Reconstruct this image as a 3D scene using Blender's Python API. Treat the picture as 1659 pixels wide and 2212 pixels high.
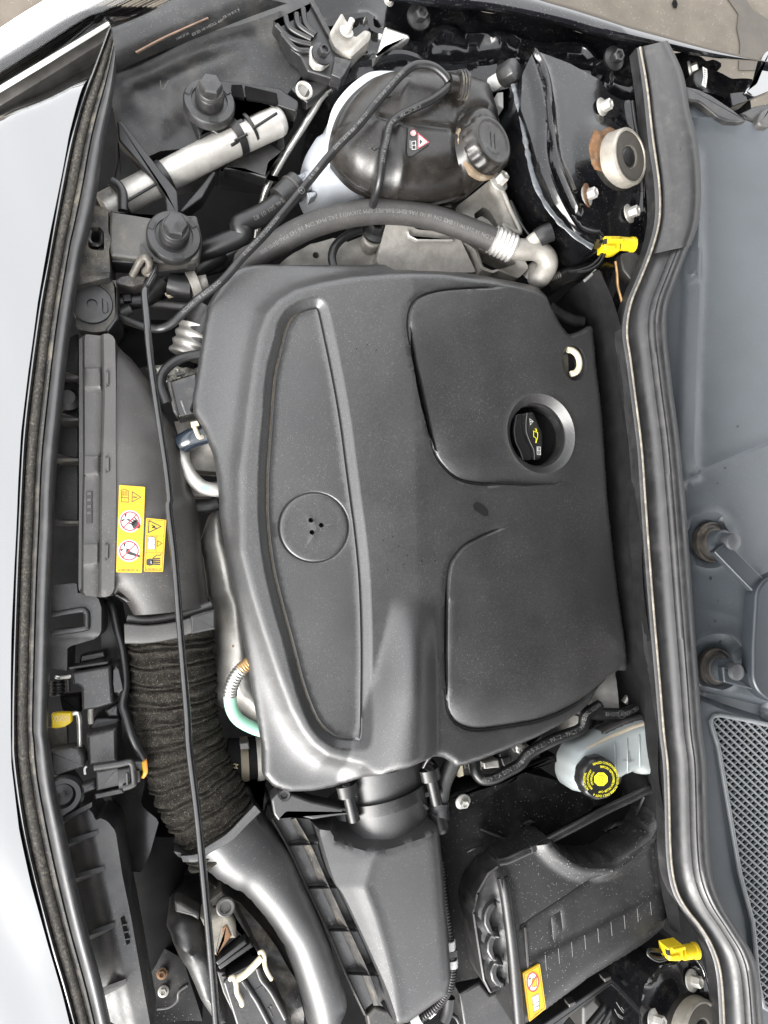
import bpy, math, random
import numpy as np
from mathutils import Vector, Matrix
from mathutils.geometry import delaunay_2d_cdt

random.seed(7)
for o in list(bpy.data.objects):
    bpy.data.objects.remove(o)
SC = bpy.context.scene
COL = SC.collection
R = math.radians

# ------------------------------------------------------------------ camera
ZC = 0.86                      # height of the engine cover's top above the ground
FPX = 26 / 36 * 2212           # focal length in units of the 1659 x 2212 picture
CAM = Vector((0, 0, ZC + 1.0))
CROT = Matrix.Rotation(R(4), 3, 'X') @ Matrix.Rotation(R(-13), 3, 'Y')
cd = bpy.data.cameras.new('camera')
cam = bpy.data.objects.new('camera', cd)
COL.objects.link(cam)
cd.sensor_fit = 'VERTICAL'
cd.sensor_height = 36
cd.lens = 26
cd.clip_start = 0.02
cd.clip_end = 200
cam.matrix_world = Matrix.Translation(CAM) @ CROT.to_4x4()
SC.camera = cam

# ------------------------------------------------------------------ sky, sun, exposure
SUN_EL, SUN_AZ = R(24), R(232)         # direction the light comes from (from +x, counter-clockwise)
wd = bpy.data.worlds.new('World')
SC.world = wd
wd.use_nodes = True
nt = wd.node_tree
bg = nt.nodes['Background']
sky = nt.nodes.new('ShaderNodeTexSky')
sky.sky_type = 'NISHITA'
sky.sun_disc = False
sky.sun_elevation = SUN_EL
sky.sun_rotation = R(90) - SUN_AZ
sky.air_density = 1.0
sky.dust_density = 6.0
hs = nt.nodes.new('ShaderNodeHueSaturation')
hs.inputs['Saturation'].default_value = 0.12
nt.links.new(sky.outputs[0], hs.inputs['Color'])
ovc = nt.nodes.new('ShaderNodeMix')           # even cloud deck over the sky
ovc.data_type = 'RGBA'
ovc.inputs[0].default_value = 0.7
nt.links.new(hs.outputs[0], ovc.inputs[6])
ovc.inputs[7].default_value = (11.0, 11.15, 11.4, 1)
nt.links.new(ovc.outputs[2], bg.inputs['Color'])
bg.inputs['Strength'].default_value = 0.15
sd_ = bpy.data.lights.new('sun', 'SUN')
sd_.energy = 3.4
sd_.angle = R(40)
sd_.color = (1.0, 0.97, 0.93)
so = bpy.data.objects.new('sun', sd_)
COL.objects.link(so)
sdir = Vector((math.cos(SUN_EL) * math.cos(SUN_AZ), math.cos(SUN_EL) * math.sin(SUN_AZ), math.sin(SUN_EL)))
so.rotation_euler = sdir.to_track_quat('Z', 'Y').to_euler()
so.location = (0, 0, 4)
vs = SC.view_settings
vs.view_transform = 'Standard'
vs.look = 'None'
vs.gamma = 1
vs.exposure = 1.3
vs.use_curve_mapping = False

# ------------------------------------------------------------------ helpers
TAB = {'E1': (86.4, 483.8, .2292), 'E2': (103.7, 1278.7, .2032), 'E3': (1261.4, 1347.8, .2396), 'E4': (1347.8, 77.8, .1875), 'E5': (328.3, 1849, .2187)}
for i_, x_ in enumerate((0, 518.4, 1054.1)):
    for j_, y_ in enumerate((0, 535.7, 1071.4, 1607.0)):
        TAB['%d%d' % (i_, j_)] = (x_, y_, .3646)


def K(*a):
    """picture points: K('12', '0,5 7,9', '13', ...) reads pairs in the frame of a detail, K('v', ...) in the whole picture"""
    out = []
    for t, s in zip(a[::2], a[1::2]):
        x0, y0, k = (0, 0, 1) if t == 'v' else TAB[t]
        for q in s.split():
            x, y = q.split(',')
            out.append((x0 + k * float(x), y0 + k * float(y)))
    return out


def P(u, v, h=0.0):
    """the place on the level h above the cover's top that is seen at (u, v)"""
    d = CROT @ Vector(((u - 829.5) / FPX, -(v - 1106) / FPX, -1))
    t = (ZC + h - CAM.z) / d.z
    return CAM + d * t


def Pf(u, v, hf):
    h = 0.0
    for _ in range(6):
        p = P(u, v, h)
        h = float(hf(np.array([p.x]), np.array([p.y]))[0])
    return P(u, v, h)


def W(pts, h=0.0):
    """picture points -> plan points"""
    if callable(h):
        return np.array([Pf(u, v, h)[:2] for u, v in pts])
    return np.array([P(u, v, h)[:2] for u, v in pts])


def cr(pts, n=8, closed=False):
    """Catmull-Rom through points of any dimension"""
    p = np.array(pts, float)
    N = len(p)
    if N < 3:
        return p
    out = []
    rng = range(N if closed else N - 1)
    for i in rng:
        if closed:
            a, b, c, d = p[(i - 1) % N], p[i], p[(i + 1) % N], p[(i + 2) % N]
        else:
            a, b, c, d = p[max(i - 1, 0)], p[i], p[i + 1], p[min(i + 2, N - 1)]
        for k in range(n):
            t = k / n
            out.append(.5 * ((2 * b) + (c - a) * t + (2 * a - 5 * b + 4 * c - d) * t * t + (3 * b - a - 3 * c + d) * t ** 3))
    if not closed:
        out.append(p[-1])
    return np.array(out)


def resamp(p, sp=None, n=None, closed=False):
    p = np.array(p, float)
    if closed:
        p = np.vstack([p, p[:1]])
    L = np.r_[0, np.cumsum(np.linalg.norm(np.diff(p, axis=0), axis=1))]
    if n is None:
        n = max(3, int(L[-1] / sp) + 1)
    s = np.linspace(0, L[-1], n + 1 if closed else n)
    q = np.stack([np.interp(s, L, p[:, k]) for k in range(p.shape[1])], 1)
    return q[:-1] if closed else q


def rnd(pts, r, n=5):
    """round the corners of a polygon (picture or plan units)"""
    p = np.array(pts, float)
    out = []
    N = len(p)
    for i in range(N):
        a, b, c = p[i - 1], p[i], p[(i + 1) % N]
        la, lc = np.linalg.norm(a - b), np.linalg.norm(c - b)
        q = min(r, la * .45, lc * .45)
        s, e = b + (a - b) / max(la, 1e-9) * q, b + (c - b) / max(lc, 1e-9) * q
        for k in range(n + 1):
            t = k / n
            out.append((1 - t) ** 2 * s + 2 * t * (1 - t) * b + t * t * e)
    return np.array(out)


def area2(p):
    x, y = p[:, 0], p[:, 1]
    return float(np.sum(x * np.roll(y, -1) - np.roll(x, -1) * y))


def ccw(p):
    p = np.array(p, float)
    return p if area2(p) > 0 else p[::-1]


def inside(X, Y, poly):
    r = np.zeros(len(X), bool)
    n = len(poly)
    for i in range(n):
        x1, y1 = poly[i]
        x2, y2 = poly[(i + 1) % n]
        if y1 == y2:
            continue
        c = ((y1 > Y) != (y2 > Y)) & (X < (x2 - x1) * (Y - y1) / (y2 - y1) + x1)
        r ^= c
    return r


def dist(X, Y, line, closed=False):
    L = np.array(line, float)
    if closed:
        L = np.vstack([L, L[:1]])
    best = np.full(len(X), 1e9)
    for (x1, y1), (x2, y2) in zip(L[:-1], L[1:]):
        dx, dy = x2 - x1, y2 - y1
        q = dx * dx + dy * dy
        if q < 1e-14:
            continue
        t = np.clip(((X - x1) * dx + (Y - y1) * dy) / q, 0, 1)
        best = np.minimum(best, (X - x1 - t * dx) ** 2 + (Y - y1 - t * dy) ** 2)
    return np.sqrt(best)


def sdf(X, Y, poly):
    d = dist(X, Y, poly, True)
    return np.where(inside(X, Y, poly), d, -d)


def ss(a, b, x):
    t = np.clip((x - a) / (b - a), 0, 1)
    return t * t * (3 - 2 * t)


def dome(d, r):
    """quarter-round edge: 0 at d=0 rising to 1 at d=r"""
    t = np.clip(1 - d / r, 0, 1)
    return np.sqrt(np.clip(1 - t * t, 0, 1))


WL = {}
AUTO = []


def own(o, parent=None):
    COL.objects.link(o)
    if parent is not None:
        o.parent = parent
        if parent in AUTO:
            pass
        else:
            o.matrix_parent_inverse = Matrix.Translation(-WL[parent.name])
    return o


def thing(name, label, cat, group=None):
    e = bpy.data.objects.new(name, None)
    COL.objects.link(e)
    e.empty_display_size = .02
    e['label'] = label
    e['category'] = cat
    if group:
        e['group'] = group
    AUTO.append(e)
    WL[e.name] = Vector((0, 0, 0))
    return e


def tag(o, label, cat, group=None):
    o['label'] = label
    o['category'] = cat
    if group:
        o['group'] = group
    return o


def mk(name, verts, faces, mat, parent=None, ang=35):
    v = np.array(verts, float).reshape(-1, 3)
    lo, hi = v.min(0), v.max(0)
    c = Vector(((lo[0] + hi[0]) / 2, (lo[1] + hi[1]) / 2, lo[2]))
    m = bpy.data.meshes.new(name)
    m.from_pydata((v - np.array(c)).tolist(), [], [list(map(int, f)) for f in faces])
    m.update()
    m.materials.append(mat)
    if ang > 0:
        m.shade_smooth()
        if ang < 180:
            m.set_sharp_from_angle(angle=R(ang))
        for q_ in m.polygons:
            if len(q_.vertices) > 4:
                q_.use_smooth = False
    o = bpy.data.objects.new(name, m)
    o.location = c
    WL[o.name] = c.copy()
    return own(o, parent)


def put(name, mesh, loc, rot, parent=None, scale=1.0):
    """another object on a mesh that is shared"""
    o = bpy.data.objects.new(name, mesh)
    o.location = loc
    o.rotation_mode = 'QUATERNION'
    o.rotation_quaternion = rot
    o.scale = (scale,) * 3 if not isinstance(scale, tuple) else scale
    WL[o.name] = Vector(loc)
    return own(o, parent)


def finish():
    """every Empty moves to the base of its parts"""
    bpy.context.view_layer.update()
    for e in AUTO:
        bb = []
        for c in e.children_recursive:
            if c.type == 'MESH':
                bb += [c.matrix_world @ Vector(q) for q in c.bound_box]
        if not bb:
            continue
        lo = [min(q[k] for q in bb) for k in range(3)]
        hi = [max(q[k] for q in bb) for k in range(3)]
        b = Vector(((lo[0] + hi[0]) / 2, (lo[1] + hi[1]) / 2, lo[2]))
        e.location = b
        for c in e.children:
            c.matrix_parent_inverse = Matrix.Translation(-b)


def offset(p, d):
    """inward offset of a ccw polygon by vertex normals"""
    a = p - np.roll(p, 1, 0)
    b = np.roll(p, -1, 0) - p
    na = np.stack([-a[:, 1], a[:, 0]], 1) / np.maximum(np.linalg.norm(a, axis=1), 1e-9)[:, None]
    nb = np.stack([-b[:, 1], b[:, 0]], 1) / np.maximum(np.linalg.norm(b, axis=1), 1e-9)[:, None]
    n = na + nb
    l = np.maximum(np.linalg.norm(n, axis=1), .35)
    n = n / l[:, None]
    k = 1 / np.clip(np.sum(n * na, axis=1), .5, 1)
    q = p + n * (d * k)[:, None]
    if d > 0:                                  # close up corners that have turned inside out
        m = len(q)
        for _ in range(3):
            fl = np.sum((np.roll(q, -1, 0) - q) * b, axis=1) < 0
            if not fl.any() or fl.all():
                break
            i = 0
            st = int(np.where(~fl)[0][0])
            idx = [(st + 1 + j) % m for j in range(m)]
            j = 0
            while j < m:
                if fl[idx[j]]:
                    run = [idx[j]]
                    while j < m and fl[idx[j]]:
                        run.append((idx[j] + 1) % m)
                        j += 1
                    lo, hi = (run[0] - 1) % m, (run[-1] + 1) % m
                    q[run] = q[run].mean(0)
                else:
                    j += 1
    return q


def plate(name, poly, h, t, mat, parent=None, bev=.0015, px=True, ang=35, taper=0.0):
    """a flat piece of outline poly (picture points at level h, or plan points), thickness t, rounded upper edge"""
    p = ccw(W(poly, h) if px else poly)
    z = ZC + h
    n = len(p)
    rings = [(offset(p, -taper), z - t), (p, z - bev)]
    if bev > 0:
        for k in (1, 2, 3):
            a = k / 3 * math.pi / 2
            rings.append((offset(p, bev * (1 - math.cos(a))), z - bev + bev * math.sin(a)))
    v, f = [], []
    for q, zz in rings:
        v += [(x, y, zz) for x, y in q]
    for r in range(len(rings) - 1):
        for i in range(n):
            j = (i + 1) % n
            f.append((r * n + i, r * n + j, (r + 1) * n + j, (r + 1) * n + i))
    f.append(tuple(range((len(rings) - 1) * n, len(rings) * n)))
    f.append(tuple(range(n))[::-1])
    return mk(name, v, f, mat, parent, ang)


def relief(name, outline, hf, mat, parent=None, sp=.005, feats=(), holes=(), skirt=.02, ang=38, hskirt=None):
    """a moulded sheet over the plan outline with height hf(x, y), feature lines sampled densely, holes cut, and a rim of depth skirt"""
    out = ccw(resamp(outline, sp, closed=True))
    hl = [ccw(resamp(q, min(sp, .0025), closed=True)) for q in holes]
    pts = [out] + hl
    for line, closed, offs in feats:
        base = resamp(line, sp * .8, closed=closed)
        tn = np.gradient(base, axis=0) if not closed else (np.roll(base, -1, 0) - np.roll(base, 1, 0))
        tn /= np.maximum(np.linalg.norm(tn, axis=1), 1e-9)[:, None]
        nr = np.stack([-tn[:, 1], tn[:, 0]], 1)
        for o_ in offs:
            pts.append(base + nr * o_)
    ff = np.vstack(pts[1 + len(hl):]) if len(pts) > 1 + len(hl) else np.zeros((0, 2))
    lo, hi = out.min(0), out.max(0)
    gx = np.arange(lo[0], hi[0], sp)
    gy = np.arange(lo[1], hi[1], sp * .866)
    GX, GY = np.meshgrid(gx, gy)
    GX = GX + (np.arange(len(gy)) % 2)[:, None] * sp / 2
    G = np.stack([GX.ravel(), GY.ravel()], 1)
    cand = np.vstack([G, ff])
    tagf = np.r_[np.zeros(len(G), bool), np.ones(len(ff), bool)]
    dd = sdf(cand[:, 0], cand[:, 1], out)
    keep = dd > sp * .45
    for q in hl:
        keep &= sdf(cand[:, 0], cand[:, 1], q) < -sp * .25
    cand, tagf = cand[keep], tagf[keep]
    # thin the grid where feature points are
    fs = set()
    cell = sp * .55
    for x, y in cand[tagf]:
        fs.add((int(x // cell), int(y // cell)))
    kp = [t or not any((int(x // cell) + a, int(y // cell) + b) in fs for a in (-1, 0, 1) for b in (-1, 0, 1)) for (x, y), t in zip(cand, tagf)]
    cand = cand[np.array(kp, bool)] if len(cand) else cand
    V2, E2 = [], []
    for q in [out] + hl:
        b = len(V2)
        V2 += [Vector(x) for x in q]
        E2 += [(b + i, b + (i + 1) % len(q)) for i in range(len(q))]
    V2 += [Vector(x) for x in cand]
    vo, _, fo, _, _, _ = delaunay_2d_cdt(V2, E2, [], 0, 1e-5)
    A = np.array([(q.x, q.y) for q in vo])
    T = np.array([t for t in fo if len(t) == 3])
    ce = A[T].mean(1)
    ok = inside(ce[:, 0], ce[:, 1], out)
    for q in hl:
        ok &= ~inside(ce[:, 0], ce[:, 1], q)
    T = T[ok]
    Z = hf(A[:, 0], A[:, 1])
    V = np.c_[A, Z + ZC].tolist()
    F = [tuple(t) for t in T]
    ed = {}
    for a, b, c in F:
        for e in ((a, b), (b, c), (c, a)):
            ed[e] = 1
    bd = [e for e in ed if (e[1], e[0]) not in ed]
    mp = {}
    for a, b in bd:
        for i in (a, b):
            if i not in mp:
                mp[i] = len(V)
                x, y, z = V[i]
                V.append((x, y, z - skirt if hskirt is None else ZC + hskirt))
        F.append((b, a, mp[a], mp[b]))
    used = sorted({i for f in F for i in f})
    ix = {o_: n_ for n_, o_ in enumerate(used)}
    return mk(name, [V[i] for i in used], [[ix[i] for i in f] for f in F], mat, parent, ang)


def frames(p):
    t = np.gradient(p, axis=0)
    t /= np.maximum(np.linalg.norm(t, axis=1), 1e-9)[:, None]
    n = np.zeros_like(p)
    up = np.array([0, 0, 1.0])
    a = up - t[0] * np.dot(up, t[0])
    if np.linalg.norm(a) < .1:
        a = np.array([1.0, 0, 0]) - t[0] * t[0][0]
    n[0] = a / np.linalg.norm(a)
    for i in range(1, len(p)):
        a = n[i - 1] - t[i] * np.dot(n[i - 1], t[i])
        n[i] = a / np.linalg.norm(a)
    return t, n, np.cross(t, n)


def tube(name, path, r, mat, parent=None, n=12, sub=8, px=True, rf=None, flat=1.0, sp=None, cap=True, ang=50):
    """a round pipe through path; picture points (u, v, h) or places; rf(s, length) scales the radius"""
    p = np.array([P(*q)[:] for q in path]) if px else np.array(path, float)
    p = cr(p, sub)
    if sp:
        p = resamp(p, sp)
    t, a, b = frames(p)
    L = np.r_[0, np.cumsum(np.linalg.norm(np.diff(p, axis=0), axis=1))]
    V, F = [], []
    for i in range(len(p)):
        rr = r if rf is None else r * rf(L[i], L[-1])
        for k in range(n):
            q = 2 * math.pi * k / n
            V.append(p[i] + a[i] * (rr * flat * math.cos(q)) + b[i] * (rr * math.sin(q)))
    for i in range(len(p) - 1):
        for k in range(n):
            m = (k + 1) % n
            F.append((i * n + k, i * n + m, (i + 1) * n + m, (i + 1) * n + k))
    if cap:
        F.append(tuple(range(n))[::-1])
        F.append(tuple(range((len(p) - 1) * n, len(p) * n)))
    o = mk(name, V, F, mat, parent, ang)
    o_path[o.name] = p
    return o


o_path = {}


def strip(name, left, right, prof, mat, parent=None, n=90, base=None, ang=60):
    """a moulded strip between two lines of picture points; prof = [(t, h)...] across; base = depth of the closed underside"""
    l = resamp(cr(left, 6), n=n)
    r = resamp(cr(right, 6), n=n)
    V, F = [], []
    pr = list(prof)
    m = len(pr)
    for i in range(n):
        for t, h in pr:
            q = P(*(l[i] * (1 - t) + r[i] * t), h)
            V.append(q[:])
        if base is not None:
            a, b = V[-m], V[-1]
            V.append((b[0], b[1], ZC + base))
            V.append((a[0], a[1], ZC + base))
    m2 = m + (2 if base is not None else 0)
    for i in range(n - 1):
        for k in range(m2 if base is not None else m2 - 1):
            j = (k + 1) % m2
            F.append((i * m2 + k, (i + 1) * m2 + k, (i + 1) * m2 + j, i * m2 + j))
    if base is not None:
        F.append(tuple(range(m2)))
        F.append(tuple(range((n - 1) * m2, n * m2))[::-1])
    return mk(name, V, F, mat, parent, ang)


def lathe(name, c, axis, prof, mat, parent=None, n=32, ang=35, nr=None):
    """prof = [(radius, along)...] turned about the axis through c; nr(k) scales the radius round the turn"""
    ax = Vector(axis).normalized()
    q = Vector((0, 0, 1)).rotation_difference(ax).to_matrix()
    V, F = [], []
    for r, z in prof:
        for k in range(n):
            a = 2 * math.pi * k / n
            s = 1 if nr is None else nr(k, r, z)
            V.append((Vector(c) + q @ Vector((r * s * math.cos(a), r * s * math.sin(a), z)))[:])
    for i in range(len(prof) - 1):
        for k in range(n):
            m = (k + 1) % n
            F.append((i * n + k, i * n + m, (i + 1) * n + m, (i + 1) * n + k))
    F.append(tuple(range(n))[::-1])
    F.append(tuple(range((len(prof) - 1) * n, len(prof) * n)))
    return mk(name, V, F, mat, parent, ang)


def shp(name, polys, h, mat, parent=None, hf=None, off=0.0):
    """flat print: faces of picture points laid on level h, or on the surface hf"""
    V, F = [], []
    for q in polys:
        b = len(V)
        w = [P(u, v, h) for u, v in q]
        if hf is not None:
            zz = hf(np.array([p.x for p in w]), np.array([p.y for p in w]))
            w = [Vector((p.x, p.y, ZC + z)) for p, z in zip(w, zz)]
        if area2(np.array([(p.x, p.y) for p in w])) < 0:
            w = w[::-1]
        V += [(p.x, p.y, p.z + off) for p in w]
        F.append(tuple(range(b, len(V))))
    return mk(name, V, F, mat, parent, 0)


def ngon(u, v, r, n=20, ry=None, a0=0):
    ry = r if ry is None else ry
    return [(u + r * math.cos(a0 + 2 * math.pi * k / n), v + ry * math.sin(a0 + 2 * math.pi * k / n)) for k in range(n)]


def ringp(pts, w):
    """the band of width w inside a closed line, as quads"""
    p = ccw(pts)
    q = offset(p, w)
    n = len(p)
    return [[p[i], p[(i + 1) % n], q[(i + 1) % n], q[i]] for i in range(n)]


def line2(a, b, w):
    a, b = np.array(a, float), np.array(b, float)
    t = (b - a) / np.linalg.norm(b - a)
    n = np.array([-t[1], t[0]]) * w / 2
    return [a + n, b + n, b - n, a - n]


_tc = {}


def glyphs(body):
    if body not in _tc:
        c = bpy.data.curves.new('print', 'FONT')
        c.body = body
        c.resolution_u = 2
        c.align_x = 'CENTER'
        c.align_y = 'CENTER'
        o = bpy.data.objects.new('print', c)
        m = bpy.data.meshes.new_from_object(o)
        _tc[body] = (np.array([v.co[:2] for v in m.vertices]), [tuple(f.vertices) for f in m.polygons])
        bpy.data.objects.remove(o)
        bpy.data.curves.remove(c)
        bpy.data.meshes.remove(m)
    return _tc[body]


def txt(body, u, v, size, ang, h, mat, parent, sx=1.0, hf=None, off=.0004, name='printed_text', arc=None):
    """writing on a level surface; ang = direction of the baseline in the picture, degrees clockwise; arc = radius for writing round (u, v)"""
    g, f = glyphs(body)
    x, y = g[:, 0] * size * sx, -g[:, 1] * size
    if arc:
        th = R(ang) + x / arc
        rr = arc - y
        U, Vv = u + rr * np.sin(th), v - rr * np.cos(th)
    else:
        ca, sa = math.cos(R(ang)), math.sin(R(ang))
        U, Vv = u + x * ca - y * sa, v + x * sa + y * ca
    w = [P(a, b, h) for a, b in zip(U, Vv)]
    if hf is not None:
        zz = hf(np.array([p.x for p in w]), np.array([p.y for p in w]))
        w = [(p.x, p.y, ZC + z) for p, z in zip(w, zz)]
    return mk(name, [(p[0], p[1], p[2] + off) for p in w], f, mat, parent, 0)


def txt_tube(body, path, r, frac, size, mat, parent, side=0.0, flip=False, name='printed_text', sx=1.0):
    """writing along a pipe; frac = place of its middle along the path, side = turn away from the camera side"""
    g, f = glyphs(body)
    p = resamp(path, .004)
    L = np.r_[0, np.cumsum(np.linalg.norm(np.diff(p, axis=0), axis=1))]
    t = np.gradient(p, axis=0)
    t /= np.linalg.norm(t, axis=1)[:, None]
    sg = -1 if flip else 1
    V = []
    for x, y in g:
        s = np.clip(frac * L[-1] + sg * x * size * sx, 0, L[-1])
        c = np.array([np.interp(s, L, p[:, k]) for k in range(3)])
        tt = np.array([np.interp(s, L, t[:, k]) for k in range(3)])
        tt /= np.linalg.norm(tt)
        nn = np.array(CAM) - c
        nn -= tt * np.dot(nn, tt)
        nn /= np.linalg.norm(nn)
        bb = np.cross(nn, tt)
        th = side + sg * y * size / r
        V.append(c + (nn * math.cos(th) + bb * math.sin(th)) * (r + .0003))
    return mk(name, V, f, mat, parent, 0)


def quatz(d):
    return Vector((0, 0, 1)).rotation_difference(Vector(d).normalized())

# ------------------------------------------------------------------ materials
MT = {}


def M(name, col, rough=.5, metal=0.0, spec=.5, var=.12, vs=14, dust=0.0, dcol=(.42, .38, .31), ds=30, speck=0.0, sscale=330, bump=0.0, bs=500, coat=0.0, grain=0.0, trans=0.0, alpha=None, dedge=(.48, .72), rvar=0.0, stretch=None, fade=0.0):
    m = bpy.data.materials.new(name)
    m.use_nodes = True
    N, Lk = m.node_tree.nodes, m.node_tree.links
    b = N['Principled BSDF']
    b.inputs['Roughness'].default_value = rough
    b.inputs['Metallic'].default_value = metal
    b.inputs['Specular IOR Level'].default_value = spec
    b.inputs['Coat Weight'].default_value = coat
    b.inputs['Coat Roughness'].default_value = .04
    b.inputs['Transmission Weight'].default_value = trans
    geo = N.new('ShaderNodeNewGeometry')
    pos = geo.outputs['Position']
    if stretch:
        mp = N.new('ShaderNodeMapping')
        mp.inputs['Scale'].default_value = stretch
        Lk.new(pos, mp.inputs['Vector'])
        pos = mp.outputs[0]

    def noise(scale, detail=4, rg=.6):
        n = N.new('ShaderNodeTexNoise')
        n.inputs['Scale'].default_value = scale
        n.inputs['Detail'].default_value = detail
        n.inputs['Roughness'].default_value = rg
        Lk.new(pos, n.inputs['Vector'])
        return n.outputs['Fac']

    def mapr(x, a, c, d, e):
        q = N.new('ShaderNodeMapRange')
        for i_, v_ in enumerate((a, c, d, e)):
            q.inputs[i_ + 1].default_value = v_
        Lk.new(x, q.inputs[0])
        return q.outputs[0]

    def mix(fac, a, c, mode='MIX'):
        q = N.new('ShaderNodeMix')
        q.data_type = 'RGBA'
        q.blend_type = mode
        for s_, val in ((0, fac), (6, a), (7, c)):
            if hasattr(val, 'is_output'):
                Lk.new(val, q.inputs[s_])
            elif s_ == 0:
                q.inputs[0].default_value = val
            else:
                q.inputs[s_].default_value = (*val, 1)
        return q.outputs[2]

    def math_(op, a, c):
        q = N.new('ShaderNodeMath')
        q.operation = op
        for i_, val in enumerate((a, c)):
            if hasattr(val, 'is_output'):
                Lk.new(val, q.inputs[i_])
            else:
                q.inputs[i_].default_value = val
        return q.outputs[0]
    cur = mix(mapr(noise(vs), .3, .7, 0, 1), tuple(c * (1 - var) for c in col), tuple(c * (1 + var) for c in col))
    rgh = None
    if grain:
        cur = mix(mapr(noise(760, 2, .6), .42, .66, 0, 1), cur, mix(1.0, cur, (1 + grain,) * 3, 'MULTIPLY'))
    if dust:
        big = mapr(noise(ds * .25, 3), .35, .65, .25, 1.0)
        fac = math_('MULTIPLY', math_('MULTIPLY', mapr(noise(ds, 8, .72), dedge[0], dedge[1], 0, 1), big), dust)
        cur = mix(fac, cur, dcol)
        rgh = fac
    if speck:
        vo = N.new('ShaderNodeTexVoronoi')
        vo.inputs['Scale'].default_value = sscale
        Lk.new(pos, vo.inputs['Vector'])
        sep = N.new('ShaderNodeSeparateColor')
        Lk.new(vo.outputs['Color'], sep.inputs[0])
        rad = math_('MULTIPLY', sep.outputs[0], .26)
        on = math_('MULTIPLY', math_('LESS_THAN', vo.outputs['Distance'], rad), math_('GREATER_THAN', sep.outputs[1], .45))
        cl = mapr(noise(9, 3), .38, .62, .25, 1.0)
        cur = mix(math_('MULTIPLY', math_('MULTIPLY', on, cl), speck), cur, (.62, .6, .56))
    Lk.new(cur, b.inputs['Base Color'])
    if rvar or rgh is not None:
        rv = mapr(noise(vs * 2.3, 5), .3, .7, max(.02, rough - rvar), min(1, rough + rvar))
        if rgh is not None:
            q = N.new('ShaderNodeMath')
            q.operation = 'MULTIPLY_ADD'
            Lk.new(rgh, q.inputs[0])
            q.inputs[1].default_value = max(0, .85 - rough)
            Lk.new(rv, q.inputs[2])
            q.use_clamp = True
            rv = q.outputs[0]
        Lk.new(rv, b.inputs['Roughness'])
    if bump:
        bp = N.new('ShaderNodeBump')
        bp.inputs['Strength'].default_value = min(1, bump)
        bp.inputs['Distance'].default_value = .0006
        Lk.new(noise(bs, 4), bp.inputs['Height'])
        Lk.new(bp.outputs[0], b.inputs['Normal'])
    if alpha is not None:
        b.inputs['Alpha'].default_value = alpha
    MT[name] = m
    return m


cover_m = M('cover_plastic', (.015, .015, .0152), .38, spec=1.0, var=.15, vs=6, speck=.3, sscale=620, bump=.45, bs=900, grain=1.3, rvar=.05, dust=.22, ds=9, dcol=(.055, .052, .048), dedge=(.4, .75))
insert_m = M('damp_plastic', (.010, .010, .010), .36, spec=.8, var=.10, vs=8)
plast_m = M('black_plastic', (.013, .013, .0135), .45, spec=.7, var=.2, vs=20, dust=.22, ds=24, dcol=(.16, .145, .12), speck=.25, sscale=480, bump=.2, bs=400, rvar=.1)
plast2_m = M('clean_black_plastic', (.010, .010, .0105), .38, spec=.6, var=.2, vs=25, dust=.15, ds=30, dcol=(.14, .125, .1), speck=.15, sscale=480, bump=.15, bs=300)
dusty_m = M('dusty_plastic', (.022, .021, .020), .55, spec=.6, var=.25, vs=25, dust=.6, ds=34, dcol=(.26, .225, .17), speck=.4, sscale=450, bump=.3, bs=300, dedge=(.46, .72))
duct_m = M('duct_plastic', (.034, .032, .030), .48, spec=.75, var=.15, vs=16, dust=.22, ds=18, dcol=(.13, .12, .105), speck=.25, sscale=480, bump=.3, bs=500, rvar=.06)
airbox_m = M('airbox_plastic', (.021, .021, .0213), .42, spec=.9, var=.1, vs=10, dust=.12, ds=14, dcol=(.06, .057, .052), speck=.25, sscale=520, bump=.3, bs=800, grain=.5)
tank_m = M('tank_black', (.009, .0078, .0068), .36, spec=.55, var=.3, vs=20, dust=.25, ds=26, speck=.2, sscale=450, dcol=(.07, .055, .04), bump=.2, bs=260, rvar=.1)
white_m = M('milky_plastic', (.27, .285, .305), .4, var=.05, dust=.15, ds=20, dcol=(.3, .28, .25))
flange_m = M('milky_flange', (.40, .43, .44), .45, var=.05, dust=.15, ds=30)
brakew_m = M('reservoir_plastic', (.21, .23, .232), .38, var=.08, vs=20, dust=.3, ds=18, dcol=(.25, .23, .18))
rubber_m = M('seal_rubber', (.013, .013, .0138), .48, spec=.85, var=.25, vs=20, dust=.18, ds=40, dcol=(.12, .11, .10), bump=.25, bs=300, rvar=.1)
rubber2_m = M('hose_rubber', (.009, .009, .0095), .36, spec=.55, var=.2, dust=.15, ds=40, dcol=(.1, .09, .08), bump=.15, bs=300)
greyhose_m = M('grey_hose_rubber', (.034, .032, .031), .6, spec=.6, var=.12, dust=.25, ds=40, dcol=(.13, .12, .11), speck=.2, sscale=450, bump=.3, bs=500)
foam_m = M('dusty_foam', (.018, .0165, .015), .85, var=.4, vs=60, dust=.7, ds=330, dedge=(.46, .72), dcol=(.20, .175, .13), bump=.7, bs=420)
fabric_m = M('hose_fabric', (.013, .0118, .010), .98, spec=.1, var=.3, vs=60, dust=.6, ds=420, dcol=(.10, .09, .074), speck=.5, sscale=620, bump=.8, bs=700, dedge=(.45, .7))
paint_m = M('black_paint', (.006, .0065, .008), .12, spec=.5, var=.1, coat=1.0, dust=.0, rvar=.03)
bay_m = M('bay_paint', (.004, .0042, .005), .16, spec=.35, var=.2, coat=.3, dust=.25, ds=46, dcol=(.10, .09, .075), speck=.15, sscale=420, dedge=(.52, .8), bump=.10, bs=90)
cast_m = M('cast_aluminium', (.30, .285, .26), .55, metal=.4, var=.25, vs=40, dust=.5, ds=60, dcol=(.20, .17, .13), bump=.7, bs=240)
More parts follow.
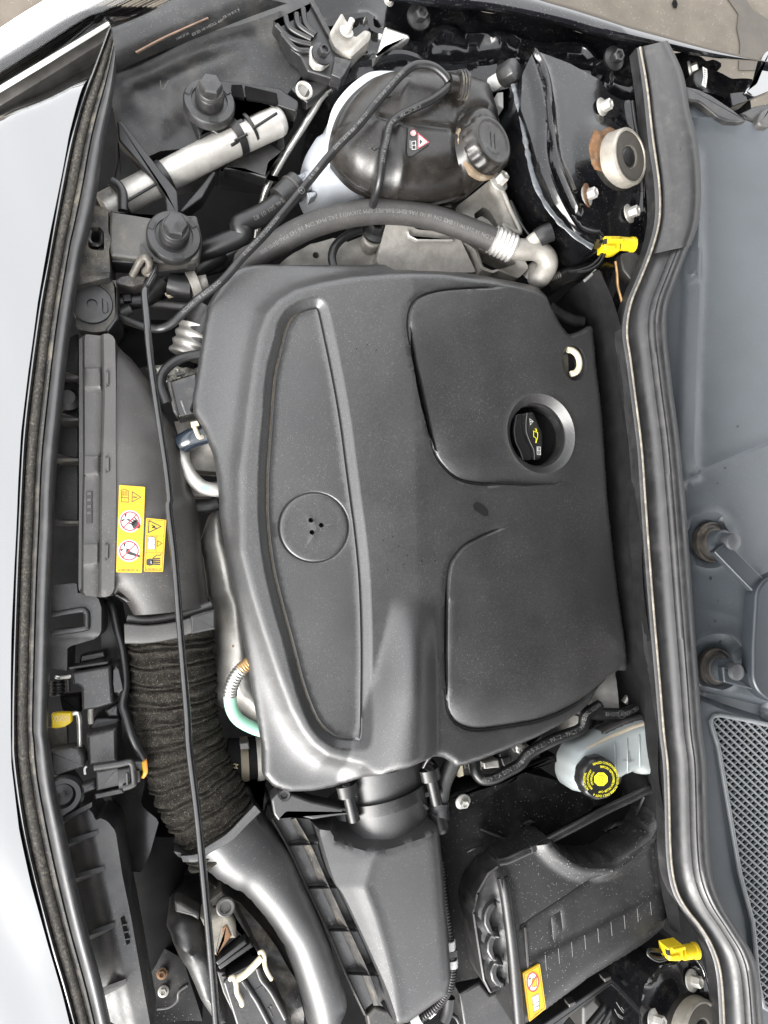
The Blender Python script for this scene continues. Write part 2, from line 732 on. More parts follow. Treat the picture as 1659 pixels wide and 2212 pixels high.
alu_m = M('aluminium_tube', (.52, .50, .47), .42, metal=.55, var=.12, vs=60, dust=.3, ds=160, dcol=(.32, .29, .24), speck=.15, bump=.2, bs=300, rvar=.1)
steel_m = M('bright_steel', (.58, .57, .54), .32, metal=.9, var=.15, vs=60, dust=.15, ds=80, rvar=.1)
zinc_m = M('zinc_bolt', (.48, .47, .44), .4, metal=.55, var=.15, vs=90, dust=.3, ds=120)
shield_m = M('heat_shield', (.30, .29, .27), .42, metal=.7, var=.25, vs=30, dust=.45, ds=35, dcol=(.24, .22, .18), speck=.3, bump=.4, bs=160)
rodm = M('rod_paint', (.009, .009, .0095), .2, spec=.7, var=.2, dust=.15, ds=70, dcol=(.1, .09, .08), bump=.12, bs=150, coat=.4)
cowl_m = M('cowl_plastic', (.043, .050, .057), .42, spec=.6, var=.12, vs=7, speck=.08, dust=.22, ds=8, dcol=(.075, .085, .094), bump=.15, bs=500, rvar=.05)
mesh_m = M('grille_plastic', (.12, .128, .136), .42, var=.12, vs=30, dust=.15, ds=40)
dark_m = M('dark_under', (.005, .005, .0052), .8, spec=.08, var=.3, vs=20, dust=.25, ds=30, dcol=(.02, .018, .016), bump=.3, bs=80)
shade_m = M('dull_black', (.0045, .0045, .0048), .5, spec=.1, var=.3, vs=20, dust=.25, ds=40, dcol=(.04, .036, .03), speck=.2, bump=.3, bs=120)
yellow_m = M('yellow_plastic', (.56, .40, .008), .38, var=.12, vs=60, dust=.15, ds=60)
label_m = M('yellow_label', (.50, .31, .004), .32, var=.06, dust=.08, ds=30)
wlab_m = M('white_label', (.55, .55, .53), .4, var=.04, dust=.08, ds=40)
klab_m = M('label_ink', (.02, .02, .02), .4, var=.02)
rlab_m = M('label_red', (.62, .02, .04), .4, var=.02)
print_m = M('hose_print', (.12, .12, .115), .6, var=.3, vs=200)
print2_m = M('faint_print', (.09, .087, .083), .6, var=.2, vs=200)
yprint_m = M('yellow_print', (.75, .68, .02), .5, var=.02)
cream_m = M('cream_plastic', (.50, .45, .33), .45, var=.08, dust=.15, ds=60)
green_m = M('green_sleeve', (.28, .55, .40), .5, var=.1, dust=.15, ds=60)
rust_m = M('rusty_steel', (.13, .065, .028), .75, metal=.2, var=.5, vs=60, dust=.5, ds=80, dcol=(.32, .27, .2), bump=.6, bs=200)
wing_m = M('wing_paint', (.005, .0054, .0065), .14, spec=.5, var=.1, coat=.7, dust=.15, ds=40, dcol=(.06, .055, .05), speck=.2, sscale=400)
bowl_m = M('lamp_bowl', (.20, .19, .18), .3, metal=.6, var=.3, vs=30)
chrome_m = M('lamp_reflector', (.42, .41, .39), .12, metal=.9, var=.1, vs=20, rvar=.06)
ground_m = M('asphalt', (.115, .099, .080), .85, spec=.3, var=.18, vs=9, dust=.35, ds=40, dcol=(.16, .14, .115), speck=.3, sscale=160, bump=.6, bs=160)
stain_m = M('wet_asphalt', (.065, .056, .046), .7, var=.2, vs=9, dust=.25, ds=40, dcol=(.11, .1, .08), bump=.6, bs=160)
sealer_m = M('seam_sealer', (.045, .05, .056), .35, var=.4, vs=60, dust=.5, ds=90, dcol=(.3, .31, .31), coat=.3, bump=.6, bs=120)
mount_m = M('strut_rubber', (.05, .045, .038), .8, var=.15, dust=.4, ds=60, dcol=(.09, .08, .064), bump=.4, bs=300)
copper_m = M('copper_braid', (.42, .26, .12), .45, metal=.7, var=.3, vs=90)
orange_m = M('orange_wire', (.7, .25, .04), .4, var=.1)
red_m = M('red_plastic', (.5, .05, .02), .4, var=.1)
glass_m = M('lamp_lens', (.95, .95, .94), .03, trans=1.0, var=.0)
blue_m = M('pale_blue_wire', (.3, .6, .75), .4, var=.1)
oldc_m = M('yellowed_plastic', (.62, .50, .24), .5, var=.15, vs=50)

for q_ in (paint_m,):
    q_.node_tree.nodes['Principled BSDF'].inputs['Coat IOR'].default_value = 2.75
liner_m = M('hood_liner', (.008, .008, .0085), .95, spec=.1, var=.2)
lid_m = M('battery_lid', (.010, .010, .0102), .46, spec=.6, var=.12, vs=12, dust=.12, ds=14, dcol=(.05, .047, .042), speck=.55, sscale=430, bump=.3, bs=600, rvar=.06)
plate_m = M('grey_mount_plate', (.045, .043, .040), .55, spec=.7, var=.2, vs=25, dust=.5, ds=40, dcol=(.20, .175, .135), speck=.3, sscale=450, bump=.3, bs=300)
arm_m = M('wiper_arm', (.020, .024, .029), .4, spec=.6, var=.12)
residue_m = M('badge_residue', (.055, .053, .050), .55, spec=.6, var=.3, vs=200)

# ------------------------------------------------------------------ the setting
def flat_sheet(name, x0, x1, y0, y1, z, mat, n=2):
    V = [(x0, y0, z), (x1, y0, z), (x1, y1, z), (x0, y1, z)]
    o = mk(name, V, [(0, 1, 2, 3)], mat, None, 0)
    o['kind'] = 'structure'
    return o


flat_sheet('ground', -15, 15, -15, 15, 0, ground_m)
gw = [P(u, v, -ZC)[:] for u, v in K('20', '1390,-40 1480,90 1470,170 1490,270 1480,420 1700,420 1700,150 1560,60 1500,-40')]
st = mk('damp_stain', [(x, y, .004) for x, y, _ in gw], [tuple(range(len(gw)))[::-1]], stain_m, bpy.data.objects['ground'], 0)
gw = [P(u, v, -ZC)[:] for u, v in K('20', '1090,8 1110,2 1120,30 1112,58 1095,50 1086,28')]
mk('oil_spot', [(x, y, .004) for x, y, _ in gw], [tuple(range(len(gw)))], dark_m, bpy.data.objects['ground'], 0)

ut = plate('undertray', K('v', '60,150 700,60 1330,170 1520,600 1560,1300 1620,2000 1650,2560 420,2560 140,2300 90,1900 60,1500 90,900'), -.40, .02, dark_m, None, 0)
tag(ut, 'dark undertray deep below the engine and its hoses', 'undertray')

# the opened hood stands over the rear of the bay, out of the picture
hd_ = thing('raised_hood', 'black hood panel standing open above the windscreen end of the bay', 'hood')
V = []
for k, (s_, b_) in enumerate(((0, 0), (.25, .02), (.5, .03), (.75, .028), (1.0, 0))):
    for t_ in (0, .02):
        for y_ in (-.88, -.45, 0, .4, .80):
            w_ = 1 - .04 * s_
            V.append((.92 - s_ * .70 + t_ * .8 + b_ * .8, y_ * w_, ZC + .12 + s_ * .94 + t_ * .6 + b_ * .6))
F = []
for k in range(4):
    for j in range(4):
        a = k * 10 + j
        F.append((a, a + 1, a + 11, a + 10))
        F.append((a + 5, a + 15, a + 16, a + 6))
for j in range(4):
    F.append((j, j + 5, j + 6, j + 1))
    F.append((40 + j, 41 + j, 46 + j, 45 + j))
for k in range(4):
    F.append((k * 10, k * 10 + 10, k * 10 + 15, k * 10 + 5))
    F.append((k * 10 + 4, k * 10 + 9, k * 10 + 19, k * 10 + 14))
mk('hood_skin', V, F, liner_m, hd_)
# ------------------------------------------------------------------ body panels in black paint
OUT = K('11', '-520,-1470', '10', '900,-90', '20', '100,-70 380,0 620,72 850,150 1100,222 1350,290 1620,352 1900,400')
OUT = OUT[1:]
INN = K('10', '880,10 1250,60', '20', '-100,60 130,95 450,165 620,215 840,260 1080,300 1340,345 1620,372 1900,430')
wing = thing('front_wing', 'glossy black front wing with its rolled upper edge beside the coolant tank', 'wing panel')
strip('wing_edge', OUT, INN, [(0, -.30), (0, -.06), (.05, -.035), (.2, -.022), (.5, -.02), (.8, -.026), (.95, -.036), (1, -.075), (1, -.14)], wing_m, wing, n=50)

# inner wing: a pressed gutter with ledges between the wing edge and the tower
IWo = W(K('10', '440,-40 720,-120 900,-100 1250,-40', '20', '-100,-10 130,30 450,100 620,150 840,200 1100,270 1300,330 1500,380 1700,430 1700,800 1180,560 900,620 700,560 190,480', '10', '1500,520 1250,470 900,440 700,430 560,520 470,420 560,250'), -.07)
ridge1 = W(cr(K('10', '640,340 800,330 1000,310 1300,345 1659,330', '20', '200,330 500,365 700,410 880,440')), -.07)
ridge2 = W(cr(K('10', '500,60 760,20 800,110 870,150 1000,190 1120,190 1160,120 1250,90 1330,110 1659,150', '20', '200,160 380,200 600,215 700,350 760,390')), -.05)
pocket = W(K('10', '1340,95 1500,150 1535,240 1490,320 1330,280'), -.06)


def hf_iw(X, Y):
    d1 = dist(X, Y, ridge1)
    d2 = dist(X, Y, ridge2)
    up = (ridge1[:, 1].mean() < Y)
    h = -.085 + .018 * ss(.02, -.02, sdf(X, Y, pocket)) - .018
    h = h + .012 * np.exp(-(d1 / .006) ** 2) + .014 * np.exp(-(d2 / .008) ** 2)
    h = h + .01 * np.sin(X * 37 + 1) * np.sin(Y * 29) - .05 * ss(.10, .16, dist(X, Y, ridge2))
    return h


iw = relief('inner_wing', IWo, hf_iw, bay_m, wing, sp=.007, feats=[(ridge1, False, (-.008, -.003, .003, .008)), (ridge2, False, (-.01, -.004, .004, .01))], skirt=.25)
# bare painted triangle and bolts on the inner wing
tr = K('10', '860,150 1000,200 1010,225 940,260 870,285 800,345 825,270')
plate('pressed_gusset', rnd(tr, 5), -.058, .03, steel_m, wing, bev=.004)


def bolt_mesh(name, r, fl, hh, mat, n=6):
    """flange, hexagon and tip, standing on z = 0"""
    q = n * 4
    prof = [(fl, 0), (fl, .0022), (r * 1.12, .0034), (r, .0036), (r, hh - .001), (r * .86, hh), (r * .55, hh), (r * .5, hh - .0022)]

    def nr(k, rr, z):
        if z < .0036 - 1e-6 or rr < r * .84:
            return 1.0
        a = (k / q * n) % 1.0 - .5
        return math.cos(math.pi / n) / math.cos(a * 2 * math.pi / n)
    o = lathe(name, (0, 0, 0), (0, 0, 1), prof, mat, None, n=q, nr=nr)
    m = o.data
    m.transform(Matrix.Translation(o.location))
    bpy.data.objects.remove(o)
    return m


nut_me = bolt_mesh('flange_nut', .0085, .0155, .017, zinc_m)
small_me = bolt_mesh('small_bolt', .0055, .0095, .009, plast2_m)
zbolt_me = bolt_mesh('small_zinc_bolt', .006, .0105, .010, zinc_m)

for u, v in K('10', '1055,105', '20', '740,350'):
    put('bolt', small_me, P(u, v, -.056), quatz((.15, -.2, 1)), wing, 2.0)
put('stud', zbolt_me, P(*K('10', '880,8')[0], -.062), quatz((.3, 0, 1)), wing, .8)
# lug and label by the hood hinge
lug = thing('hinge_bracket', 'black hood hinge bracket with a slotted ear, bolted beyond the seal end', 'hinge bracket')
hb = rnd(K('E4', '540,190 680,190 760,230 880,250 940,295 1040,255 1140,290 1145,340 1090,380 1150,400 1250,490 1480,520 1420,640 1240,800 1000,660 700,560 620,330'), 4)
relief('bracket_plate', W(hb, -.07), lambda X, Y: -.07 + .006 * np.sin(X * 60) * np.sin(Y * 50), bay_m, lug, sp=.006, holes=[W(rnd(K('E4', '985,345 1045,315 1075,325 1060,345 1000,370'), 2), -.07)], skirt=.03)
put('bolt', zbolt_me, P(*K('E4', '750,400')[0], -.068), quatz((.75, .1, .7)), lug, 1.45)
plate('rubber_stop', rnd(K('E4', '805,400 870,365 930,350 965,420 960,560 930,625 860,595 810,520'), 8), -.045, .03, plast2_m, lug, bev=.004)
shp('white_tag', [K('E4', '905,350 958,380 962,470 945,598 893,565 915,470')], -.0445, wlab_m, lug)
for k in range(7):
    a = np.array(K('E4', '925,390 945,400')) + np.array([[-.3 * k, 4.6 * k]])
    shp('tag_print', [line2(a[0], a[1], 1.3)], -.0440, klab_m, lug)
arm = thing('hinge_lever', 'black painted hood hinge arm with a folded lug by the wing', 'hinge')
plate('hinge_arm', rnd(K('E4', '1700,150 1640,170 1600,230 1560,380 1520,540 1420,590 1400,640 1500,700 1700,620'), 6), -.03, .012, paint_m, arm, bev=.003)
plate('folded_lug', rnd(K('E4', '1225,655 1390,635 1435,745 1250,805'), 2), -.035, .025, bay_m, arm, bev=.0015)

# ------------------------------------------------------------------ strut towers
def tower(name, label, outline, h0, ridges, c, nuts, axis, big):
    t = thing(name, label, 'strut tower', 'strut towers')
    o = W(outline, h0)
    rl = [W(cr(q), h0) for q in ridges]
    cc = P(*c, h0)

    def hf(X, Y):
        h = h0 + 0 * X
        for q in rl:
            d = dist(X, Y, q)
            h = h + .011 * np.exp(-(d / .006) ** 2)
        r = np.hypot(X - cc.x, Y - cc.y)
        h = h + .010 * ss(.085, .05, r) + (X - cc.x) * -.27
        return h
    relief('tower_top', o, hf, bay_m, t, sp=.006, feats=[(q, False, (-.012, -.006, -.002, .002, .006, .012)) for q in rl], skirt=.16)
    base = Vector((cc.x, cc.y, ZC + h0))
    ax = Vector(axis).normalized()
    mo = lathe('strut_mount', base - ax * .012, ax, [(.058, 0), (.058, .004), (.050, .008), (.0455, .013), (.044, .036), (.0435, .042), (.0405, .0445), (.038, .0445), (.0375, .0415), (.017, .0405), (.0165, .036), (.012, .036)], M('mount_steel' + name[:0], (.30, .28, .245), .5, metal=.5, var=.2, vs=60, dust=.4, ds=80, dcol=(.2, .18, .14), bump=.3, bs=300), t, n=48)
    lathe('rubber_bush', base - ax * .012, ax, [(.0374, .040), (.0374, .0425), (.030, .0432), (.019, .0425), (.0172, .0385), (.0168, .036)], mount_m, mo, n=40)
    lathe('centre_cap', base - ax * .012, ax, [(.0155, .034), (.0155, .0395), (.0135, .0415), (.006, .0425), (.002, .0427)], rubber2_m, mo, n=28)
    if big:
        lathe('rust_and_reflection', base - ax * .002, ax, [(.0615, 0), (.0612, .004), (.056, .0075), (.052, .009)], rust_m, mo, n=40, nr=lambda k, r, z: 1 + .012 * math.sin(k * 1.7) + (.0 if 15 < k < 24 else -.13))  # rust ring, with the amber reflection beside the mount painted into its orange
    for (u, v), rusty in nuts:
        q = put('nut', nut_me, Pf(u, v, hf), quatz(ax + Vector((.1, .1, 0))), t)
        if rusty:
            lathe('washer', Pf(u, v, hf) + Vector((0, 0, .001)), Vector((.2, 0, 1)), [(.0185, 0), (.0185, .0016), (.016, .002)], rust_m, q, n=20)
    return t


tA = tower('strut_tower', 'black strut tower with orange rust round its mount beside the coolant tank cap',
           K('20', '200,400 440,430 660,490 720,560 860,590 905,640 930,900 950,1200 960,1400 900,1440 700,1460 600,1500 480,1440 330,1260 230,1060 180,900 120,760 130,560'), -.035,
           [K('20', '190,410 250,480 290,600 310,800 340,1000 400,1130 480,1280'), K('20', '150,430 190,500 240,640 265,800 265,1000 310,1150 400,1310 500,1420 640,1450'), K('20', '850,600 870,720 900,850 905,1000 940,1250')],
           K('20', '745,965')[0], [(K('20', '675,640')[0], 0), (K('20', '585,1160')[0], 1), (K('20', '835,1265')[0], 0)], (.40, -.10, .9), True)
# depression strip catching light, sealer bead
dp = strip('pressed_rib', K('20', '455,640 420,760 415,900 430,1050 445,1160'), K('20', '525,640 510,760 500,870 490,1000 475,1165'), [(0, -.024), (.2, -.0145), (.5, -.012), (.8, -.0145), (1, -.026)], wing_m, tA, n=24)
sb = tube('sealer_bead', [(u, v, .003) for i, (u, v) in enumerate(K('20', '150,500 180,620 210,760 235,900 270,1050 330,1190 420,1310 520,1400 620,1465'))], .0042, sealer_m, tA, n=8, flat=.5, rf=lambda s, L: 1 + .3 * math.sin(s * 211 + 2 * math.sin(s * 61)) * math.sin(s * 47))
tube('cable_tube', [(u, v, -.03) for u, v in K('20', '855,600 870,720 895,850 900,1000 915,1130')], .003, rubber2_m, tA, n=8)
tB = tower('strut_tower', 'black strut tower with dusty paint beside the battery box and its yellow label',
           K('23', '890,1330 960,1260 1180,1250 1280,1290 1330,1420 1370,1720 820,1760 850,1500'), -.045,
           [K('23', '900,1340 960,1270 1100,1250'), K('23', '1210,1250 1270,1320 1290,1450 1300,1700')],
           K('23', '1170,1660')[0], [(K('23', '1205,1400')[0], 0), (K('23', '985,1635')[0], 0)], (.30, .12, .95), False)
tube('pressed_seam', [(u, v, -.045) for u, v in K('23', '1220,1260 1275,1340 1290,1450 1290,1659')], .003, paint_m, tB, n=8)

# ------------------------------------------------------------------ bulkhead insulation under the seal
bh = thing('bulkhead', 'soft black insulation panel on the bulkhead under the long rear seal', 'bulkhead')
tp = K('20', '640,1600', '21', '660,150 760,330 800,520 850,800 890,1100 900,1400', '22', '910,300 950,700 990,1100 1010,1500 1040,1800 1080,2200 1150,2600')
bh_p = cr([P(u, v, -.01)[:] for u, v in tp], 6)
V, F = [], []
nb = len(bh_p)
for k, (dz, dx) in enumerate(((0, 0), (-.02, -.004), (-.05, .004), (-.09, -.003), (-.14, .004), (-.20, .0), (-.36, .01))):
    for i, q in enumerate(bh_p):
        V.append((q[0] + dx + .004 * math.sin(i * .37 + k * 2.1), q[1], q[2] + dz))
for k in range(6):
    for i in range(nb - 1):
        F.append((k * nb + i, k * nb + i + 1, (k + 1) * nb + i + 1, (k + 1) * nb + i))
mk('insulation_mat', V, F, M('insulation_felt', (.006, .006, .0062), .9, spec=.15, var=.4, vs=40, dust=.2, ds=50, dcol=(.03, .028, .025), bump=.8, bs=200), bh)
tube('heat_shield_edge', [(u, v, -.03) for u, v in K('21', '755,80 765,150 770,230 790,310 795,380')], .0022, copper_m, bh, n=6)
relief('side_bracket', W(K('21', '650,130 700,80 760,110 790,330 800,470 720,430 690,250'), -.05), lambda X, Y: -.05 + 0 * X, bay_m, bh, sp=.008, holes=[W(rnd(K('21', '708,125 760,115 775,135 740,140 730,160 710,160'), 2), -.05)], skirt=.05)
bk = thing('firewall_shelf', 'black shelf with ribs and clips below the rear edge of the engine cover', 'shelf')
for i, (q, h) in enumerate(((K('22', '730,0 870,0 880,100 735,110'), -.17), (K('22', '735,112 890,108 900,150 745,155'), -.15), (K('22', '745,160 870,160 885,290 760,280'), -.18), (K('22', '790,300 890,290 905,460 830,480'), -.16), (K('22', '850,460 900,460 920,760 880,640'), -.17))):
    plate('shelf_panel' if i != 1 else 'shelf_rib', rnd(q, 2), h, .02, plast2_m, bk, bev=.002)
put('clip_stud', zbolt_me, P(*K('22', '852,205')[0], -.15), quatz((-.3, 0, 1)), bk, 1.0)
tube('wire_clip', [(u, v, -.14) for u, v in K('22', '858,365 850,400 855,455 895,455')], .0016, steel_m, bk, n=6)
put('stud', zbolt_me, P(*K('22', '935,628')[0], -.06), quatz((-1, 0, .5)), bk, .55)

# ------------------------------------------------------------------ rear seal
SL = K('20', '878,285 915,550 945,850 980,1100 983,1300 940,1480', '21', '880,170 815,330 790,500 815,680 850,950 880,1200 900,1500', '22', '915,250 950,700 985,1100 1010,1400', '23', '1030,100 1040,300 1050,650 1080,850 1140,970 1230,1080 1300,1200 1350,1380 1370,1740')
SR = K('20', '1060,240 1150,430 1190,650 1235,830 1258,1100 1240,1330 1170,1520', '21', '1125,170 1070,330 1060,500 1090,800 1130,1100 1160,1400', '22', '1180,150 1220,700 1250,1100 1270,1400', '23', '1293,100 1300,300 1310,600 1330,780 1390,950 1490,1120 1570,1250 1610,1400 1640,1740')
rs = thing('bulkhead_seal', 'long ribbed black rubber seal snaking along the bulkhead beside the cowl', 'rubber seal')
strip('seal_body', SL, SR, [(0, -.010), (.02, .002), (.10, .005), (.13, .005), (.15, .0015), (.18, .001), (.30, .000), (.42, .003), (.52, .0085), (.58, .0125), (.60, .0125), (.62, .0155), (.72, .020), (.74, .0195), (.76, .022), (.82, .024), (.90, .0235), (.96, .018), (1.0, .004)], rubber_m, rs, n=260, base=-.03)
a_ = resamp(cr(SL, 6), n=160)
b_ = resamp(cr(SR, 6), n=160)
tube('seal_lip', [(*(a * .875 + b * .125), .0055) for a, b in zip(a_, b_)], .0018, M('dusty_lip', (.16, .145, .12), .7, var=.35, vs=60, dust=.8, ds=90, dcol=(.42, .38, .31)), rs, n=8, sub=1)
# smooth end sleeve
n1 = 34
strip('end_sleeve', [tuple(q) for q in a_[:n1]], [tuple(q) for q in b_[:n1]], [(.19, .0025), (.25, .0075), (.40, .012), (.58, .0185), (.75, .0255), (.88, .0275), (.96, .0235), (1.02, .004)], M('sleeve_rubber', (.018, .018, .0185), .5, spec=.7, var=.1, vs=20, dust=.08, ds=60, bump=.2, bs=300), rs, n=40)
txt('DK', *K('20', '1145,880')[0], 9, 100, .022, print2_m, rs)

# ------------------------------------------------------------------ cowl panel
cw = thing('cowl', 'bluish grey plastic cowl panel below the windscreen, right behind the long seal', 'cowl panel')
inner = [tuple(a * .06 + b * .94) for a, b in zip(a_, b_)]
co = inner[26:] + K('v', '1760,2300 1800,1500 1800,330', 'E4', '1659,1080 1540,1050 1420,980 1380,940', '20', '1420,640 1300,560 1180,510')
h_c = -.03
stepl = W(K('21', '1100,1425 1165,1395 1240,1330 1440,1240 1659,1150 1800,1090'), h_c)
chan = W(cr(K('20', '1230,900 1240,1300 1225,1659', '21', '1245,0 1235,350 1215,700 1205,1000 1200,1250 1230,1340')), h_c)
topl = W(cr(K('20', '1205,705 1300,705 1450,725 1659,765')), h_c)
lowr = W(cr(K('22', '1200,640 1300,665 1480,720 1570,775 1700,830')), h_c)
cup1, cup2 = P(*K('22', '1320,260')[0], h_c), P(*K('22', '1370,985')[0], h_c)
darkch = W(K('22', '1265,1200 1450,1270 1700,1350 1700,1240 1500,1190 1270,1140'), h_c)
lowpoly = W(K('21', '1100,1425 1165,1395 1240,1330 1440,1240 1659,1150 2000,1000', '23', '2100,2000 1000,2000'), h_c)
swage = W(K('23', '1330,860 1400,850 1430,950 1500,1110 1560,1240 1590,1400 1480,1120 1390,960'), h_c)


def hf_cowl(X, Y):
    h = h_c + 0 * X
    lo = ss(-.003, .004, sdf(X, Y, lowpoly))
    h = h - .010 * lo
    h = h + .008 * np.exp(-(dist(X, Y, chan) / .008) ** 2)
    h = h - .006 * ss(.0, .02, -(X - np.interp(Y, chan[::-1, 1], chan[::-1, 0]))) * (1 - lo)
    h = h + .005 * np.exp(-(dist(X, Y, stepl) / .005) ** 2)
    h = h + .006 * np.exp(-(dist(X, Y, topl) / .007) ** 2)
    for c_, d_ in ((cup1, .012), (cup2, .012)):
        r = np.hypot((X - c_.x), Y - c_.y)
        h = h + .006 * np.exp(-((r - .043) / .006) ** 2) - d_ * ss(.044, .026, r)
    h = h - .016 * ss(-.004, .006, sdf(X, Y, darkch))
    h = h + .009 * ss(.006, -.008, dist(X, Y, lowr))
    h = h + .006 * np.sin(X * 9) * np.cos(Y * 6)
    return h


GR = K('22', '1312,1330 1330,1300 1365,1295 1500,1320 1750,1375', '23', '1750,1600 1630,1560 1595,1400 1585,1250 1565,1050 1490,770 1420,360 1360,10')
co_w = W(co, h_c)
relief('cowl_shell', co_w, hf_cowl, cowl_m, cw, sp=.008, feats=[(stepl, False, (-.006, -.002, .002, .006)), (chan, False, (-.01, 0, .01)), (topl, False, (-.006, 0, .006)), (ccw(darkch), True, (-.004, .006)), (lowr, False, (-.008, -.003, .003, .008)), (W(ngon(*K('22', '1370,985')[0], 68, 40, 70), h_c), True, (0, -.006, .008, .016)), (W(ngon(*K('22', '1320,260')[0], 68, 40, 70), h_c), True, (0, -.006, .008, .016))], holes=[W(GR[:], h_c - .010)], skirt=.04)
# grille: two families of bars clipped to the opening
gp = ccw(W(rnd(GR, 3), h_c - .010))
plate('grille_backing', gp, h_c - .055, .004, dark_m, cw, 0, px=False)
rim = resamp(gp, .01, closed=True)
tube('grille_frame', [(x, y, ZC + h_c - .009) for x, y in list(rim) + [rim[0]]], .0038, mesh_m, cw, n=8, sub=1, px=False)


def clip_bars(poly, d, pitch, z, w, t, mat, parent, name):
    d = np.array(d) / np.linalg.norm(d)
    nn = np.array([-d[1], d[0]])
    pr = poly @ nn
    k0, k1 = int(pr.min() / pitch), int(pr.max() / pitch) + 1
    for k in range(k0, k1 + 1):
        c = k * pitch
        xs = []
        for i in range(len(poly)):
            a, b = poly[i], poly[(i + 1) % len(poly)]
            fa, fb = a @ nn - c, b @ nn - c
            if fa * fb < 0:
                q = a + (b - a) * fa / (fa - fb)
                xs.append(q @ d)
        xs.sort()
        for s, e in zip(xs[::2], xs[1::2]):
            if e - s < .004:
                continue
            a, b = nn * c + d * s, nn * c + d * e
            A = [a + nn * w / 2, b + nn * w / 2, b - nn * w / 2, a - nn * w / 2]
            Bt = [a + nn * w * .28, b + nn * w * .28, b - nn * w * .28, a - nn * w * .28]
            V = [(*q, z - t) for q in A] + [(*q, z - t * .35) for q in A] + [(*q, z) for q in Bt]
            F = [(3, 2, 1, 0), (8, 11, 10, 9)[::-1]]
            for r in (0, 4):
                for i in range(4):
                    F.append((r + i, r + (i + 1) % 4, r + 4 + (i + 1) % 4, r + 4 + i))
            F = [f[::-1] if n_ > 1 else f for n_, f in enumerate(F)]
            mk(name, V, F, mat, parent, 25)


o0 = np.array(P(*K('23', '1500,600')[0], h_c)[:2])
da = np.array(P(*K('23', '1540,637')[0], h_c)[:2]) - o0
db = np.array(P(*K('23', '1528,574')[0], h_c)[:2]) - o0
sc_ = P(1600, 1800, h_c)
clip_bars(gp, da, .0094, ZC + h_c - .009, .0030, .006, mesh_m, cw, 'grille_bar')
clip_bars(gp, db, .0094, ZC + h_c - .0105, .0026, .006, mesh_m, cw, 'grille_bar')
for q, k in (((K('22', '1333,488')[0]), 3.2), (K('22', '1218,541')[0], 1.6), (K('22', '1378,622')[0], 1.4), (K('22', '1360,744')[0], 2.2), (K('22', '1328,770')[0], 1.3), (K('22', '1408,868')[0], 2.6), (K('22', '1438,845')[0], 2.4), (K('21', '1420,1298')[0], 3), (K('21', '1475,1058')[0], 2.2), (K('21', '1375,1392')[0], 1.8)):
    shp('water_drop', [ngon(*q, k, 9, k * 1.25)], h_c, klab_m, cw, hf=hf_cowl, off=.0006)
# stiff black flap at the top end of the cowl
fl = plate('cowl_flap', rnd(K('E4', '710,575 860,610 1010,680 1250,840 1420,975 1340,990 1200,980 1080,930 960,830 860,755 740,740'), 4), -.018, .012, plast_m, None, bev=.003)
tag(fl, 'thin curved black flap between the cowl end and the hinge bracket', 'flap')
sd2 = thing('windscreen_trim', 'rounded grey trim end at the lower corner of the windscreen', 'trim')
plate('trim_end', rnd(K('E4', '1659,810 1600,850 1560,920 1550,990 1590,1030 1700,1040 1700,800'), 6), -.015, .03, duct_m, sd2, bev=.006)
plate('trim_base', rnd(K('E4', '1340,890 1520,800 1700,770 1700,1090 1560,1050 1420,960'), 4), -.03, .02, plast_m, sd2, bev=.004)

# wiper spindles and the linkage cover
lk = thing('wiper_linkage', 'grey wiper drive bracket with two arms reaching to the spindles on the cowl', 'wiper linkage')
rl_ = lathe_m = cowl_m
plate('drive_plate', rnd(K('22', '1590,560 1640,490 1800,420 1800,1260 1659,1210 1600,1160 1570,1090 1570,900 1580,720'), 14), .012, .025, arm_m, lk, bev=.005)
plate('bracket_arm', rnd(K('22', '1340,330 1420,270 1640,490 1600,595 1550,545'), 5), .002, .012, arm_m, lk, bev=.003)
plate('bracket_arm', rnd(K('22', '1390,1010 1560,1045 1575,1150 1400,1105'), 4), .000, .012, arm_m, lk, bev=.003)
for k, (uv, s) in enumerate(((K('22', '1330,275')[0], 1.0), (K('22', '1350,1020')[0], .95))):
    w = thing('wiper_spindle', ('wiper spindle with round cap where the long slanted bracket arm ends', 'wiper spindle with round cap where the short straight bracket arm ends')[k], 'wiper spindle', 'wiper spindles on the cowl')
    c = P(*uv, h_c - .012)
    ax = Vector((.06, 0, 1))
    lathe('sealing_boot', c, ax, [(.034 * s, -.006), (.033 * s, .003), (.030 * s, .004), (.028 * s, .002), (.024 * s, .003), (.022 * s, .009), (.020 * s, .010)], M('boot_rubber_%d' % k, (.035, .032, .029), .45, var=.25, vs=40, dust=.6, ds=60, dcol=(.13, .10, .07)), w, n=40)
    lathe('collar', c, ax, [(.0195 * s, .004), (.0195 * s, .024), (.018 * s, .027), (.0155 * s, .028), (.015 * s, .031)], cowl_m, w, n=36)
    lathe('cap', c, ax, [(.0135 * s, .028), (.0135 * s, .046), (.0125 * s, .048), (.009 * s, .0495), (.003 * s, .0502)], M('cap_plastic_%d' % k, (.045, .047, .05), .4, var=.1), w, n=32)

# ------------------------------------------------------------------ engine cover
x900 = P(900, 1100, 0).x


def base_cov(X, Y):
    d = np.maximum(X - x900, 0)
    return -.10 * d - .22 * d * d


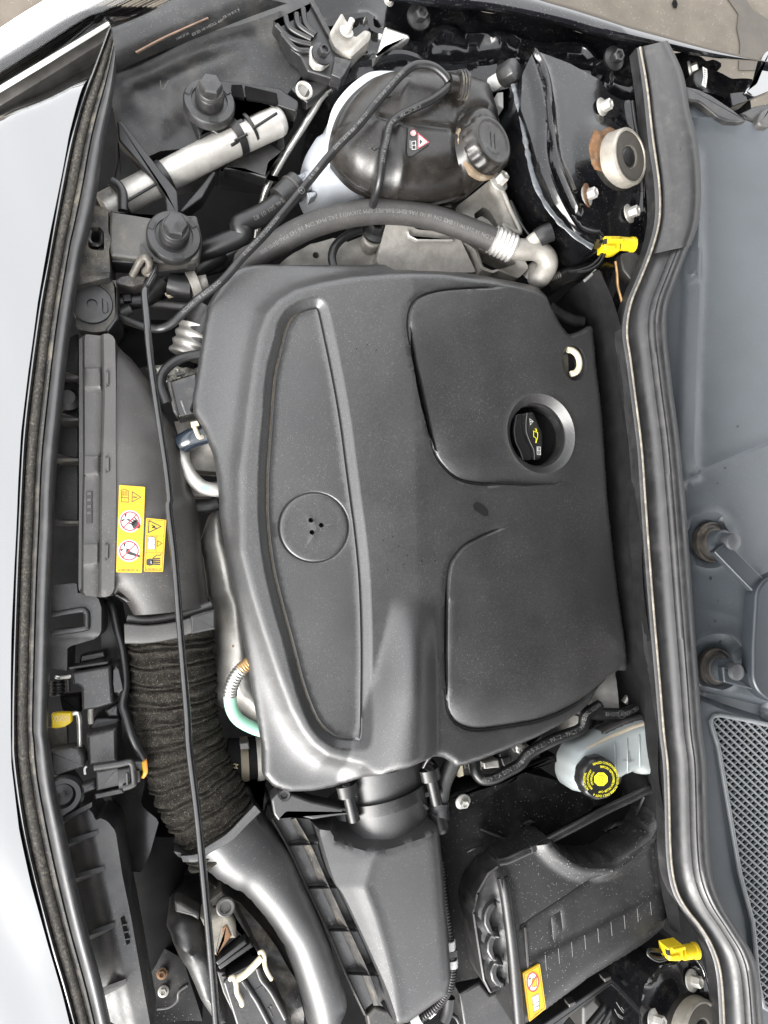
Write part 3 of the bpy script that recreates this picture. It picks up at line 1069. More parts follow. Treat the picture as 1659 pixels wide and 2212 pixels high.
CO_L = K('v', '497,585', '01', '1340,150 1230,330 1165,740 1140,880 1142,960 1200,1060 1262,1210 1285,1350 1298,1480', '02', '1300,100 1320,220 1370,480 1450,900 1520,1300 1555,1500', '13', '135,190 200,260 290,290 430,285 560,260 640,215')
CO_B = K('13', '720,160 850,95 1000,50 1100,45 1180,60 1230,90 1255,118 1300,112 1420,80 1659,0', '22', '300,1430 480,1350 600,1280 650,1240 710,1150 780,1090 845,1052')
CO_R = K('22', '848,1045 832,880 810,740 780,520 750,270 722,0', '21', '690,1000 650,700 635,540 625,450')
CO_T = K('21', '600,455 540,490 480,512 460,500 400,420 350,330 318,210', '11', '1659,165 1500,148 1300,130 1100,138 920,135 880,105 860,92 700,92 400,88 150,82', 'v', '530,568')
cov_out = np.vstack([W(CO_L, -.032), W(CO_B, -.030), W(CO_R, -.058), W(CO_T[:7], -.05), W(CO_T[7:], -.028)])
Mp = K('11', '0,1290 25,1120 50,900 80,680 115,500 160,380 230,300 330,240 480,200 660,166 890,147 1200,138 1659,178')
Mp += K('21', '330,200 600,300', 'v', '1500,800 1500,1600 1100,1720 950,1720', '12', '1000,1700 800,1640 720,1578 620,1573 520,1545 430,1478 370,1400 300,1270 220,1060 130,790 60,560 0,320', 'v', '518,1120')
Mw = W(Mp, 0)
Ov = K('11', '205,530 225,450 270,370 340,320 440,292 490,305 520,350 548,470 600,720 650,1000 690,1300 725,1560', '12', '735,160 765,450 780,800 780,1200 772,1420 740,1490 690,1505 600,1500 540,1480 460,1420 400,1330 330,1150 270,920 210,700 160,500 130,330 112,150 108,0', '11', '112,1300 130,1050 155,750')
Ow = W(cr(Ov, 5, True), 0)
F2 = K('11', '1659,235 1400,240 1200,255 1080,288 1030,330 1006,400 1006,500 1040,680 1080,870 1120,1050 1160,1210 1210,1290 1290,1360 1400,1390 1659,1408', '21', '250,1408 420,1400 560,1380 680,1360 760,1340 740,1000 700,520 590,430 470,560 330,330 200,250')
F3 = K('12', '1659,168 1500,215 1400,260 1330,300 1278,360 1246,430 1230,600 1225,900 1228,1200 1246,1290 1290,1350 1360,1380 1450,1385 1659,1355', '22', '330,1325 480,1262 600,1180 700,1080 790,1040 900,1040 880,700 840,300 780,60 600,80 420,118')
F2w = W(cr(F2[:17], 5), base_cov)
F2p = np.vstack([F2w, W(F2[17:], base_cov)])
F3a = cr(F3[:19], 5)
F3w = W(F3a, base_cov)
F3p = np.vstack([F3w, W(F3[19:], base_cov)])
Hx = W(K('12', '1040,560 1030,1000 1000,1400 960,1700'), .01)
HxA, HxB = Hx[0], Hx[-1]
hd = (HxB - HxA) / np.linalg.norm(HxB - HxA)
HL = np.linalg.norm(HxB - HxA)
oilc = Pf(*K('21', '318,1100')[0], base_cov)
emb = P(*K('12', '442,185')[0], -.007)
EMR = .0478
slot = W(K('11', '1003,470 1028,560 1052,690 1090,850 1125,1010 1158,1170 1168,1215 1152,1195 1105,1060 1070,950 1040,810 1026,690 1008,560'), lambda X, Y: base_cov(X, Y) - .004)
slot2 = W(K('12', '1229,500 1233,600 1229,900 1231,1180 1224,1180 1216,900 1221,600'), base_cov)
dipc = Pf(*K('21', '512,680')[0], base_cov)


def hump(X, Y):
    t = ((X - HxA[0]) * hd[0] + (Y - HxA[1]) * hd[1]) / HL
    n_ = (X - HxA[0]) * -hd[1] + (Y - HxA[1]) * hd[0]
    wl = .030 + .052 * np.clip(t, 0, 1) ** 1.5
    wr = .034 + .022 * np.clip(t, 0, 1)
    # n_ > 0 is towards +x here
    w = np.where(n_ > 0, wr, wl)
    q = np.clip(np.abs(n_) / w, 0, 1)
    prof = np.cos(q * math.pi / 2) ** 1.15
    H = .040 * ss(-.02, .55, t)
    tip = ss(-.06, .12, t)
    return H * tip * prof


def hf_cov(X, Y):
    h = base_cov(X, Y)
    sm = sdf(X, Y, Mw)
    h = h - np.where(sm < 0, .030 * (1 - np.exp(np.minimum(sm, 0) / .016)), 0) - .0025 * np.exp(-(sm / .0035) ** 2)
    so_ = sdf(X, Y, Ow)
    h = h - .0085 * np.clip(so_ / .010, 0, 1) - .0016 * np.exp(-((so_ - .0118) / .0011) ** 2) + .0012 * np.exp(-((so_ - .0145) / .0012) ** 2)
    h = h + hump(X, Y)
    s2 = sdf(X, Y, F2p)
    fd = ss(P(1118, 1000, 0).x, P(1040, 1000, 0).x, X)
    h = h + fd * (.0035 * ss(-.001, .0025, s2) - .005 * np.exp(-((s2 + .002) / .0016) ** 2))
    s3 = sdf(X, Y, F3p)
    h = h + np.maximum(fd, ss(P(900, 1230, 0).y, P(900, 1450, 0).y, Y)) * (.0035 * ss(-.001, .0025, s3) - .005 * np.exp(-((s3 + .002) / .0016) ** 2)) + .006 * ss(0, .09, s3)
    h = h - ss(P(1300, 1000, 0).x, P(1060, 1000, 0).x, X) * .010 * np.exp(-np.maximum(s2, 0) / .02) * ss(-.001, .001, s2) * ss(P(900, 900, 0).y, P(900, 1040, 0).y, Y)
    h = h - .010 * np.exp(-np.maximum(s3, 0) / .02) * ss(-.001, .001, s3) * ss(P(900, 1470, 0).y, P(900, 1570, 0).y, Y)
    r = np.hypot(X - oilc.x, Y - oilc.y)
    h = h - .013 * np.clip((.060 - r) / .010, 0, 1) + .0015 * np.exp(-((r - .061) / .003) ** 2)
    r = np.hypot((X - dipc.x) / .8, Y - dipc.y)
    h = h - .012 * ss(.030, .022, r)
    r = np.hypot(X - emb.x, Y - emb.y)
    h = h - .0022 * np.exp(-((r - EMR) / .0011) ** 2) + .0007 * np.exp(-((r - EMR + .004) / .0009) ** 2)
    for k, a in enumerate((R(4), R(124), R(250))):
        dx, dy = X - emb.x - .002, Y - emb.y
        al = dx * math.cos(a) + dy * math.sin(a)
        pe = np.abs(-dx * math.sin(a) + dy * math.cos(a))
        h = h + .0009 * np.exp(-(pe / (.0012 + .0022 * np.clip(1 - al / .03, 0, 1))) ** 2) * (al > 0) * ss(.032, .008, al)
    # soft rolled border
    e = dist(X, Y, cov_out, True)
    h = h - .008 * (1 - dome(e, .011))
    return h


ec = thing('engine_cover', 'large matt black engine cover with round emblem recess and two inset panels', 'engine cover')
holes = [np.array([(oilc.x + .0475 * math.cos(a) - .003, oilc.y + .0475 * math.sin(a)) for a in np.linspace(0, 2 * math.pi, 60)[:-1]]), slot, slot2]
hb_ = [K('12', q)[0] for q in ('420,143', '482,173', '427,215')]
for u, v in hb_:
    c = P(u, v, -.008)
    holes.append(np.array([(c.x + .0036 * math.cos(a), c.y + .0036 * math.sin(a)) for a in np.linspace(0, 2 * math.pi, 15)[:-1]]))
dh = W(K('21', '463,600 490,596 520,610 545,640 550,680 540,725 515,752 482,755 470,700'), lambda X, Y: base_cov(X, Y) - .01)
circ = np.array([(math.cos(a), math.sin(a)) for a in np.linspace(0, 2 * math.pi, 120)[:-1]])
ring_f = [(np.array([[oilc.x, oilc.y]]) + circ * r_, True, (0,)) for r_ in (.064, .061, .058, .055, .052, .0500)]
ring_f += [(np.array([[emb.x, emb.y]]) + circ * EMR, True, (-.003, -.0018, -.0008, 0, .0008, .0018, .003, .0045)), (np.array([[dipc.x, dipc.y]]) + circ * np.array([.8, 1]) * .026, True, (-.003, 0, .003))]
shell = relief('cover_shell', cov_out, hf_cov, cover_m, ec, sp=.0046,
               feats=[(ccw(Ow), True, (-.0025, 0, .0028, .0055, .0085, .0105, .0115, .0125, .0135, .0145, .016)), (Mw, False, (-.02, -.015, -.010, -.006, -.003, -.001, .001, .003, .006)), (F2w, False, (-.004, -.002, -.0008, .0008, .002, .004)), (F3w, False, (-.004, -.002, -.0008, .0008, .002, .004))] + ring_f,
               holes=holes, skirt=.022, ang=48)
# dust settled in the groove of the long panel
gl = offset(ccw(resamp(Ow, .004, closed=True)), .0118)
gz = hf_cov(gl[:, 0], gl[:, 1])
k0 = int(np.argmin(np.hypot(gl[:, 0] - P(625, 640, 0).x, gl[:, 1] - P(625, 640, 0).y)))
gl, gz = np.roll(gl, -k0, 0), np.roll(gz, -k0)
nn_ = int(len(gl) * .46)
tube('dust_line', [(x, y, ZC + z + .0002) for (x, y), z in zip(gl[:nn_], gz[:nn_])], .0007, M('groove_dust', (.085, .070, .048), .95, spec=.1, var=.6, vs=120), ec, n=5, sub=1, px=False)
for q in ('502,166 600,158 503,182', '412,236 436,238 385,312', '385,95 430,126 405,132'):
    shp('badge_mark', [K('12', q)], -.008, residue_m, ec, hf=hf_cov, off=.0003)
# damp mark and drops on the cover
shp('damp_mark', [K('12', '1395,45 1420,30 1460,50 1490,80 1492,112 1470,118 1430,95 1400,75')], 0, insert_m, ec, hf=hf_cov, off=.0004)
for q in K('11', '572,773 690,598 754,573 806,606 982,523', '12', '848,264 940,300 992,353 969,407 1078,387 1160,384 905,240 650,1160 1113,509 875,436'):
    shp('water_drop', [ngon(*q, 1.5, 8, 1.8)], 0, klab_m, ec, hf=hf_cov, off=.0005)

# oil filler cap in its well
of = thing('oil_filler_cap', 'black oil filler cap with white and yellow symbols sunk in the engine cover', 'oil cap')
ocz = ZC + float(base_cov(np.array([oilc.x]), np.array([oilc.y]))[0]) - .016
oc = Vector((oilc.x - .004, oilc.y, ocz - .030))
lathe('filler_neck', oc, (-.1, 0, 1), [(.0465, .0), (.0465, .004), (.044, .0045), (.043, .001), (.002, .0005)], dark_m, of, n=40)
lathe('well_wall', oc, (-.06, 0, 1), [(.0478, -.004), (.0492, .024), (.0484, .025), (.0465, .005), (.044, -.002)], plast_m, of, n=48)
hc = oc.z - ZC + .031
hpoly = K('21', '165,985 270,965 285,1000 300,1040 325,1090 328,1160 315,1250 205,1262 190,1210 160,1150 150,1080')
grip = plate('grip', rnd(hpoly, 5), hc, .030, plast2_m, of, bev=.004)
tube('grip_ridge', [(u, v, hc + .0008) for u, v in K('21', '232,978 226,1030 228,1090 250,1150 272,1200 275,1255')], .0008, print2_m, grip, n=6)
low = plate('grip_step', rnd(K('21', '165,985 205,978 200,1060 215,1120 250,1180 255,1258 205,1262 190,1210 160,1150 150,1080'), 4), hc + .0035, .004, plast2_m, grip, bev=.002)
tri = K('21', '246,1008 270,1028 250,1050')
shp('warning_symbol', ringp(tri, 1.1) + [line2(*K('21', '250,1028 262,1029'), 1.2)], hc + .0004, wlab_m, grip)
cn = K('21', '268,1082 296,1092 296,1122 290,1140 286,1156 281,1155 284,1128 270,1118')
shp('oil_can_symbol', ringp(cn, 1.2) + [line2(*K('21', '282,1068 288,1086'), 2), line2(*K('21', '278,1070 290,1074'), 1.6)], hc + .0004, yprint_m, grip)
bkk = K('21', '289,1176 312,1178 313,1226 290,1224')
shp('manual_symbol', ringp(bkk, 1) + [line2(*K('21', '290,1200 312,1201'), 1.2), line2(*K('21', '294,1182 294,1196'), .9), line2(*K('21', '301,1182 301,1196'), .9), line2(*K('21', '302,1206 302,1220'), 1.2)], hc + .0004, wlab_m, grip)

# dipstick loop
dz = float(base_cov(np.array([dipc.x]), np.array([dipc.y]))[0])
dp = thing('dipstick', 'cream dipstick loop standing in its recess at the rear edge of the engine cover', 'dipstick')
tube('loop_handle', [(u, v, dz - .002) for u, v in K('21', '472,604 495,606 525,628 540,665 540,705 522,735 492,746')], .0048, cream_m, dp, n=10)
plate('dipstick_seat', rnd(K('21', '466,600 505,640 515,690 500,740 478,745 466,690'), 5), dz - .011, .02, dark_m, dp, bev=.001)

# ------------------------------------------------------------------ front bumper, lamp, front seal
BE = K('00', '655,148 560,400 490,580 420,830 360,1130 310,1400', '01', '280,100 235,350 180,750 140,1100 122,1400', '02', '112,150 100,400 85,800 78,1100 75,1400', '03', '80,110 130,480 200,800 300,1180 380,1450 450,1720')
SRt = K('00', '690,360 672,560 610,900 570,1180 510,1450', '01', '490,50 440,350 400,650 365,1000 340,1250 325,1500', '02', '322,200 305,600 295,1000 285,1400', '03', '300,20 330,250 390,520 450,800 520,1100 600,1400 672,1720')
bum = thing('front_bumper', 'glossy black front bumper panel along the outer side of the front seal', 'bumper')
bo = BE + K('03', '100,1760', 'v', '-160,2290 -220,1500 -220,700 -180,300', '00', '-300,600 0,440 330,250 560,130')
bow = W(bo, -.02)
bew = W(cr(BE, 5), -.008)


turn = W(K('00', '-400,880 -50,765 200,680 400,600 490,560 600,500 900,300 700,-300 -600,-300'), -.02)


def hf_bum(X, Y):
    d = dist(X, Y, bew)
    q = np.maximum(sdf(X, Y, turn), 0)
    return -1.3 * (np.sqrt(q * q + .010 ** 2) - .010) - .008 - .55 * d ** 1.7 + .002 * np.sin(Y * 26 + X * 8) + .0014 * np.sin(X * 70 + Y * 22)


relief('bumper_skin', bow, hf_bum, paint_m, bum, sp=.010, skirt=.05, ang=80)
fs_ = thing('front_seal', 'dusty foam and rubber seal running down the front edge of the engine bay', 'rubber seal')
strip('paint_lip', BE, SRt, [(-.03, -.012), (0, -.006), (.03, -.005), (.10, -.010), (.14, -.03)], paint_m, bum, n=120)
strip('foam_strip', BE, SRt, [(.12, -.025), (.13, -.011), (.22, -.008), (.33, -.009), (.40, -.012), (.42, -.025)], foam_m, fs_, n=160)
strip('mounting_ledge', BE, SRt, [(.40, -.022), (.42, -.013), (.47, -.0125), (.48, -.0105), (.54, -.0105), (.56, -.014), (.62, -.02)], dusty_m, fs_, n=160)
strip('seal_tube', BE, SRt, [(.58, -.022), (.585, -.012), (.61, -.005), (.66, .0015), (.73, .005), (.80, .006), (.87, .004), (.94, -.002), (.98, -.009), (1.0, -.018), (.99, -.026)], rubber_m, fs_, n=160)

hl = thing('headlamp', 'clear headlamp with silver ribs and a black housing in the bay corner', 'headlamp')
LN = K('00', '-60,580 300,360 650,142 760,125 1060,-30 330,-40 0,175 -80,215')
rib_a = K('00', '-60,575 300,358 650,142 780,100 1060,-30')
rib_b = K('00', '-80,215 0,165 130,80 260,0 330,-60')
lw = W(LN, -.05)
relief('lamp_bowl', lw, lambda X, Y: -.075 + 0 * X, bowl_m, hl, sp=.02, skirt=.04)
A_, B_ = resamp(cr(rib_a, 6), n=40), resamp(cr(rib_b, 6), n=40)
for k in range(24):
    t = (k + .5) / 24.4
    w_ = .008 + .012 * ((k * 7) % 5) / 4
    strip('lamp_rib', [tuple(a * (1 - t + w_) + b * (t - w_)) for a, b in zip(A_, B_)], [tuple(a * (1 - t - w_) + b * (t + w_)) for a, b in zip(A_, B_)], [(0, -.074), (.2, -.064), (.5, -.060 + .003 * (k % 3)), (.8, -.064), (1, -.074)], chrome_m, hl, n=24)
strip('lens_rim', [tuple(np.array(q)) for q in K('00', '-60,585 300,368 655,150')], K('00', '-60,545 300,330 640,128'), [(0, -.05), (0, -.036), (.5, -.033), (1, -.036), (1, -.05)], M('rim_clear', (.72, .73, .70), .2, var=.05, coat=.5), hl, n=24)
V, F = [], []
for i in range(40):
    for t in np.linspace(0, 1, 9):
        q = P(*(A_[i] * (1 - t) + B_[i] * t), -.040 + .016 * math.sin(t * math.pi))
        V.append(q[:])
for i in range(39):
    for k in range(8):
        F.append((i * 9 + k, i * 9 + k + 1, (i + 1) * 9 + k + 1, (i + 1) * 9 + k))
# lens as a closed thin shell
nv = len(V)
V2 = V + [(x, y, z - .003) for x, y, z in V]
F2_ = F + [tuple(i + nv for i in f[::-1]) for f in F]
mk('lens', V2, F2_, glass_m, hl, 60)
HO = K('00', '655,330 690,360 800,310 1100,190 1400,60 1700,-60 1900,-60', '10', '480,-40 520,90 470,180 350,330 380,420 330,480 200,640 60,760', '00', '1480,760 1180,830 950,860 860,900 760,820 700,700 660,620 680,500')
how = W(HO, -.09)
hcre = W(cr(K('00', '690,430 900,330 1200,210 1480,110 1659,60')), -.08)
hbox = W(K('00', '700,480 960,370 1480,190 1475,330 1420,460 1380,480 1100,560 1110,740 960,830 690,660'), -.09)
hlo = W(K('00', '690,700 960,840 1120,760 1180,850 1170,1000 860,960'), -.1)


def hf_ho(X, Y):
    s = sdf(X, Y, hbox)
    d = dist(X, Y, hcre)
    up = ss(.0, .03, s)
    h = -.095 + .012 * np.exp(-(d / .012) ** 2) + .010 * up
    h = h - .5 * np.maximum(0, P(400, 260, -.09).y - Y) ** 1 * .5
    h = h + .004 * np.sin(X * 31 + Y * 19)
    return h


relief('lamp_housing', how, hf_ho, plast_m, hl, sp=.007, feats=[(ccw(hbox), True, (-.006, -.002, .002, .006)), (hcre, False, (-.008, 0, .008))], skirt=.14)
FE = K('00', '655,165 740,135 900,65 1060,-30 1240,-90')
FEb = K('00', '690,430 900,330 1200,210 1480,100 1700,20')
strip('housing_flange', FE, FEb, [(0, -.08), (0, -.050), (.25, -.049), (.5, -.052), (.75, -.058), (1, -.078)], plast_m, hl, n=30)
strip('flange_rim', K('00', '800,305 960,220 1140,140 1230,100'), K('00', '815,320 970,235 1150,150 1240,112'), [(0, -.056), (.5, -.046), (1, -.056)], M('amber_rim', (.35, .24, .18), .3, var=.3, vs=60), hl, n=16)
for s_, (x, y), z_ in (('>PP TV20< 01 02 03', (1230, 160), 9), ('A 218 01 B2', (1370, 80), 8), ('01 JC2011', (1080, 215), 7)):
    txt(s_, *K('00', '%d,%d' % (x, y))[0], z_, -27 + 180, -.0505, print2_m, hl)
for u, v, r_ in ((1265, 265, 9), (1362, 282, 7), (1320, 348, 9)):
    shp('moulded_mark', ringp(ngon(*K('00', '%d,%d' % (u, v))[0], r_, 20), .8), -.08, print2_m, hl, hf=hf_ho, off=.0005)
txt('MACSD', *K('00', '1355,240')[0], 4, 165, -.08, print2_m, hl, hf=hf_ho)
txt('1E1', *K('00', '1265,262')[0], 7, 165, -.08, print2_m, hl, hf=hf_ho)
tube('dried_drip', [(*K('00', q)[0], -.077) for q in ('950,478', '955,520', '968,528', '982,505', '998,475')], .0007, print2_m, hl, n=5)

# ------------------------------------------------------------------ upper cross member behind the front seal
cm = thing('cross_member', 'black plastic front cross member with open pockets beside the front seal', 'cross member')
edge = [tuple(q) for q in resamp(cr(SRt, 5), n=120)]


def between(v0, v1, shift=-8):
    return [(u + shift, v) for u, v in edge if v0 <= v <= v1]


pa = between(430, 640) + K('00', '655,1659 645,1480 660,1420 640,1370 640,1230 550,1215')
relief('top_plate', W(pa, -.045), lambda X, Y: -.045 + .01 * ss(P(0, 570, -.045).y, P(0, 590, -.045).y, Y), dusty_m, cm, sp=.006, holes=[W(rnd(K('00', '528,1340 590,1335 612,1365 615,1475 540,1470 515,1450'), 4), -.04)], skirt=.07)
tube('pocket_liner', [(*q, -.05) for q in rnd(K('00', '540,1345 590,1340 603,1370 600,1440 580,1455 540,1445 525,1420 540,1345'), 5)], .003, plast2_m, cm, n=6, sub=2)
pb = rnd(K('01', '450,200 660,185 690,250 695,420 640,490 560,500 450,480'), 4)
relief('cap_box', W(pb, -.055), lambda X, Y: -.055 + 0 * X, dusty_m, cm, sp=.006, holes=[W(ngon(*K('01', '545,350')[0], 31, 30, 37), -.055)], skirt=.09)
plate('box_lip', K('01', '660,185 690,190 700,420 640,500 625,480 680,410 680,240'), -.048, .03, plast_m, cm, bev=.002)
plate('lock_insert', rnd(K('01', '545,470 590,440 580,475 555,490'), 2), -.085, .02, red_m, cm, bev=.002)
plate('hook_carrier', rnd(K('E1', '700,530 770,490 840,480 960,490 1010,470 980,560 880,590 710,560'), 3), -.06, .03, dusty_m, cm, bev=.002)
# pockets beside the intake duct
for a, b in ((505, 755), (770, 1005), (1020, 1245), (1260, 1615)):
    va, vb = 535.7 + .3646 * a, 535.7 + .3646 * b
    q = between(va, vb, -6) + [(168, vb), (168, va)]
    plate('pocket_floor', q, -.10, .01, plast_m, cm, bev=.001)
    q = between(vb, vb + 9, -6) + [(170, vb + 8), (170, vb - 1)]
    if len(q) < 4:
        e = min(edge, key=lambda z: abs(z[1] - vb))
        q = [(e[0] - 6, vb + 7), (e[0] - 6, vb), (170, vb), (170, vb + 7)]
    plate('pocket_rib', q, -.05, .06, dusty_m, cm, bev=.001)
lathe('rubber_buffer', P(*K('01', '400,890')[0], -.09), (.2, 0, 1), [(.02, 0), (.022, .008), (.02, .016), (.012, .018), (.010, .008), (.003, .008)], rubber2_m, cm, n=24)
pc = between(1258, 1450, -6) + K('02', '390,1040 392,900 420,890 560,850 600,810 600,660 580,600 540,580 460,575 455,515')
relief('pocket_plate', W(pc, -.045), lambda X, Y: -.045 - .008 * ss(P(0, 1375, -.045).y, P(0, 1395, -.045).y, Y), plast_m, cm, sp=.006, holes=[W(rnd(K('02', '240,705 480,680 500,690 500,770 480,790 240,805'), 5), -.047)], skirt=.06)
tube('pocket_rim', [(*q, -.043) for q in K('02', '310,705 480,675 505,685 515,700 515,765 500,785 310,812')], .004, plast_m, cm, n=8, sub=3)
# sloping lower end with triangular gussets
pd = between(1610, 2230, -6) + K('03', '905,1700 850,1400 780,1000 730,760 690,500 640,440 600,425 570,440 560,400 520,360 440,350 400,300 330,240')
pdw = W(pd, -.06)
split = W(cr(K('03', '545,390 580,540 630,760 700,1080 770,1420 830,1720')), -.06)


def hf_pd(X, Y):
    d = dist(X, Y, split)
    left = X < np.interp(Y, split[::-1, 1], split[::-1, 0])
    return -.050 - np.where(left, .55 * d, 0) * ss(0, .02, d) - .0


relief('lower_beam', pdw, hf_pd, plast_m, cm, sp=.006, feats=[(split, False, (-.004, 0, .003))], skirt=.08, ang=30)
for tip, b1, b2 in (('545,372', '370,465', '375,500'), ('577,540', '400,595', '412,645'), ('617,752', '440,800', '455,860'), ('680,1085', '520,1140', '540,1205'), ('748,1420', '610,1470', '625,1540')):
    a, b, c = (K('03', z)[0] for z in (tip, b1, b2))
    A, B, C_ = P(*a, -.046), P(*b, -.052), P(*c, -.105)
    up = Vector((0, .006, 0))
    V = [A[:], B[:], C_[:], (A + up)[:], (B + up)[:], (C_ + up)[:]]
    mk('gusset', V, [(0, 2, 1), (3, 4, 5), (0, 1, 4, 3), (1, 2, 5, 4), (2, 0, 3, 5)], plast_m, cm, 0)
lathe('mount_boss', P(*K('03', '370,305')[0], -.055), (.25, 0, 1), [(.027, -.02), (.027, .002), (.022, .005), (.016, .004), (.013, -.004), (.003, -.006)], plast2_m, cm, n=28)
relief('vent_slot', W(rnd(K('03', '712,1035 735,1025 770,1190 750,1200'), 2), -.046), lambda X, Y: -.0475 + 0 * X, dark_m, cm, sp=.006, skirt=.01)
for k in range(3):
    u, v = K('03', '%d,%d' % (738 + k * 9, 1075 + k * 42))[0]
    plate('slot_rib', [(u - 5, v - 1), (u + 5, v - 3), (u + 5, v), (u - 5, v + 2)], -.045, .005, plast_m, cm, bev=.0005)

# ------------------------------------------------------------------ intake duct
dk = thing('intake_duct', 'flat dusty black air intake duct with two yellow stickers beside the front seal', 'air duct')
FLG = rnd(K('01', '462,520 500,510 600,520 650,515 685,540 690,800 690,1200', '02', '692,0 688,300 680,560 650,595 600,600 480,588 458,560 462,100', '01', '462,900'), 4)
flw = W(FLG, -.03)
rib_l = W(K('01', '605,530 612,900 600,1300', '02', '595,100 592,590'), -.03)
rib_2 = W(K('01', '492,520 495,1300', '02', '488,100 485,590'), -.03)
raised = [W(rnd(K('01', q), 2), -.03) for q in ('497,708 600,705 602,830 497,835', '494,1225 592,1225 590,1340 492,1350')] + [W(rnd(K('02', '490,278 590,275 588,405 488,412'), 2), -.03)]
clip_y = [P(0, v, -.03).y for u, v in K('01', '0,770 0,1280', '02', '0,330')]


def hf_fl(X, Y):
    xl = np.interp(Y, rib_l[::-1, 1], rib_l[::-1, 0])
    x2 = np.interp(Y, rib_2[::-1, 1], rib_2[::-1, 0])
    h = -.030 + .007 * ss(-.0015, .0015, X - xl) - .008 * ss(.0015, -.0015, X - x2)
    for q in raised:
        h = h + .003 * ss(-.001, .002, sdf(X, Y, q))
    return h - .003 * np.exp(-((X - xl) / .0015) ** 2)


relief('duct_flange', flw, hf_fl, duct_m, dk, sp=.006, feats=[(rib_l, False, (-.003, -.001, .001, .003)), (rib_2, False, (-.002, .002))] + [(ccw(q), True, (0, .0025)) for q in raised], skirt=.05)
BOD = K('01', '680,545 760,610 840,715 890,790 960,930 1030,1060 1080,1250 1120,1430', '02', '1150,0 1172,110 1200,400 1226,620 1240,660 1000,690 780,710 745,640 690,575 640,600', '01', '640,900')
bdw = W(BOD, -.035)
bedge = W(cr(K('01', '690,560 760,610 840,715 890,790 960,930 1030,1060 1080,1250 1120,1430', '02', '1150,0 1172,110 1200,400 1226,620')), -.035)
ledge_ = W(cr(K('02', '600,560 690,575 745,640 780,715')), -.035)


def hf_bd(X, Y):
    d = dist(X, Y, bedge)
    h = -.075 + .0495 * dome(d, .085)
    h = h - .03 * (1 - dome(dist(X, Y, ledge_), .04))
    return h


relief('duct_body', bdw, hf_bd, duct_m, dk, sp=.006, skirt=.045, ang=60)
for (t, q) in (('01', '628,728 645,728 645,812 628,812'), ('01', '625,1238 648,1238 648,1322 625,1322'), ('02', '622,285 645,285 642,372 622,372')):
    a = K(t, q)
    plate('clip', rnd([(x, y) for x, y in a], 2), -.0205, .006, duct_m, dk, bev=.001)
    plate('clip_notch', [(a[0][0] - .5, a[0][1] - 2), (a[0][0] + 3, a[0][1] - 2), (a[0][0] + 3, a[0][1] + 3), (a[0][0] - .5, a[0][1] + 3)], -.0201, .005, klab_m, dk, bev=0)
    plate('clip_notch', [(a[3][0] - .5, a[3][1] - 3), (a[3][0] + 3, a[3][1] - 3), (a[3][0] + 3, a[3][1] + 2), (a[3][0] - .5, a[3][1] + 2)], -.0201, .005, klab_m, dk, bev=0)
plate('vent_slot', rnd(K('01', '510,1440 546,1440 546,1632 512,1632'), 1), -.0285, .004, klab_m, dk, bev=.0005)
for k in range(4):
    v = 1062 + k * 14
    plate('vent_rib', [(188, v), (198, v), (198, v + 7), (188, v + 7)], -.0275, .004, duct_m, dk, bev=.0005)
plate('side_clip', rnd(K('02', '680,585 750,605 780,625 750,630'), 2), -.04, .01, duct_m, dk, bev=.002)
pr_ = [P(*q, -.055)[:] for q in K('02', '755,725 880,735 1030,712 1150,680 1255,645')]
tube('outlet_rim', pr_, .0062, duct_m, dk, px=False, n=10)
# stickers
def no_sign(parent, u, v, r, h, hf):
    shp('white_disc', [ngon(u, v, r, 28, r * .98)], h, wlab_m, parent, hf, .0010)


def sticker(parent, name, outline, h, hf, mat, label=None):
    w = [P(u, v, h) for u, v in outline]
    w = np.array([(p.x, p.y) for p in w])
    w = ccw(w)
    V = [(x, y, ZC + float(hf(np.array([x]), np.array([y]))[0]) + .0006) for x, y in w]
    V += [(x, y, z - .003) for x, y, z in V]
    n = len(w)
    F = [tuple(range(n))] + [(i, i + n, (i + 1) % n + n, (i + 1) % n) for i in range(n)]
    o = mk(name, V, F, mat, parent, 0)
    if label:
        o['label'] = label
    return o


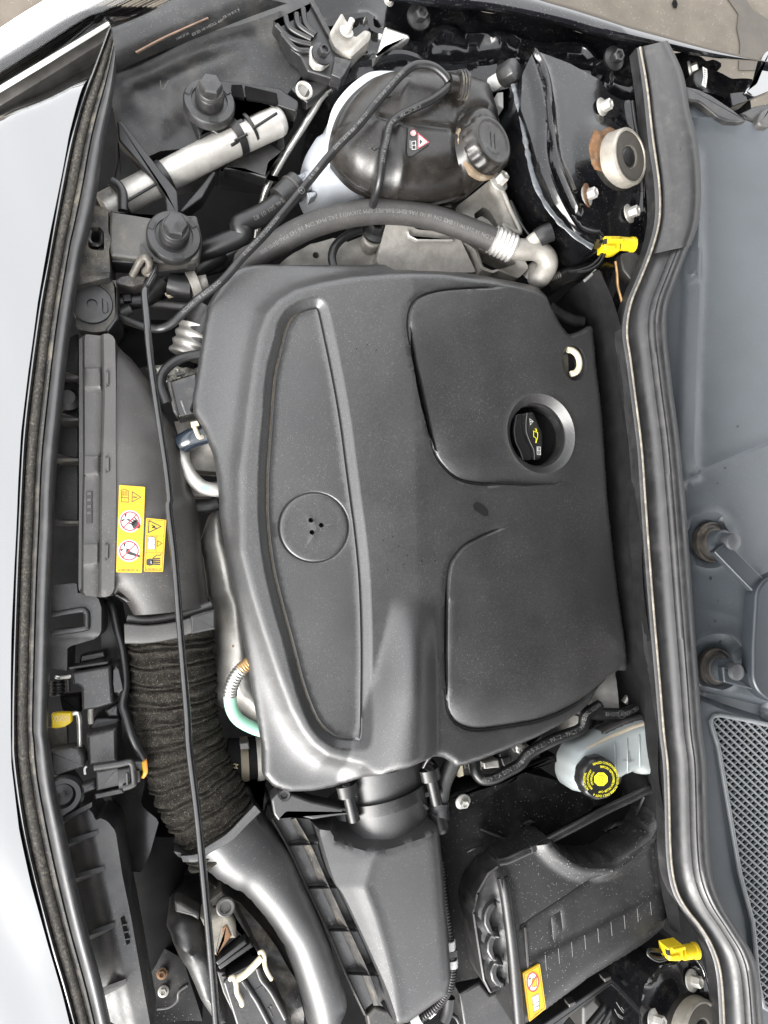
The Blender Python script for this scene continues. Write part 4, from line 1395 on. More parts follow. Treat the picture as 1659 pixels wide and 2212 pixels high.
# level pads under the stickers keep the print flat
hS = -.0246
flatS = lambda X, Y: hS + 0 * X
s1 = sticker(dk, 'warning_sticker', rnd(K('01', '706,1404 860,1416', '02', '841,456 688,452'), 3), hS, flatS, label_m, 'long yellow sticker with two crossed-out fan symbols')
sh = lambda nm, polys, m, par, off=.0010: shp(nm, polys, hS, m, par, off=off)
bk_ = K('01', '716,1434 740,1428 762,1440 762,1510 740,1506 718,1506')
sh('manual_symbol', ringp(bk_, 1.0) + [line2(*K('01', '716,1478 762,1482'), 1.2)] + [line2(*K('01', '%d,1440 %d,1470' % (724 + k * 9, 724 + k * 9)), .9) for k in range(4)], klab_m, s1)
sh('warning_symbol', ringp(K('01', '782,1442 838,1478 780,1508'), 1.3) + [line2(*K('01', '788,1476 812,1478'), 2)], klab_m, s1)
for cy, hand in ((150, 1), (325, 0)):
    c = K('02', '%d,%d' % (770 if hand else 764, cy))[0]
    r = 24
    sh('white_disc', [ngon(*c, r, 30)], wlab_m, s1)
    for a in (20, 140, 260):
        b_1 = (c[0] - 9, c[1] - 6)
        e1 = (b_1[0] + 10 * math.cos(R(a)), b_1[1] + 10 * math.sin(R(a)))
        n_ = (-math.sin(R(a)) * 4, math.cos(R(a)) * 4)
        sh('fan_blade', [[b_1, (e1[0] + n_[0], e1[1] + n_[1]), (e1[0] + n_[0] * .2 + 1, e1[1]), (e1[0] - n_[0] * .3, e1[1] - n_[1] * .3)]], klab_m, s1, .0013)
    if hand:
        sh('hand', [rnd([(c[0] + 2, c[1] + 4), (c[0] + 12, c[1] - 4), (c[0] + 22, c[1] + 5), (c[0] + 22, c[1] + 15), (c[0] + 8, c[1] + 17)], 3)] + [line2((c[0] - 4 + 4 * k, c[1] + 3 - 4 * k), (c[0] + 8 + 3 * k, c[1] + 8 - 3 * k), 2.4) for k in range(4)], klab_m, s1, .0013)
    else:
        sh('wrench', [[(c[0] - 6, c[1] - 2), (c[0] + 22, c[1] + 9), (c[0] + 25, c[1] + 14), (c[0] + 18, c[1] + 13), (c[0] - 6, c[1] + 6)]], klab_m, s1, .0013)
    sh('red_ring', ringp(ngon(*c, r * .88, 30), 2.4) + [line2((c[0] - 14, c[1] + 14), (c[0] + 14, c[1] - 14), 2.2)], rlab_m, s1, .0016)
txt('A 000 584 05 26', *K('02', '760,440')[0], 6.4, 0, hS, klab_m, s1, off=.0010)
s2 = sticker(dk, 'warning_sticker', rnd(K('02', '866,130 985,142 966,450 853,448'), 3), hS, flatS, label_m, 'short yellow sticker with lightning and hand symbols')
sh('sticker_rule', ringp(K('02', '872,138 977,148 960,444 860,442'), .7), klab_m, s2)
sh('voltage_symbol', ringp(K('02', '880,142 960,182 876,222'), 2) + [line2(*K('02', '898,172 920,184'), 2.2), line2(*K('02', '900,188 918,180'), 2), line2(*K('02', '902,186 930,192'), 2)], klab_m, s2)
sh('manual_symbol', [K('02', '876,244 896,240 920,248 918,320 896,314 874,320')], wlab_m, s2)
sh('manual_ink', ringp(K('02', '876,244 896,240 920,248 918,320 896,314 874,320'), .8) + [line2(*K('02', '896,284 916,288'), 1)] + [line2(*K('02', '%d,250 %d,274' % (882 + 10 * k, 882 + 10 * k)), 1) for k in range(4)] + [line2(*K('02', '866,236 972,238'), .6), line2(*K('02', '862,334 966,334'), .6), line2(*K('02', '926,238 924,334'), .6)], klab_m, s2, .0013)
sh('warning_symbol', ringp(K('02', '932,262 962,282 930,302'), 1.2), klab_m, s2)
sh('hand', [rnd(K('02', '868,376 890,370 908,380 906,408 886,414 868,408'), 2)] + [line2(*K('02', '900,%d 950,%d' % (374 + 10 * k, 370 + 12 * k)), 2.6) for k in range(4)] + [line2(*K('02', '906,368 930,350'), 2), line2(*K('02', '930,350 950,352'), 1.6), line2(*K('02', '950,352 956,340'), 1.6)], klab_m, s2)
sh('spark', [K('02', '892,384 900,390 896,392 902,402 892,396 896,392')], wlab_m, s2, .0014)
txt('A 000 584 41 47', *K('02', '908,434')[0], 5, 0, hS, klab_m, s2, off=.0010)

# ------------------------------------------------------------------ fabric bellows hose
bl = thing('bellows_hose', 'wrinkled black fabric bellows hose between the intake duct and the smooth elbow', 'air hose')
bp_ = [(u, v, h) for (u, v), h in zip(K('v', '368,1350 370,1400 374,1470 378,1540 392,1610 412,1670 438,1725 466,1780 492,1825'), (-.095, -.095, -.096, -.097, -.098, -.1, -.1, -.1, -.1))]


def rf_b(s, L):
    k = 29
    w = s / L * k
    env = .96 - .10 * math.sin(min(1, s / L) * math.pi) * .3 + (.0 if s / L < .8 else -.03)
    return env * (1 + .042 * math.cos(2 * math.pi * (w + .25 * math.sin(w * 2.7))) + .012 * math.sin(w * 5.1))


tube('bellows', bp_, .062, fabric_m, bl, n=56, sp=.0011, rf=rf_b, flat=.82, ang=180)
e2 = bl
# wobble the folds so that they are not machined
me = bpy.data.objects['bellows'].data
for v in me.vertices:
    x, y, z = v.co
    q = .0016 * math.sin(x * 130 + y * 60) + .0014 * math.sin(y * 300 + x * 90)
    v.co.y += q * .7
    v.co.z += .0006 * math.sin(x * 210 + y * 170)
cu = [P(u, v, -.062)[:] for u, v in K('v', '272,1345', '02', '1270,690')]
strip('clamp_band', K('02', '735,755 870,765 1040,745', '02', '1130,720 1275,690'), K('02', '740,875 880,873 1040,845 1130,815 1276,785'), [(0, -.075), (0, -.038), (.1, -.036), (.9, -.036), (1, -.038), (1, -.075)], duct_m, bl, n=26)
plate('band_latch', rnd(K('02', '1128,712 1200,690 1276,670 1278,790 1135,820'), 3), -.031, .03, plast_m, bl, bev=.003)

# ------------------------------------------------------------------ elbow duct
el = thing('elbow_duct', 'smooth grey black plastic elbow duct leading from the bellows past the airbox', 'air duct')
EO = K('03', '1035,600 1080,700 1170,720 1250,810 1400,900', '13', '0,900 60,960 140,1050 210,1150 270,1240 320,1380 380,1570 410,1720 500,1720 630,1540 622,1480 560,1270 470,1040 370,820 290,650 200,530 120,420 90,370', '03', '1545,470 1500,360 1430,430 1225,600 1165,660')
eow = W(EO, -.075)
crest = W(cr(K('03', '1225,640 1300,690 1400,760', '13', '20,830 120,930 230,1060 330,1240 400,1440 450,1700')), -.05)
ea = W(cr(K('03', '1080,700 1170,720 1250,810 1400,900', '13', '0,900 60,960 140,1050 210,1150 270,1240 320,1380 380,1570 410,1720'), 4), -.075)
eb = W(cr(K('13', '630,1540 622,1480 560,1270 470,1040 370,820 290,650 200,530 120,420 90,370'), 4), -.075)


def hf_el(X, Y):
    da_, db_ = dist(X, Y, ea), dist(X, Y, eb)
    h = -.105 + .060 * dome(da_, .050) * (.55 + .45 * dome(db_, .075))
    return h


relief('duct_shell', eow, hf_el, airbox_m, el, sp=.006, skirt=.05, ang=70)
strip('hose_collar', K('03', '1070,660 1165,650 1225,605 1340,530 1430,440 1505,360'), K('03', '1085,700 1175,700 1240,650 1370,580 1460,490 1545,405'), [(0, -.09), (0, -.05), (.1, -.046), (.8, -.044), (.95, -.046), (1, -.06)], airbox_m, el, n=24)
sw_ = relief('side_web', W(K('03', '1240,810 1400,920', '13', '0,930 100,1060 230,1220 330,1400 380,1600 380,1700 250,1700 180,1400 60,1180 -60,1040 -180,960', '03', '1280,840'), -.13), lambda X, Y: -.13 + .006 * np.sin(Y * 120 + X * 80), dusty_m, el, sp=.008, skirt=.08)

# ------------------------------------------------------------------ airbox
ab = thing('airbox', 'matt black air filter box with ribbed flange below the engine cover', 'air filter box')
AO = K('13', '190,450 260,420 330,455 520,470 560,450 700,330 1080,330 1100,420 1150,460 1170,640 1188,900 1205,1100 1220,1300 1200,1410 1100,1480 960,1580 880,1592 830,1575 800,1560 740,1610 690,1500 630,1370 520,1110 400,860 290,620')
aow = W(AO, -.07)
cre = W(K('13', '850,540 775,690 735,830 800,1000 860,1200 910,1400 940,1590'), -.03)
fli = W(cr(K('13', '440,455 525,745 590,855 712,1110 832,1380 890,1560')), -.06)
lidp = W(K('13', '530,520 640,560 760,572 900,545 1150,455 1172,640 1190,900 1207,1100 1222,1300 1202,1412 1100,1482 960,1582 880,1594 830,1400 712,1120 600,870 530,740'), -.05)
nk = W(K('13', '560,440 700,330 1080,330 1100,420 1150,460 900,545 760,570 620,540'), -.03)
ledg = W(K('13', '190,450 290,620 400,860 520,1110 630,1370 740,1610'), -.07)
rgt = W(K('13', '1150,460 1170,640 1188,900 1205,1100 1220,1300 1200,1410 1100,1480 960,1580 880,1592'), -.07)


def hf_ab(X, Y):
    xc = np.interp(Y, cre[::-1, 1], cre[::-1, 0])
    top = -.022 - .030 * (1 - dome(dist(X, Y, rgt), .022))
    dleft = np.maximum(xc - X, 0)
    side = top - .10 * ss(0, .02, dleft) * dleft - .12 * dleft
    xf = np.interp(Y, fli[::-1, 1], fli[::-1, 0])
    tf = ss(.001, -.004, X - xf)
    side = side * (1 - tf) - .082 * tf
    h = side + .0015 * np.exp(-((X - xc) / .006) ** 2)
    sn = sdf(X, Y, nk)
    h = h - .05 * ss(-.016, .004, sn)
    return np.maximum(h, -.082 + .004 * ss(.004, 0, dist(X, Y, ledg)))


relief('lid', aow, hf_ab, airbox_m, ab, sp=.0048, feats=[(cre, False, (-.004, 0, .004)), (fli, False, (-.004, -.002, 0, .002, .004)), (ledg, False, (.002, .005)), (ccw(nk), True, (-.014, -.009, -.005, -.001, .003)), (rgt, False, (-.003, -.006, -.01, -.015, -.02))], skirt=.08, ang=50)
# flange ribs
for a, b, c, d in (('290,605', '345,575', '400,572', '462,598'), ('400,860', '465,825', '530,825', '600,855'), ('520,1112', '580,1075', '640,1085', '718,1112'), ('635,1368', '690,1328', '750,1340', '835,1378')):
    A, B, C_, D = (K('13', q)[0] for q in (a, b, c, d))
    q0, q1, q2, q3 = P(*A, -.076), P(*B, -.096), P(*C_, -.060), P(*D, -.052)
    th = Vector((0, .0045, 0))
    lo = [Vector((q.x, q.y, ZC - .1)) for q in (q0, q3)]
    V = [q0[:], q1[:], q3[:], lo[0][:], lo[1][:]] + [(q + th)[:] for q in (q0, q1, q3)] + [(q + th)[:] for q in lo]
    F = [(0, 2, 1), (0, 3, 4, 2), (5, 6, 7), (5, 7, 9, 8), (0, 1, 6, 5), (1, 2, 7, 6)]
    mk('flange_rib', V, F, airbox_m, ab, 0)
strip('flange_step', K('13', '300,450 370,600 480,850 600,1110 720,1370 790,1550'), K('13', '330,440 420,600 530,850 650,1110 770,1370 830,1550'), [(0, -.082), (.1, -.076), (.5, -.074), (1, -.060)], dusty_m, ab, n=30)
strip('flange_lip', K('13', '185,450 285,630 395,870 515,1120 625,1380 735,1610'), K('13', '205,445 303,620 413,860 533,1110 643,1370 753,1600'), [(0, -.10), (0, -.073), (.5, -.070), (1, -.074), (1, -.09)], airbox_m, ab, n=30)
txt('AIR IN 0094', *K('13', '385,700')[0], 11, 62, -.079, plast_m, ab, off=.006)
txt('ENTRY 00 MAX', *K('13', '500,980')[0], 10, 63, -.079, plast_m, ab, off=.006)
# front arm and the neck with its clamp
plate('front_arm', rnd(K('13', '185,330 230,285 290,290 420,340 620,385 700,380 700,415 560,430 430,450 280,410 230,460 200,420'), 4), -.045, .035, airbox_m, ab, bev=.003)
lathe('arm_eye', P(*K('13', '262,300')[0], -.043), (0, 0, 1), [(.009, -.006), (.009, .003), (.0075, .005), (.0045, .0045), (.004, .001), (.001, .001)], plast2_m, ab, n=20)
na = P(*K('13', '830,100')[0], -.080)
nb_ = P(*K('13', '905,650')[0], -.094)
tube('outlet_neck', [na[:], (na * .5 + nb_ * .5)[:], nb_[:]], .063, airbox_m, ab, px=False, n=48, flat=.8, sub=4)
m0, m1 = P(*K('13', '858,270')[0], -.083), P(*K('13', '866,305')[0], -.0835)
tube('clamp_ring', [(m0 - (m1 - m0) * .5)[:], m0[:], m1[:], (m1 + (m1 - m0) * .4)[:]], .0675, plast2_m, ab, px=False, n=48, flat=.84, sub=3)
for q in (('13', '640,290'), ('13', '1130,195')):
    c = K(*q)[0]
    d = (m1 - m0).normalized()
    pz_ = P(*c, -.036 if c[0] < 800 else -.040)
    lg = tube('clamp_lug', [(pz_ - d * .012)[:], (pz_ + d * .004)[:]], .0145, plast2_m, ab, px=False, n=20, flat=.75)
    tube('clamp_post', [(pz_ + d * .004)[:], (pz_ + d * .040)[:]], .0085, plast2_m, lg, px=False, n=16)
    lathe('screw', pz_ - d * .0125 + Vector((0, 0, .004)), -d + Vector((0, 0, .6)), [(.006, -.003), (.006, .0015), (.005, .0025), (.002, .0022)], klab_m, lg, n=16)
    plate('lug_foot', rnd([(c[0] - 18, c[1] + 34), (c[0] + 26, c[1] + 26), (c[0] + 28, c[1] + 36), (c[0] - 14, c[1] + 46)], 3), -.045, .02, plast2_m, ab, bev=.002)
plate('rear_bracket', rnd(K('13', '750,1610 800,1560 900,1590 960,1570 930,1640 920,1720 770,1720'), 3), -.09, .03, dusty_m, ab, bev=.003)

# ------------------------------------------------------------------ prop rod
pr = thing('prop_rod', 'long thin black hood prop rod lying across the bellows with a hooked end', 'prop rod')
rp = [(*q, h) for q, h in zip(K('E1', '1085,400 1075,470 1010,590 985,650', '01', '868,400 885,600 915,830 955,1100 985,1300 1005,1480', '02', '1000,80 1032,350 1060,700 1085,1000 1110,1300', '03', '1122,30 1168,400 1208,800 1245,1200 1275,1560 1290,1740'),
                              (-.045, -.035, -.02, -.012, -.008, -.005, -.003, -.001, 0, 0, .001, .002, .004, .006, .009, .012, .018, .024, .03, .036, .04))]
tube('rod', rp, .0047, rodm, pr, n=16)
tube('hook', [(*q, h) for q, h in zip(K('E1', '870,490 895,440 930,375 960,330 1000,320 1030,360 1020,420 990,450 1040,470 1080,440 1088,400'), (-.05, -.046, -.04, -.034, -.03, -.034, -.042, -.05, -.052, -.048, -.044))], .0052, M('worn_rod', (.07, .062, .052), .45, var=.3, vs=60, dust=.5, ds=90), pr, n=14)

# ------------------------------------------------------------------ coolant tank
ct = thing('coolant_tank', 'coolant expansion tank with dark brown upper half and milky white lower half', 'coolant tank')
TB = K('10', '535,900 540,790 580,660 650,550 740,465 830,412 960,390 1100,390 1300,415 1450,460 1510,510 1532,590 1560,700 1560,900 1490,1020 1400,1095 1300,1150 1150,1190 1000,1192 880,1172 740,1112 650,1052 580,975')
tbw = W(cr(TB, 4, True), -.02)
tg1 = W(cr(K('10', '1000,480 970,560 955,660 940,760 950,900 965,1000 955,1120')), .01)
tg2 = W(cr(K('10', '560,690 700,690 900,720 990,740 1290,775')), .01)
tg3 = W(cr(K('10', '1290,780 1290,600 1320,520')), .01)
tg4 = W(cr(K('10', '830,500 800,640 830,800 800,960 760,1090')), .01)
neckp = W(ngon(*K('10', '1440,840')[0], 50, 40, 66), .01)


def hf_tk(X, Y):
    e = sdf(X, Y, tbw)
    h = -.035 + .050 * dome(np.maximum(e - .006, 0), .052) * ss(.0, .009, e)
    for q, a, w_ in ((tg1, .004, .006), (tg4, .003, .008)):
        h = h + a * np.exp(-(dist(X, Y, q) / w_) ** 2)
    for q, a, w_ in ((tg2, -.004, .004), (tg3, -.004, .004)):
        h = h + a * np.exp(-(dist(X, Y, q) / w_) ** 2)
    sn = sdf(X, Y, neckp)
    h = h + .010 * ss(-.006, .006, sn) - .005 * np.exp(-((sn + .009) / .005) ** 2)
    return h


relief('upper_half', tbw, hf_tk, tank_m, ct, sp=.0052, feats=[(q, False, (-.006, -.002, .002, .006)) for q in (tg1, tg2, tg3, tg4)] + [(ccw(neckp), True, (-.008, -.004, 0, .004)), (ccw(tbw), True, (.004, .008, .012))], skirt=.012, ang=60)
TF = K('10', '510,930 512,790 548,640 625,530 720,450 800,418 960,420 1300,440 1450,490 1500,600 1520,900 1380,1080 1150,1180 1000,1200 860,1193 720,1135 620,1070 550,990')
plate('flange', cr(TF, 4, True), -.040, .008, flange_m, ct, bev=.002)
TWp = K('10', '378,960 392,880 430,800 490,755 520,690 560,625 650,530 740,470 960,420 1300,450 1480,560 1500,900 1350,1120 1000,1200 850,1188 700,1205 640,1192 520,1165 440,1122 400,1065')
tww = W(cr(TWp, 4, True), -.07)


def hf_tw(X, Y):
    e = sdf(X, Y, tww)
    return -.110 + .062 * dome(e, .030)


relief('lower_half', tww, hf_tw, white_m, ct, sp=.006, skirt=.05, ang=70)
cpv = P(*K('10', '1500,830')[0], .022)
cpa = Vector((.45, .05, 1)).normalized()


def knurl(k, r, z):
    return 1 + (.035 if (k % 6) < 3 else -.02) if (.003 < z < .022 and r > .03) else 1.0


cp = lathe('filler_cap', cpv - cpa * .024, cpa, [(.036, -.014), (.040, -.010), (.0405, .0), (.0415, .002), (.0415, .005), (.0405, .008), (.0395, .019), (.037, .0235), (.033, .0255), (.030, .0245), (.026, .0240), (.002, .0238)], tank_m, ct, n=96, nr=knurl, ang=50)
q_ = quatz(cpa).to_matrix()
V, F = [], []
for body, r_, a0 in (('VORSICHT NUR BEI ABGEKUEHLTEM MOTOR OEFFNEN', .0300, 0), ('CAUTION HOT', .021, 180)):
    g, f = glyphs(body)
    b0 = len(V)
    s_ = .0048
    for x, y in g:
        th = R(a0) + math.pi / 2 - x * s_ / r_ * .9
        rr = r_ - .001 + y * s_
        V.append((cpv - cpa * .024 + q_ @ Vector((rr * math.cos(th), rr * math.sin(th), .0258 if r_ > .025 else .0246)))[:])
    F += [tuple(i + b0 for i in t) for t in f]
mk('cap_text', V, F, M('moulded_text', (.045, .038, .032), .6, var=.2), cp, 0)
for dx in (-.004, .004):
    c0 = cpv - cpa * .024
    pts = [(c0 + q_ @ Vector((dx - .0008, -.012, .0246)))[:], (c0 + q_ @ Vector((dx + .0008, -.012, .0246)))[:], (c0 + q_ @ Vector((dx + .0008, .012, .0246)))[:], (c0 + q_ @ Vector((dx - .0008, .012, .0246)))[:]]
    mk('cap_rib', pts, [(0, 1, 2, 3)], M('moulded_rib_%d' % (dx > 0), (.045, .038, .032), .6), cp, 0)
# dirty collar under the cap
lathe('neck_ring', cpv - cpa * .026, cpa, [(.043, -.012), (.0445, -.006), (.043, -.001), (.040, .001)], M('dirty_ring', (.12, .085, .05), .8, var=.3, dust=.5, ds=60), ct, n=48)
# label on the tank
s3 = sticker(ct, 'warning_label', rnd(K('10', '995,755 1005,748 1020,752 1125,840 1120,855 1020,925 1000,925 988,905'), 1.5), .0165, hf_tk, klab_m, 'small triangular black label with a red warning triangle')
s3.location.z += .0022
WL[s3.name].z += .0022
sh2 = lambda nm, polys, m, off=.0010: shp(nm, polys, .0165, m, s3, hf_tk, off + .0026)
sh2('warning_field', [K('10', '1052,795 1116,848 1050,888')], wlab_m)
sh2('red_border', ringp(K('10', '1052,795 1116,848 1050,888'), 1.7), rlab_m, .0018)
sh2('hot_symbol', [K('10', '1064,830 1078,846 1064,864 1060,846')], klab_m, .0018)
sh2('cap_symbol', [ngon(*K('10', '1025,793')[0], 6.4, 18)], wlab_m)
sh2('cap_symbol_ring', ringp(ngon(*K('10', '1025,793')[0], 6, 18), 1.1) + [line2(*K('10', '1015,803 1036,783'), 1)], rlab_m, .0018)
sh2('manual_symbol', ringp(K('10', '1014,842 1040,838 1042,890 1016,892'), 1.1) + [line2(*K('10', '1015,866 1041,864'), 1)], wlab_m)
txt('A 000 584 02 07', *K('10', '1005,860')[0], 2.6, 88, .0165, wlab_m, s3, hf=hf_tk, off=.0040)
txt('max', *K('10', '850,610')[0], 11, -25, .01, M('tank_emboss', (.05, .043, .037), .5, var=.2), ct, hf=hf_tk)
# outlet stub, level arrows
for q in ('825,790', '820,880', '860,580'):
    c = K('10', q)[0]
    plate('moulded_arrow', [(c[0] - 14, c[1] - 4), (c[0] + 12, c[1] - 7), (c[0] + 14, c[1] - 4), (c[0] - 8, c[1] + 3)], .016, .006, tank_m, ct, bev=.001)
tube('outlet_stub', [(*q, -.085) for q in K('10', '470,1030 400,1075 330,1110')], .0135, white_m, ct, n=20)
plate('stub_rib', rnd(K('10', '395,1140 450,1130 455,1150 410,1180'), 2), -.08, .02, white_m, ct, bev=.002)
plate('stub_rib', rnd(K('10', '330,1050 385,1020 390,1045 345,1075'), 2), -.07, .02, white_m, ct, bev=.002)
tube('connector', [(*q, h) for q, h in zip(K('10', '1235,495 1275,500 1310,505'), (.030, .028, .026))], .0125, tank_m, ct, n=22)
tube('connector_collar', [(*q, .024) for q in K('10', '1290,500 1345,508')], .0185, tank_m, ct, n=24)
for k in range(3):
    u, v = K('10', '%d,%d' % (1300 + 16 * k, 502 + 2 * k))[0]
    tube('collar_rib', [(u - 1.5, v, .0245), (u + 1.5, v, .0245)], .0196, dusty_m, ct, n=24)
plate('white_tab', rnd(K('10', '1525,548 1560,545 1562,640 1530,625'), 1.5), -.04, .02, wlab_m, ct, bev=.001)
vt = thing('vent_valve', 'ribbed black valve cap on a white stub behind the coolant tank', 'valve cap')
a, b = P(*K('10', '1490,500')[0], -.035), P(*K('10', '1560,455')[0], -.015)
tube('stub', [a[:], b[:]], .0105, wlab_m, vt, px=False, n=18)
d = (b - a).normalized()
lathe('cap', b - d * .002, d, [(.0155, 0), (.0165, .004), (.0165, .022), (.015, .0265), (.008, .0285), (.002, .029)], plast2_m, vt, n=48, nr=lambda k, r, z: 1 + (.05 if k % 6 < 2 and z > .003 else 0))

# ------------------------------------------------------------------ hoses round the tank
th = thing('overflow_hose', 'thin black printed overflow hose crossing the coolant tank and dropping to the front', 'hose')
h1 = tube('hose', [(*q, h) for q, h in zip(K('10', '1235,480 1205,440 1150,398 1080,382 1020,395 950,450 870,540 800,620 700,745 560,890 420,1060 290,1220 150,1385 20,1520', '01', '1340,170 1280,225 1180,300 1080,390 1020,445 960,475 900,476 800,448 690,402'),
                                   (.034, .036, .038, .038, .036, .034, .034, .034, .032, .018, .008, .004, .002, 0, -.008, -.012, -.02, -.03, -.036, -.042, -.05, -.06, -.07))], .0058, rubber2_m, th, n=16)
pth = o_path[h1.name]
for s_, f_ in (('0.180 HP TP 23>16 (H)', .17), ('DIN 73378 8x1 >PA12<', .30), ('0 41 08', .42), ('NORMOFLEX 27/05/2013', .60), ('DIN 73378 8x1 >PA12<', .78)):
    txt_tube(s_, pth, .0058, f_, .0068, print_m, th, side=-.3, flip=f_ < .5)


def star(name, c, r, path, rad, frac, parent, mat):
    """ring with a three-pointed mark, printed on a pipe"""
    p = resamp(path, .004)
    i = int(frac * (len(p) - 1))
    t = p[min(i + 1, len(p) - 1)] - p[i - 1]
    t /= np.linalg.norm(t)
    nn = np.array(CAM) - p[i]
    nn -= t * np.dot(nn, t)
    nn /= np.linalg.norm(nn)
    bb = np.cross(nn, t)
    polys = ringp(np.array(ngon(0, 0, r, 20)), r * .14)
    for a in (90, 210, 330):
        q = np.array([math.cos(R(a)), math.sin(R(a))])
        m = np.array([-q[1], q[0]]) * r * .13
        polys.append([m, q * r * .9, -m])
    V, F = [], []
    for q in polys:
        b0 = len(V)
        for x, y in q:
            th_ = y / rad
            V.append(p[i] + t * x + (nn * math.cos(th_) + bb * math.sin(th_)) * (rad + .0004))
        F.append(tuple(range(b0, len(V))))
    return mk(name, V, F, mat, parent, 0)


star('printed_emblem', None, .0045, pth, .0058, .47, th, print_m)
t2 = thing('vent_hose', 'short thin black printed hose from the tank connector to below the thick hose', 'hose')
h2 = tube('hose', [(*q, h) for q, h in zip(K('10', '1240,505 1200,545 1130,595 1010,652 925,700 885,750 868,830 850,900 835,1030 815,1120 790,1200 770,1290'), (.032, .032, .031, .03, .029, .028, .026, .026, .02, .006, -.02, -.06))], .0056, rubber2_m, t2, n=16)
txt_tube('23>16 (H) DIN 73378 8x1 >PA12< 2013', o_path[h2.name], .0056, .42, .0066, print_m, t2, side=.2, flip=True)
lc = thing('lower_coolant_hose', 'black coolant hose with a collar running from the tank outlet towards the front', 'hose')
h3 = tube('hose', [(*q, h) for q, h in zip(K('10', '300,1140 240,1195 130,1270 0,1335', '00', '1440,1390 1300,1450 1200,1490 1100,1560'), (-.086, -.088, -.092, -.096, -.1, -.11, -.12, -.14))], .0155, rubber2_m, lc, n=24)
tube('collar', [(*q, -.086) for q in K('10', '345,1090 300,1130 235,1190')], .0205, plast2_m, lc, n=24)
tube('collar_ring', [(*q, -.086) for q in K('10', '318,1115 308,1124')], .0218, duct_m, lc, n=24)
txt_tube('A 246 501 01 82', o_path[h3.name], .0155, .2, .009, print2_m, lc, side=.0, flip=False)
star('printed_emblem', None, .006, o_path[h3.name], .0155, .09, lc, print2_m)
ac = thing('refrigerant_hose', 'thick grey rubber refrigerant hose with white print and crimped silver fitting', 'hose')
h4 = tube('hose', [(*q, h) for q, h in zip(K('00', '1560,1680', '10', '30,1560 150,1490 350,1368 550,1295 750,1258 950,1258 1150,1292 1330,1352 1510,1425'), (-.12, -.10, -.085, -.06, -.05, -.045, -.043, -.043, -.043, -.043))], .0185, greyhose_m, ac, n=32)
for s_, f_ in (('PHX DN 16 H3 PA6-BIMS/BIIR', .28), ('PHX DN 16 H3 PA6-BIMS/BIIR-PET-EPM 21KW/13 2A2', .62), ('PHX DN 16 21KW/13 2A2', .905)):
    txt_tube(s_, o_path[h4.name], .0185, f_, .0083, print_m, ac, side=.1, flip=True)
cps = [P(*q, -.043) for q in K('10', '1495,1418', '20', '150,1478')]
tube('crimp_sleeve', [cps[0][:], (cps[0] * .5 + cps[1] * .5)[:], cps[1][:]], .0212, M('crimp_alu', (.66, .65, .62), .4, metal=.7, var=.1, vs=60), ac, px=False, n=40, sp=.0012, rf=lambda s, L: 1 + .05 * math.cos(s / L * 2 * math.pi * 5.5))
tube('fitting_pipe', [(*q, h) for q, h in zip(K('20', '130,1470 210,1480 270,1480 320,1500 350,1540 345,1590 300,1650', '21', '285,140 240,190'), (-.043, -.043, -.044, -.046, -.05, -.056, -.066, -.075, -.085))], .0165, cast_m, ac, n=28)
tube('port_stub', [(*q, h) for q, h in zip(K('20', '230,1470 260,1430 300,1400'), (-.045, -.035, -.03))], .0105, cast_m, ac, n=20)
tube('port_cap', [(*q, h) for q, h in zip(K('20', '295,1412 330,1390 375,1372'), (-.031, -.026, -.022))], .0145, plast2_m, ac, n=40, rf=None)
sp_ = thing('brake_pipe', 'thin bare metal pipe running up beside the coolant tank', 'pipe')
tube('pipe', [(*q, h) for q, h in zip(K('10', '760,505 650,512 550,532 490,570 440,650 380,745 280,900 200,1040 160,1110 130,1210 100,1400 90,1500'), (-.12, -.11, -.1, -.1, -.105, -.11, -.13, -.14, -.145, -.16, -.19, -.21))], .0052, steel_m, sp_, n=14)

# ------------------------------------------------------------------ lamp mount tube with clamps and bolts
mt = thing('mount_tube', 'bright aluminium cross tube held by black clamps behind the headlamp', 'metal tube')
tube('tube_body', [(*q, -.095) for q in K('00', '620,1238 960,1058 1300,880 1640,722')], .0225, alu_m, mt, n=36)
tube('tube_end', [(*q, -.09) for q in K('10', '40,650 150,625 235,612')], .014, alu_m, mt, n=24)
lathe('end_dome', P(*K('00', '1640,722')[0], -.095), (.88, .47, 0), [(.0225, -.002), (.021, .006), (.016, .011), (.004, .013)], alu_m, mt, n=36)
for q0, q1, rr in (('950,1070', '985,1050', .026), ('1380,825', '1420,805', .0275), ('705,1195', '720,1187', .026), ('1470,780', '1485,772', .0265)):
    tube('clamp_band', [(*K('00', q)[0], -.095) for q in (q0, q1)], rr, plast2_m, mt, n=36)
for q0, q1 in (('730,1205', '950,1075'), ('1390,835', '1465,795'), ('1500,760', '1640,670')):
    tube('clamp_rib', [(*K('00', q)[0], -.0715) for q in (q0, q1)], .0022, plast2_m, mt, n=8)
kb = thing('lamp_bracket', 'black lamp bracket ear with round boss above the aluminium tube', 'bracket')
plate('ear', rnd(K('00', '1110,560 1130,500 1200,460 1330,475 1659,520', '10', '350,600 340,660 150,600', '00', '1620,640 1370,560 1380,640 1480,740 1490,800 1370,870 1310,810 1250,770 1180,820 1160,750 1110,640'), 6), -.075, .03, plast2_m, kb, bev=.003)
plate('ear_web', rnd(K('00', '1370,500 1435,500 1450,585 1375,570'), 2), -.070, .01, dark_m, kb, bev=.001)
plate('ear_web', rnd(K('00', '1450,505 1640,550 1650,610 1460,585'), 2), -.070, .01, dark_m, kb, bev=.001)
plate('strap', rnd(K('00', '690,715 720,715 1050,1130 1060,1270 985,1270 975,1140 700,830'), 5), -.066, .02, plast2_m, kb, bev=.003)
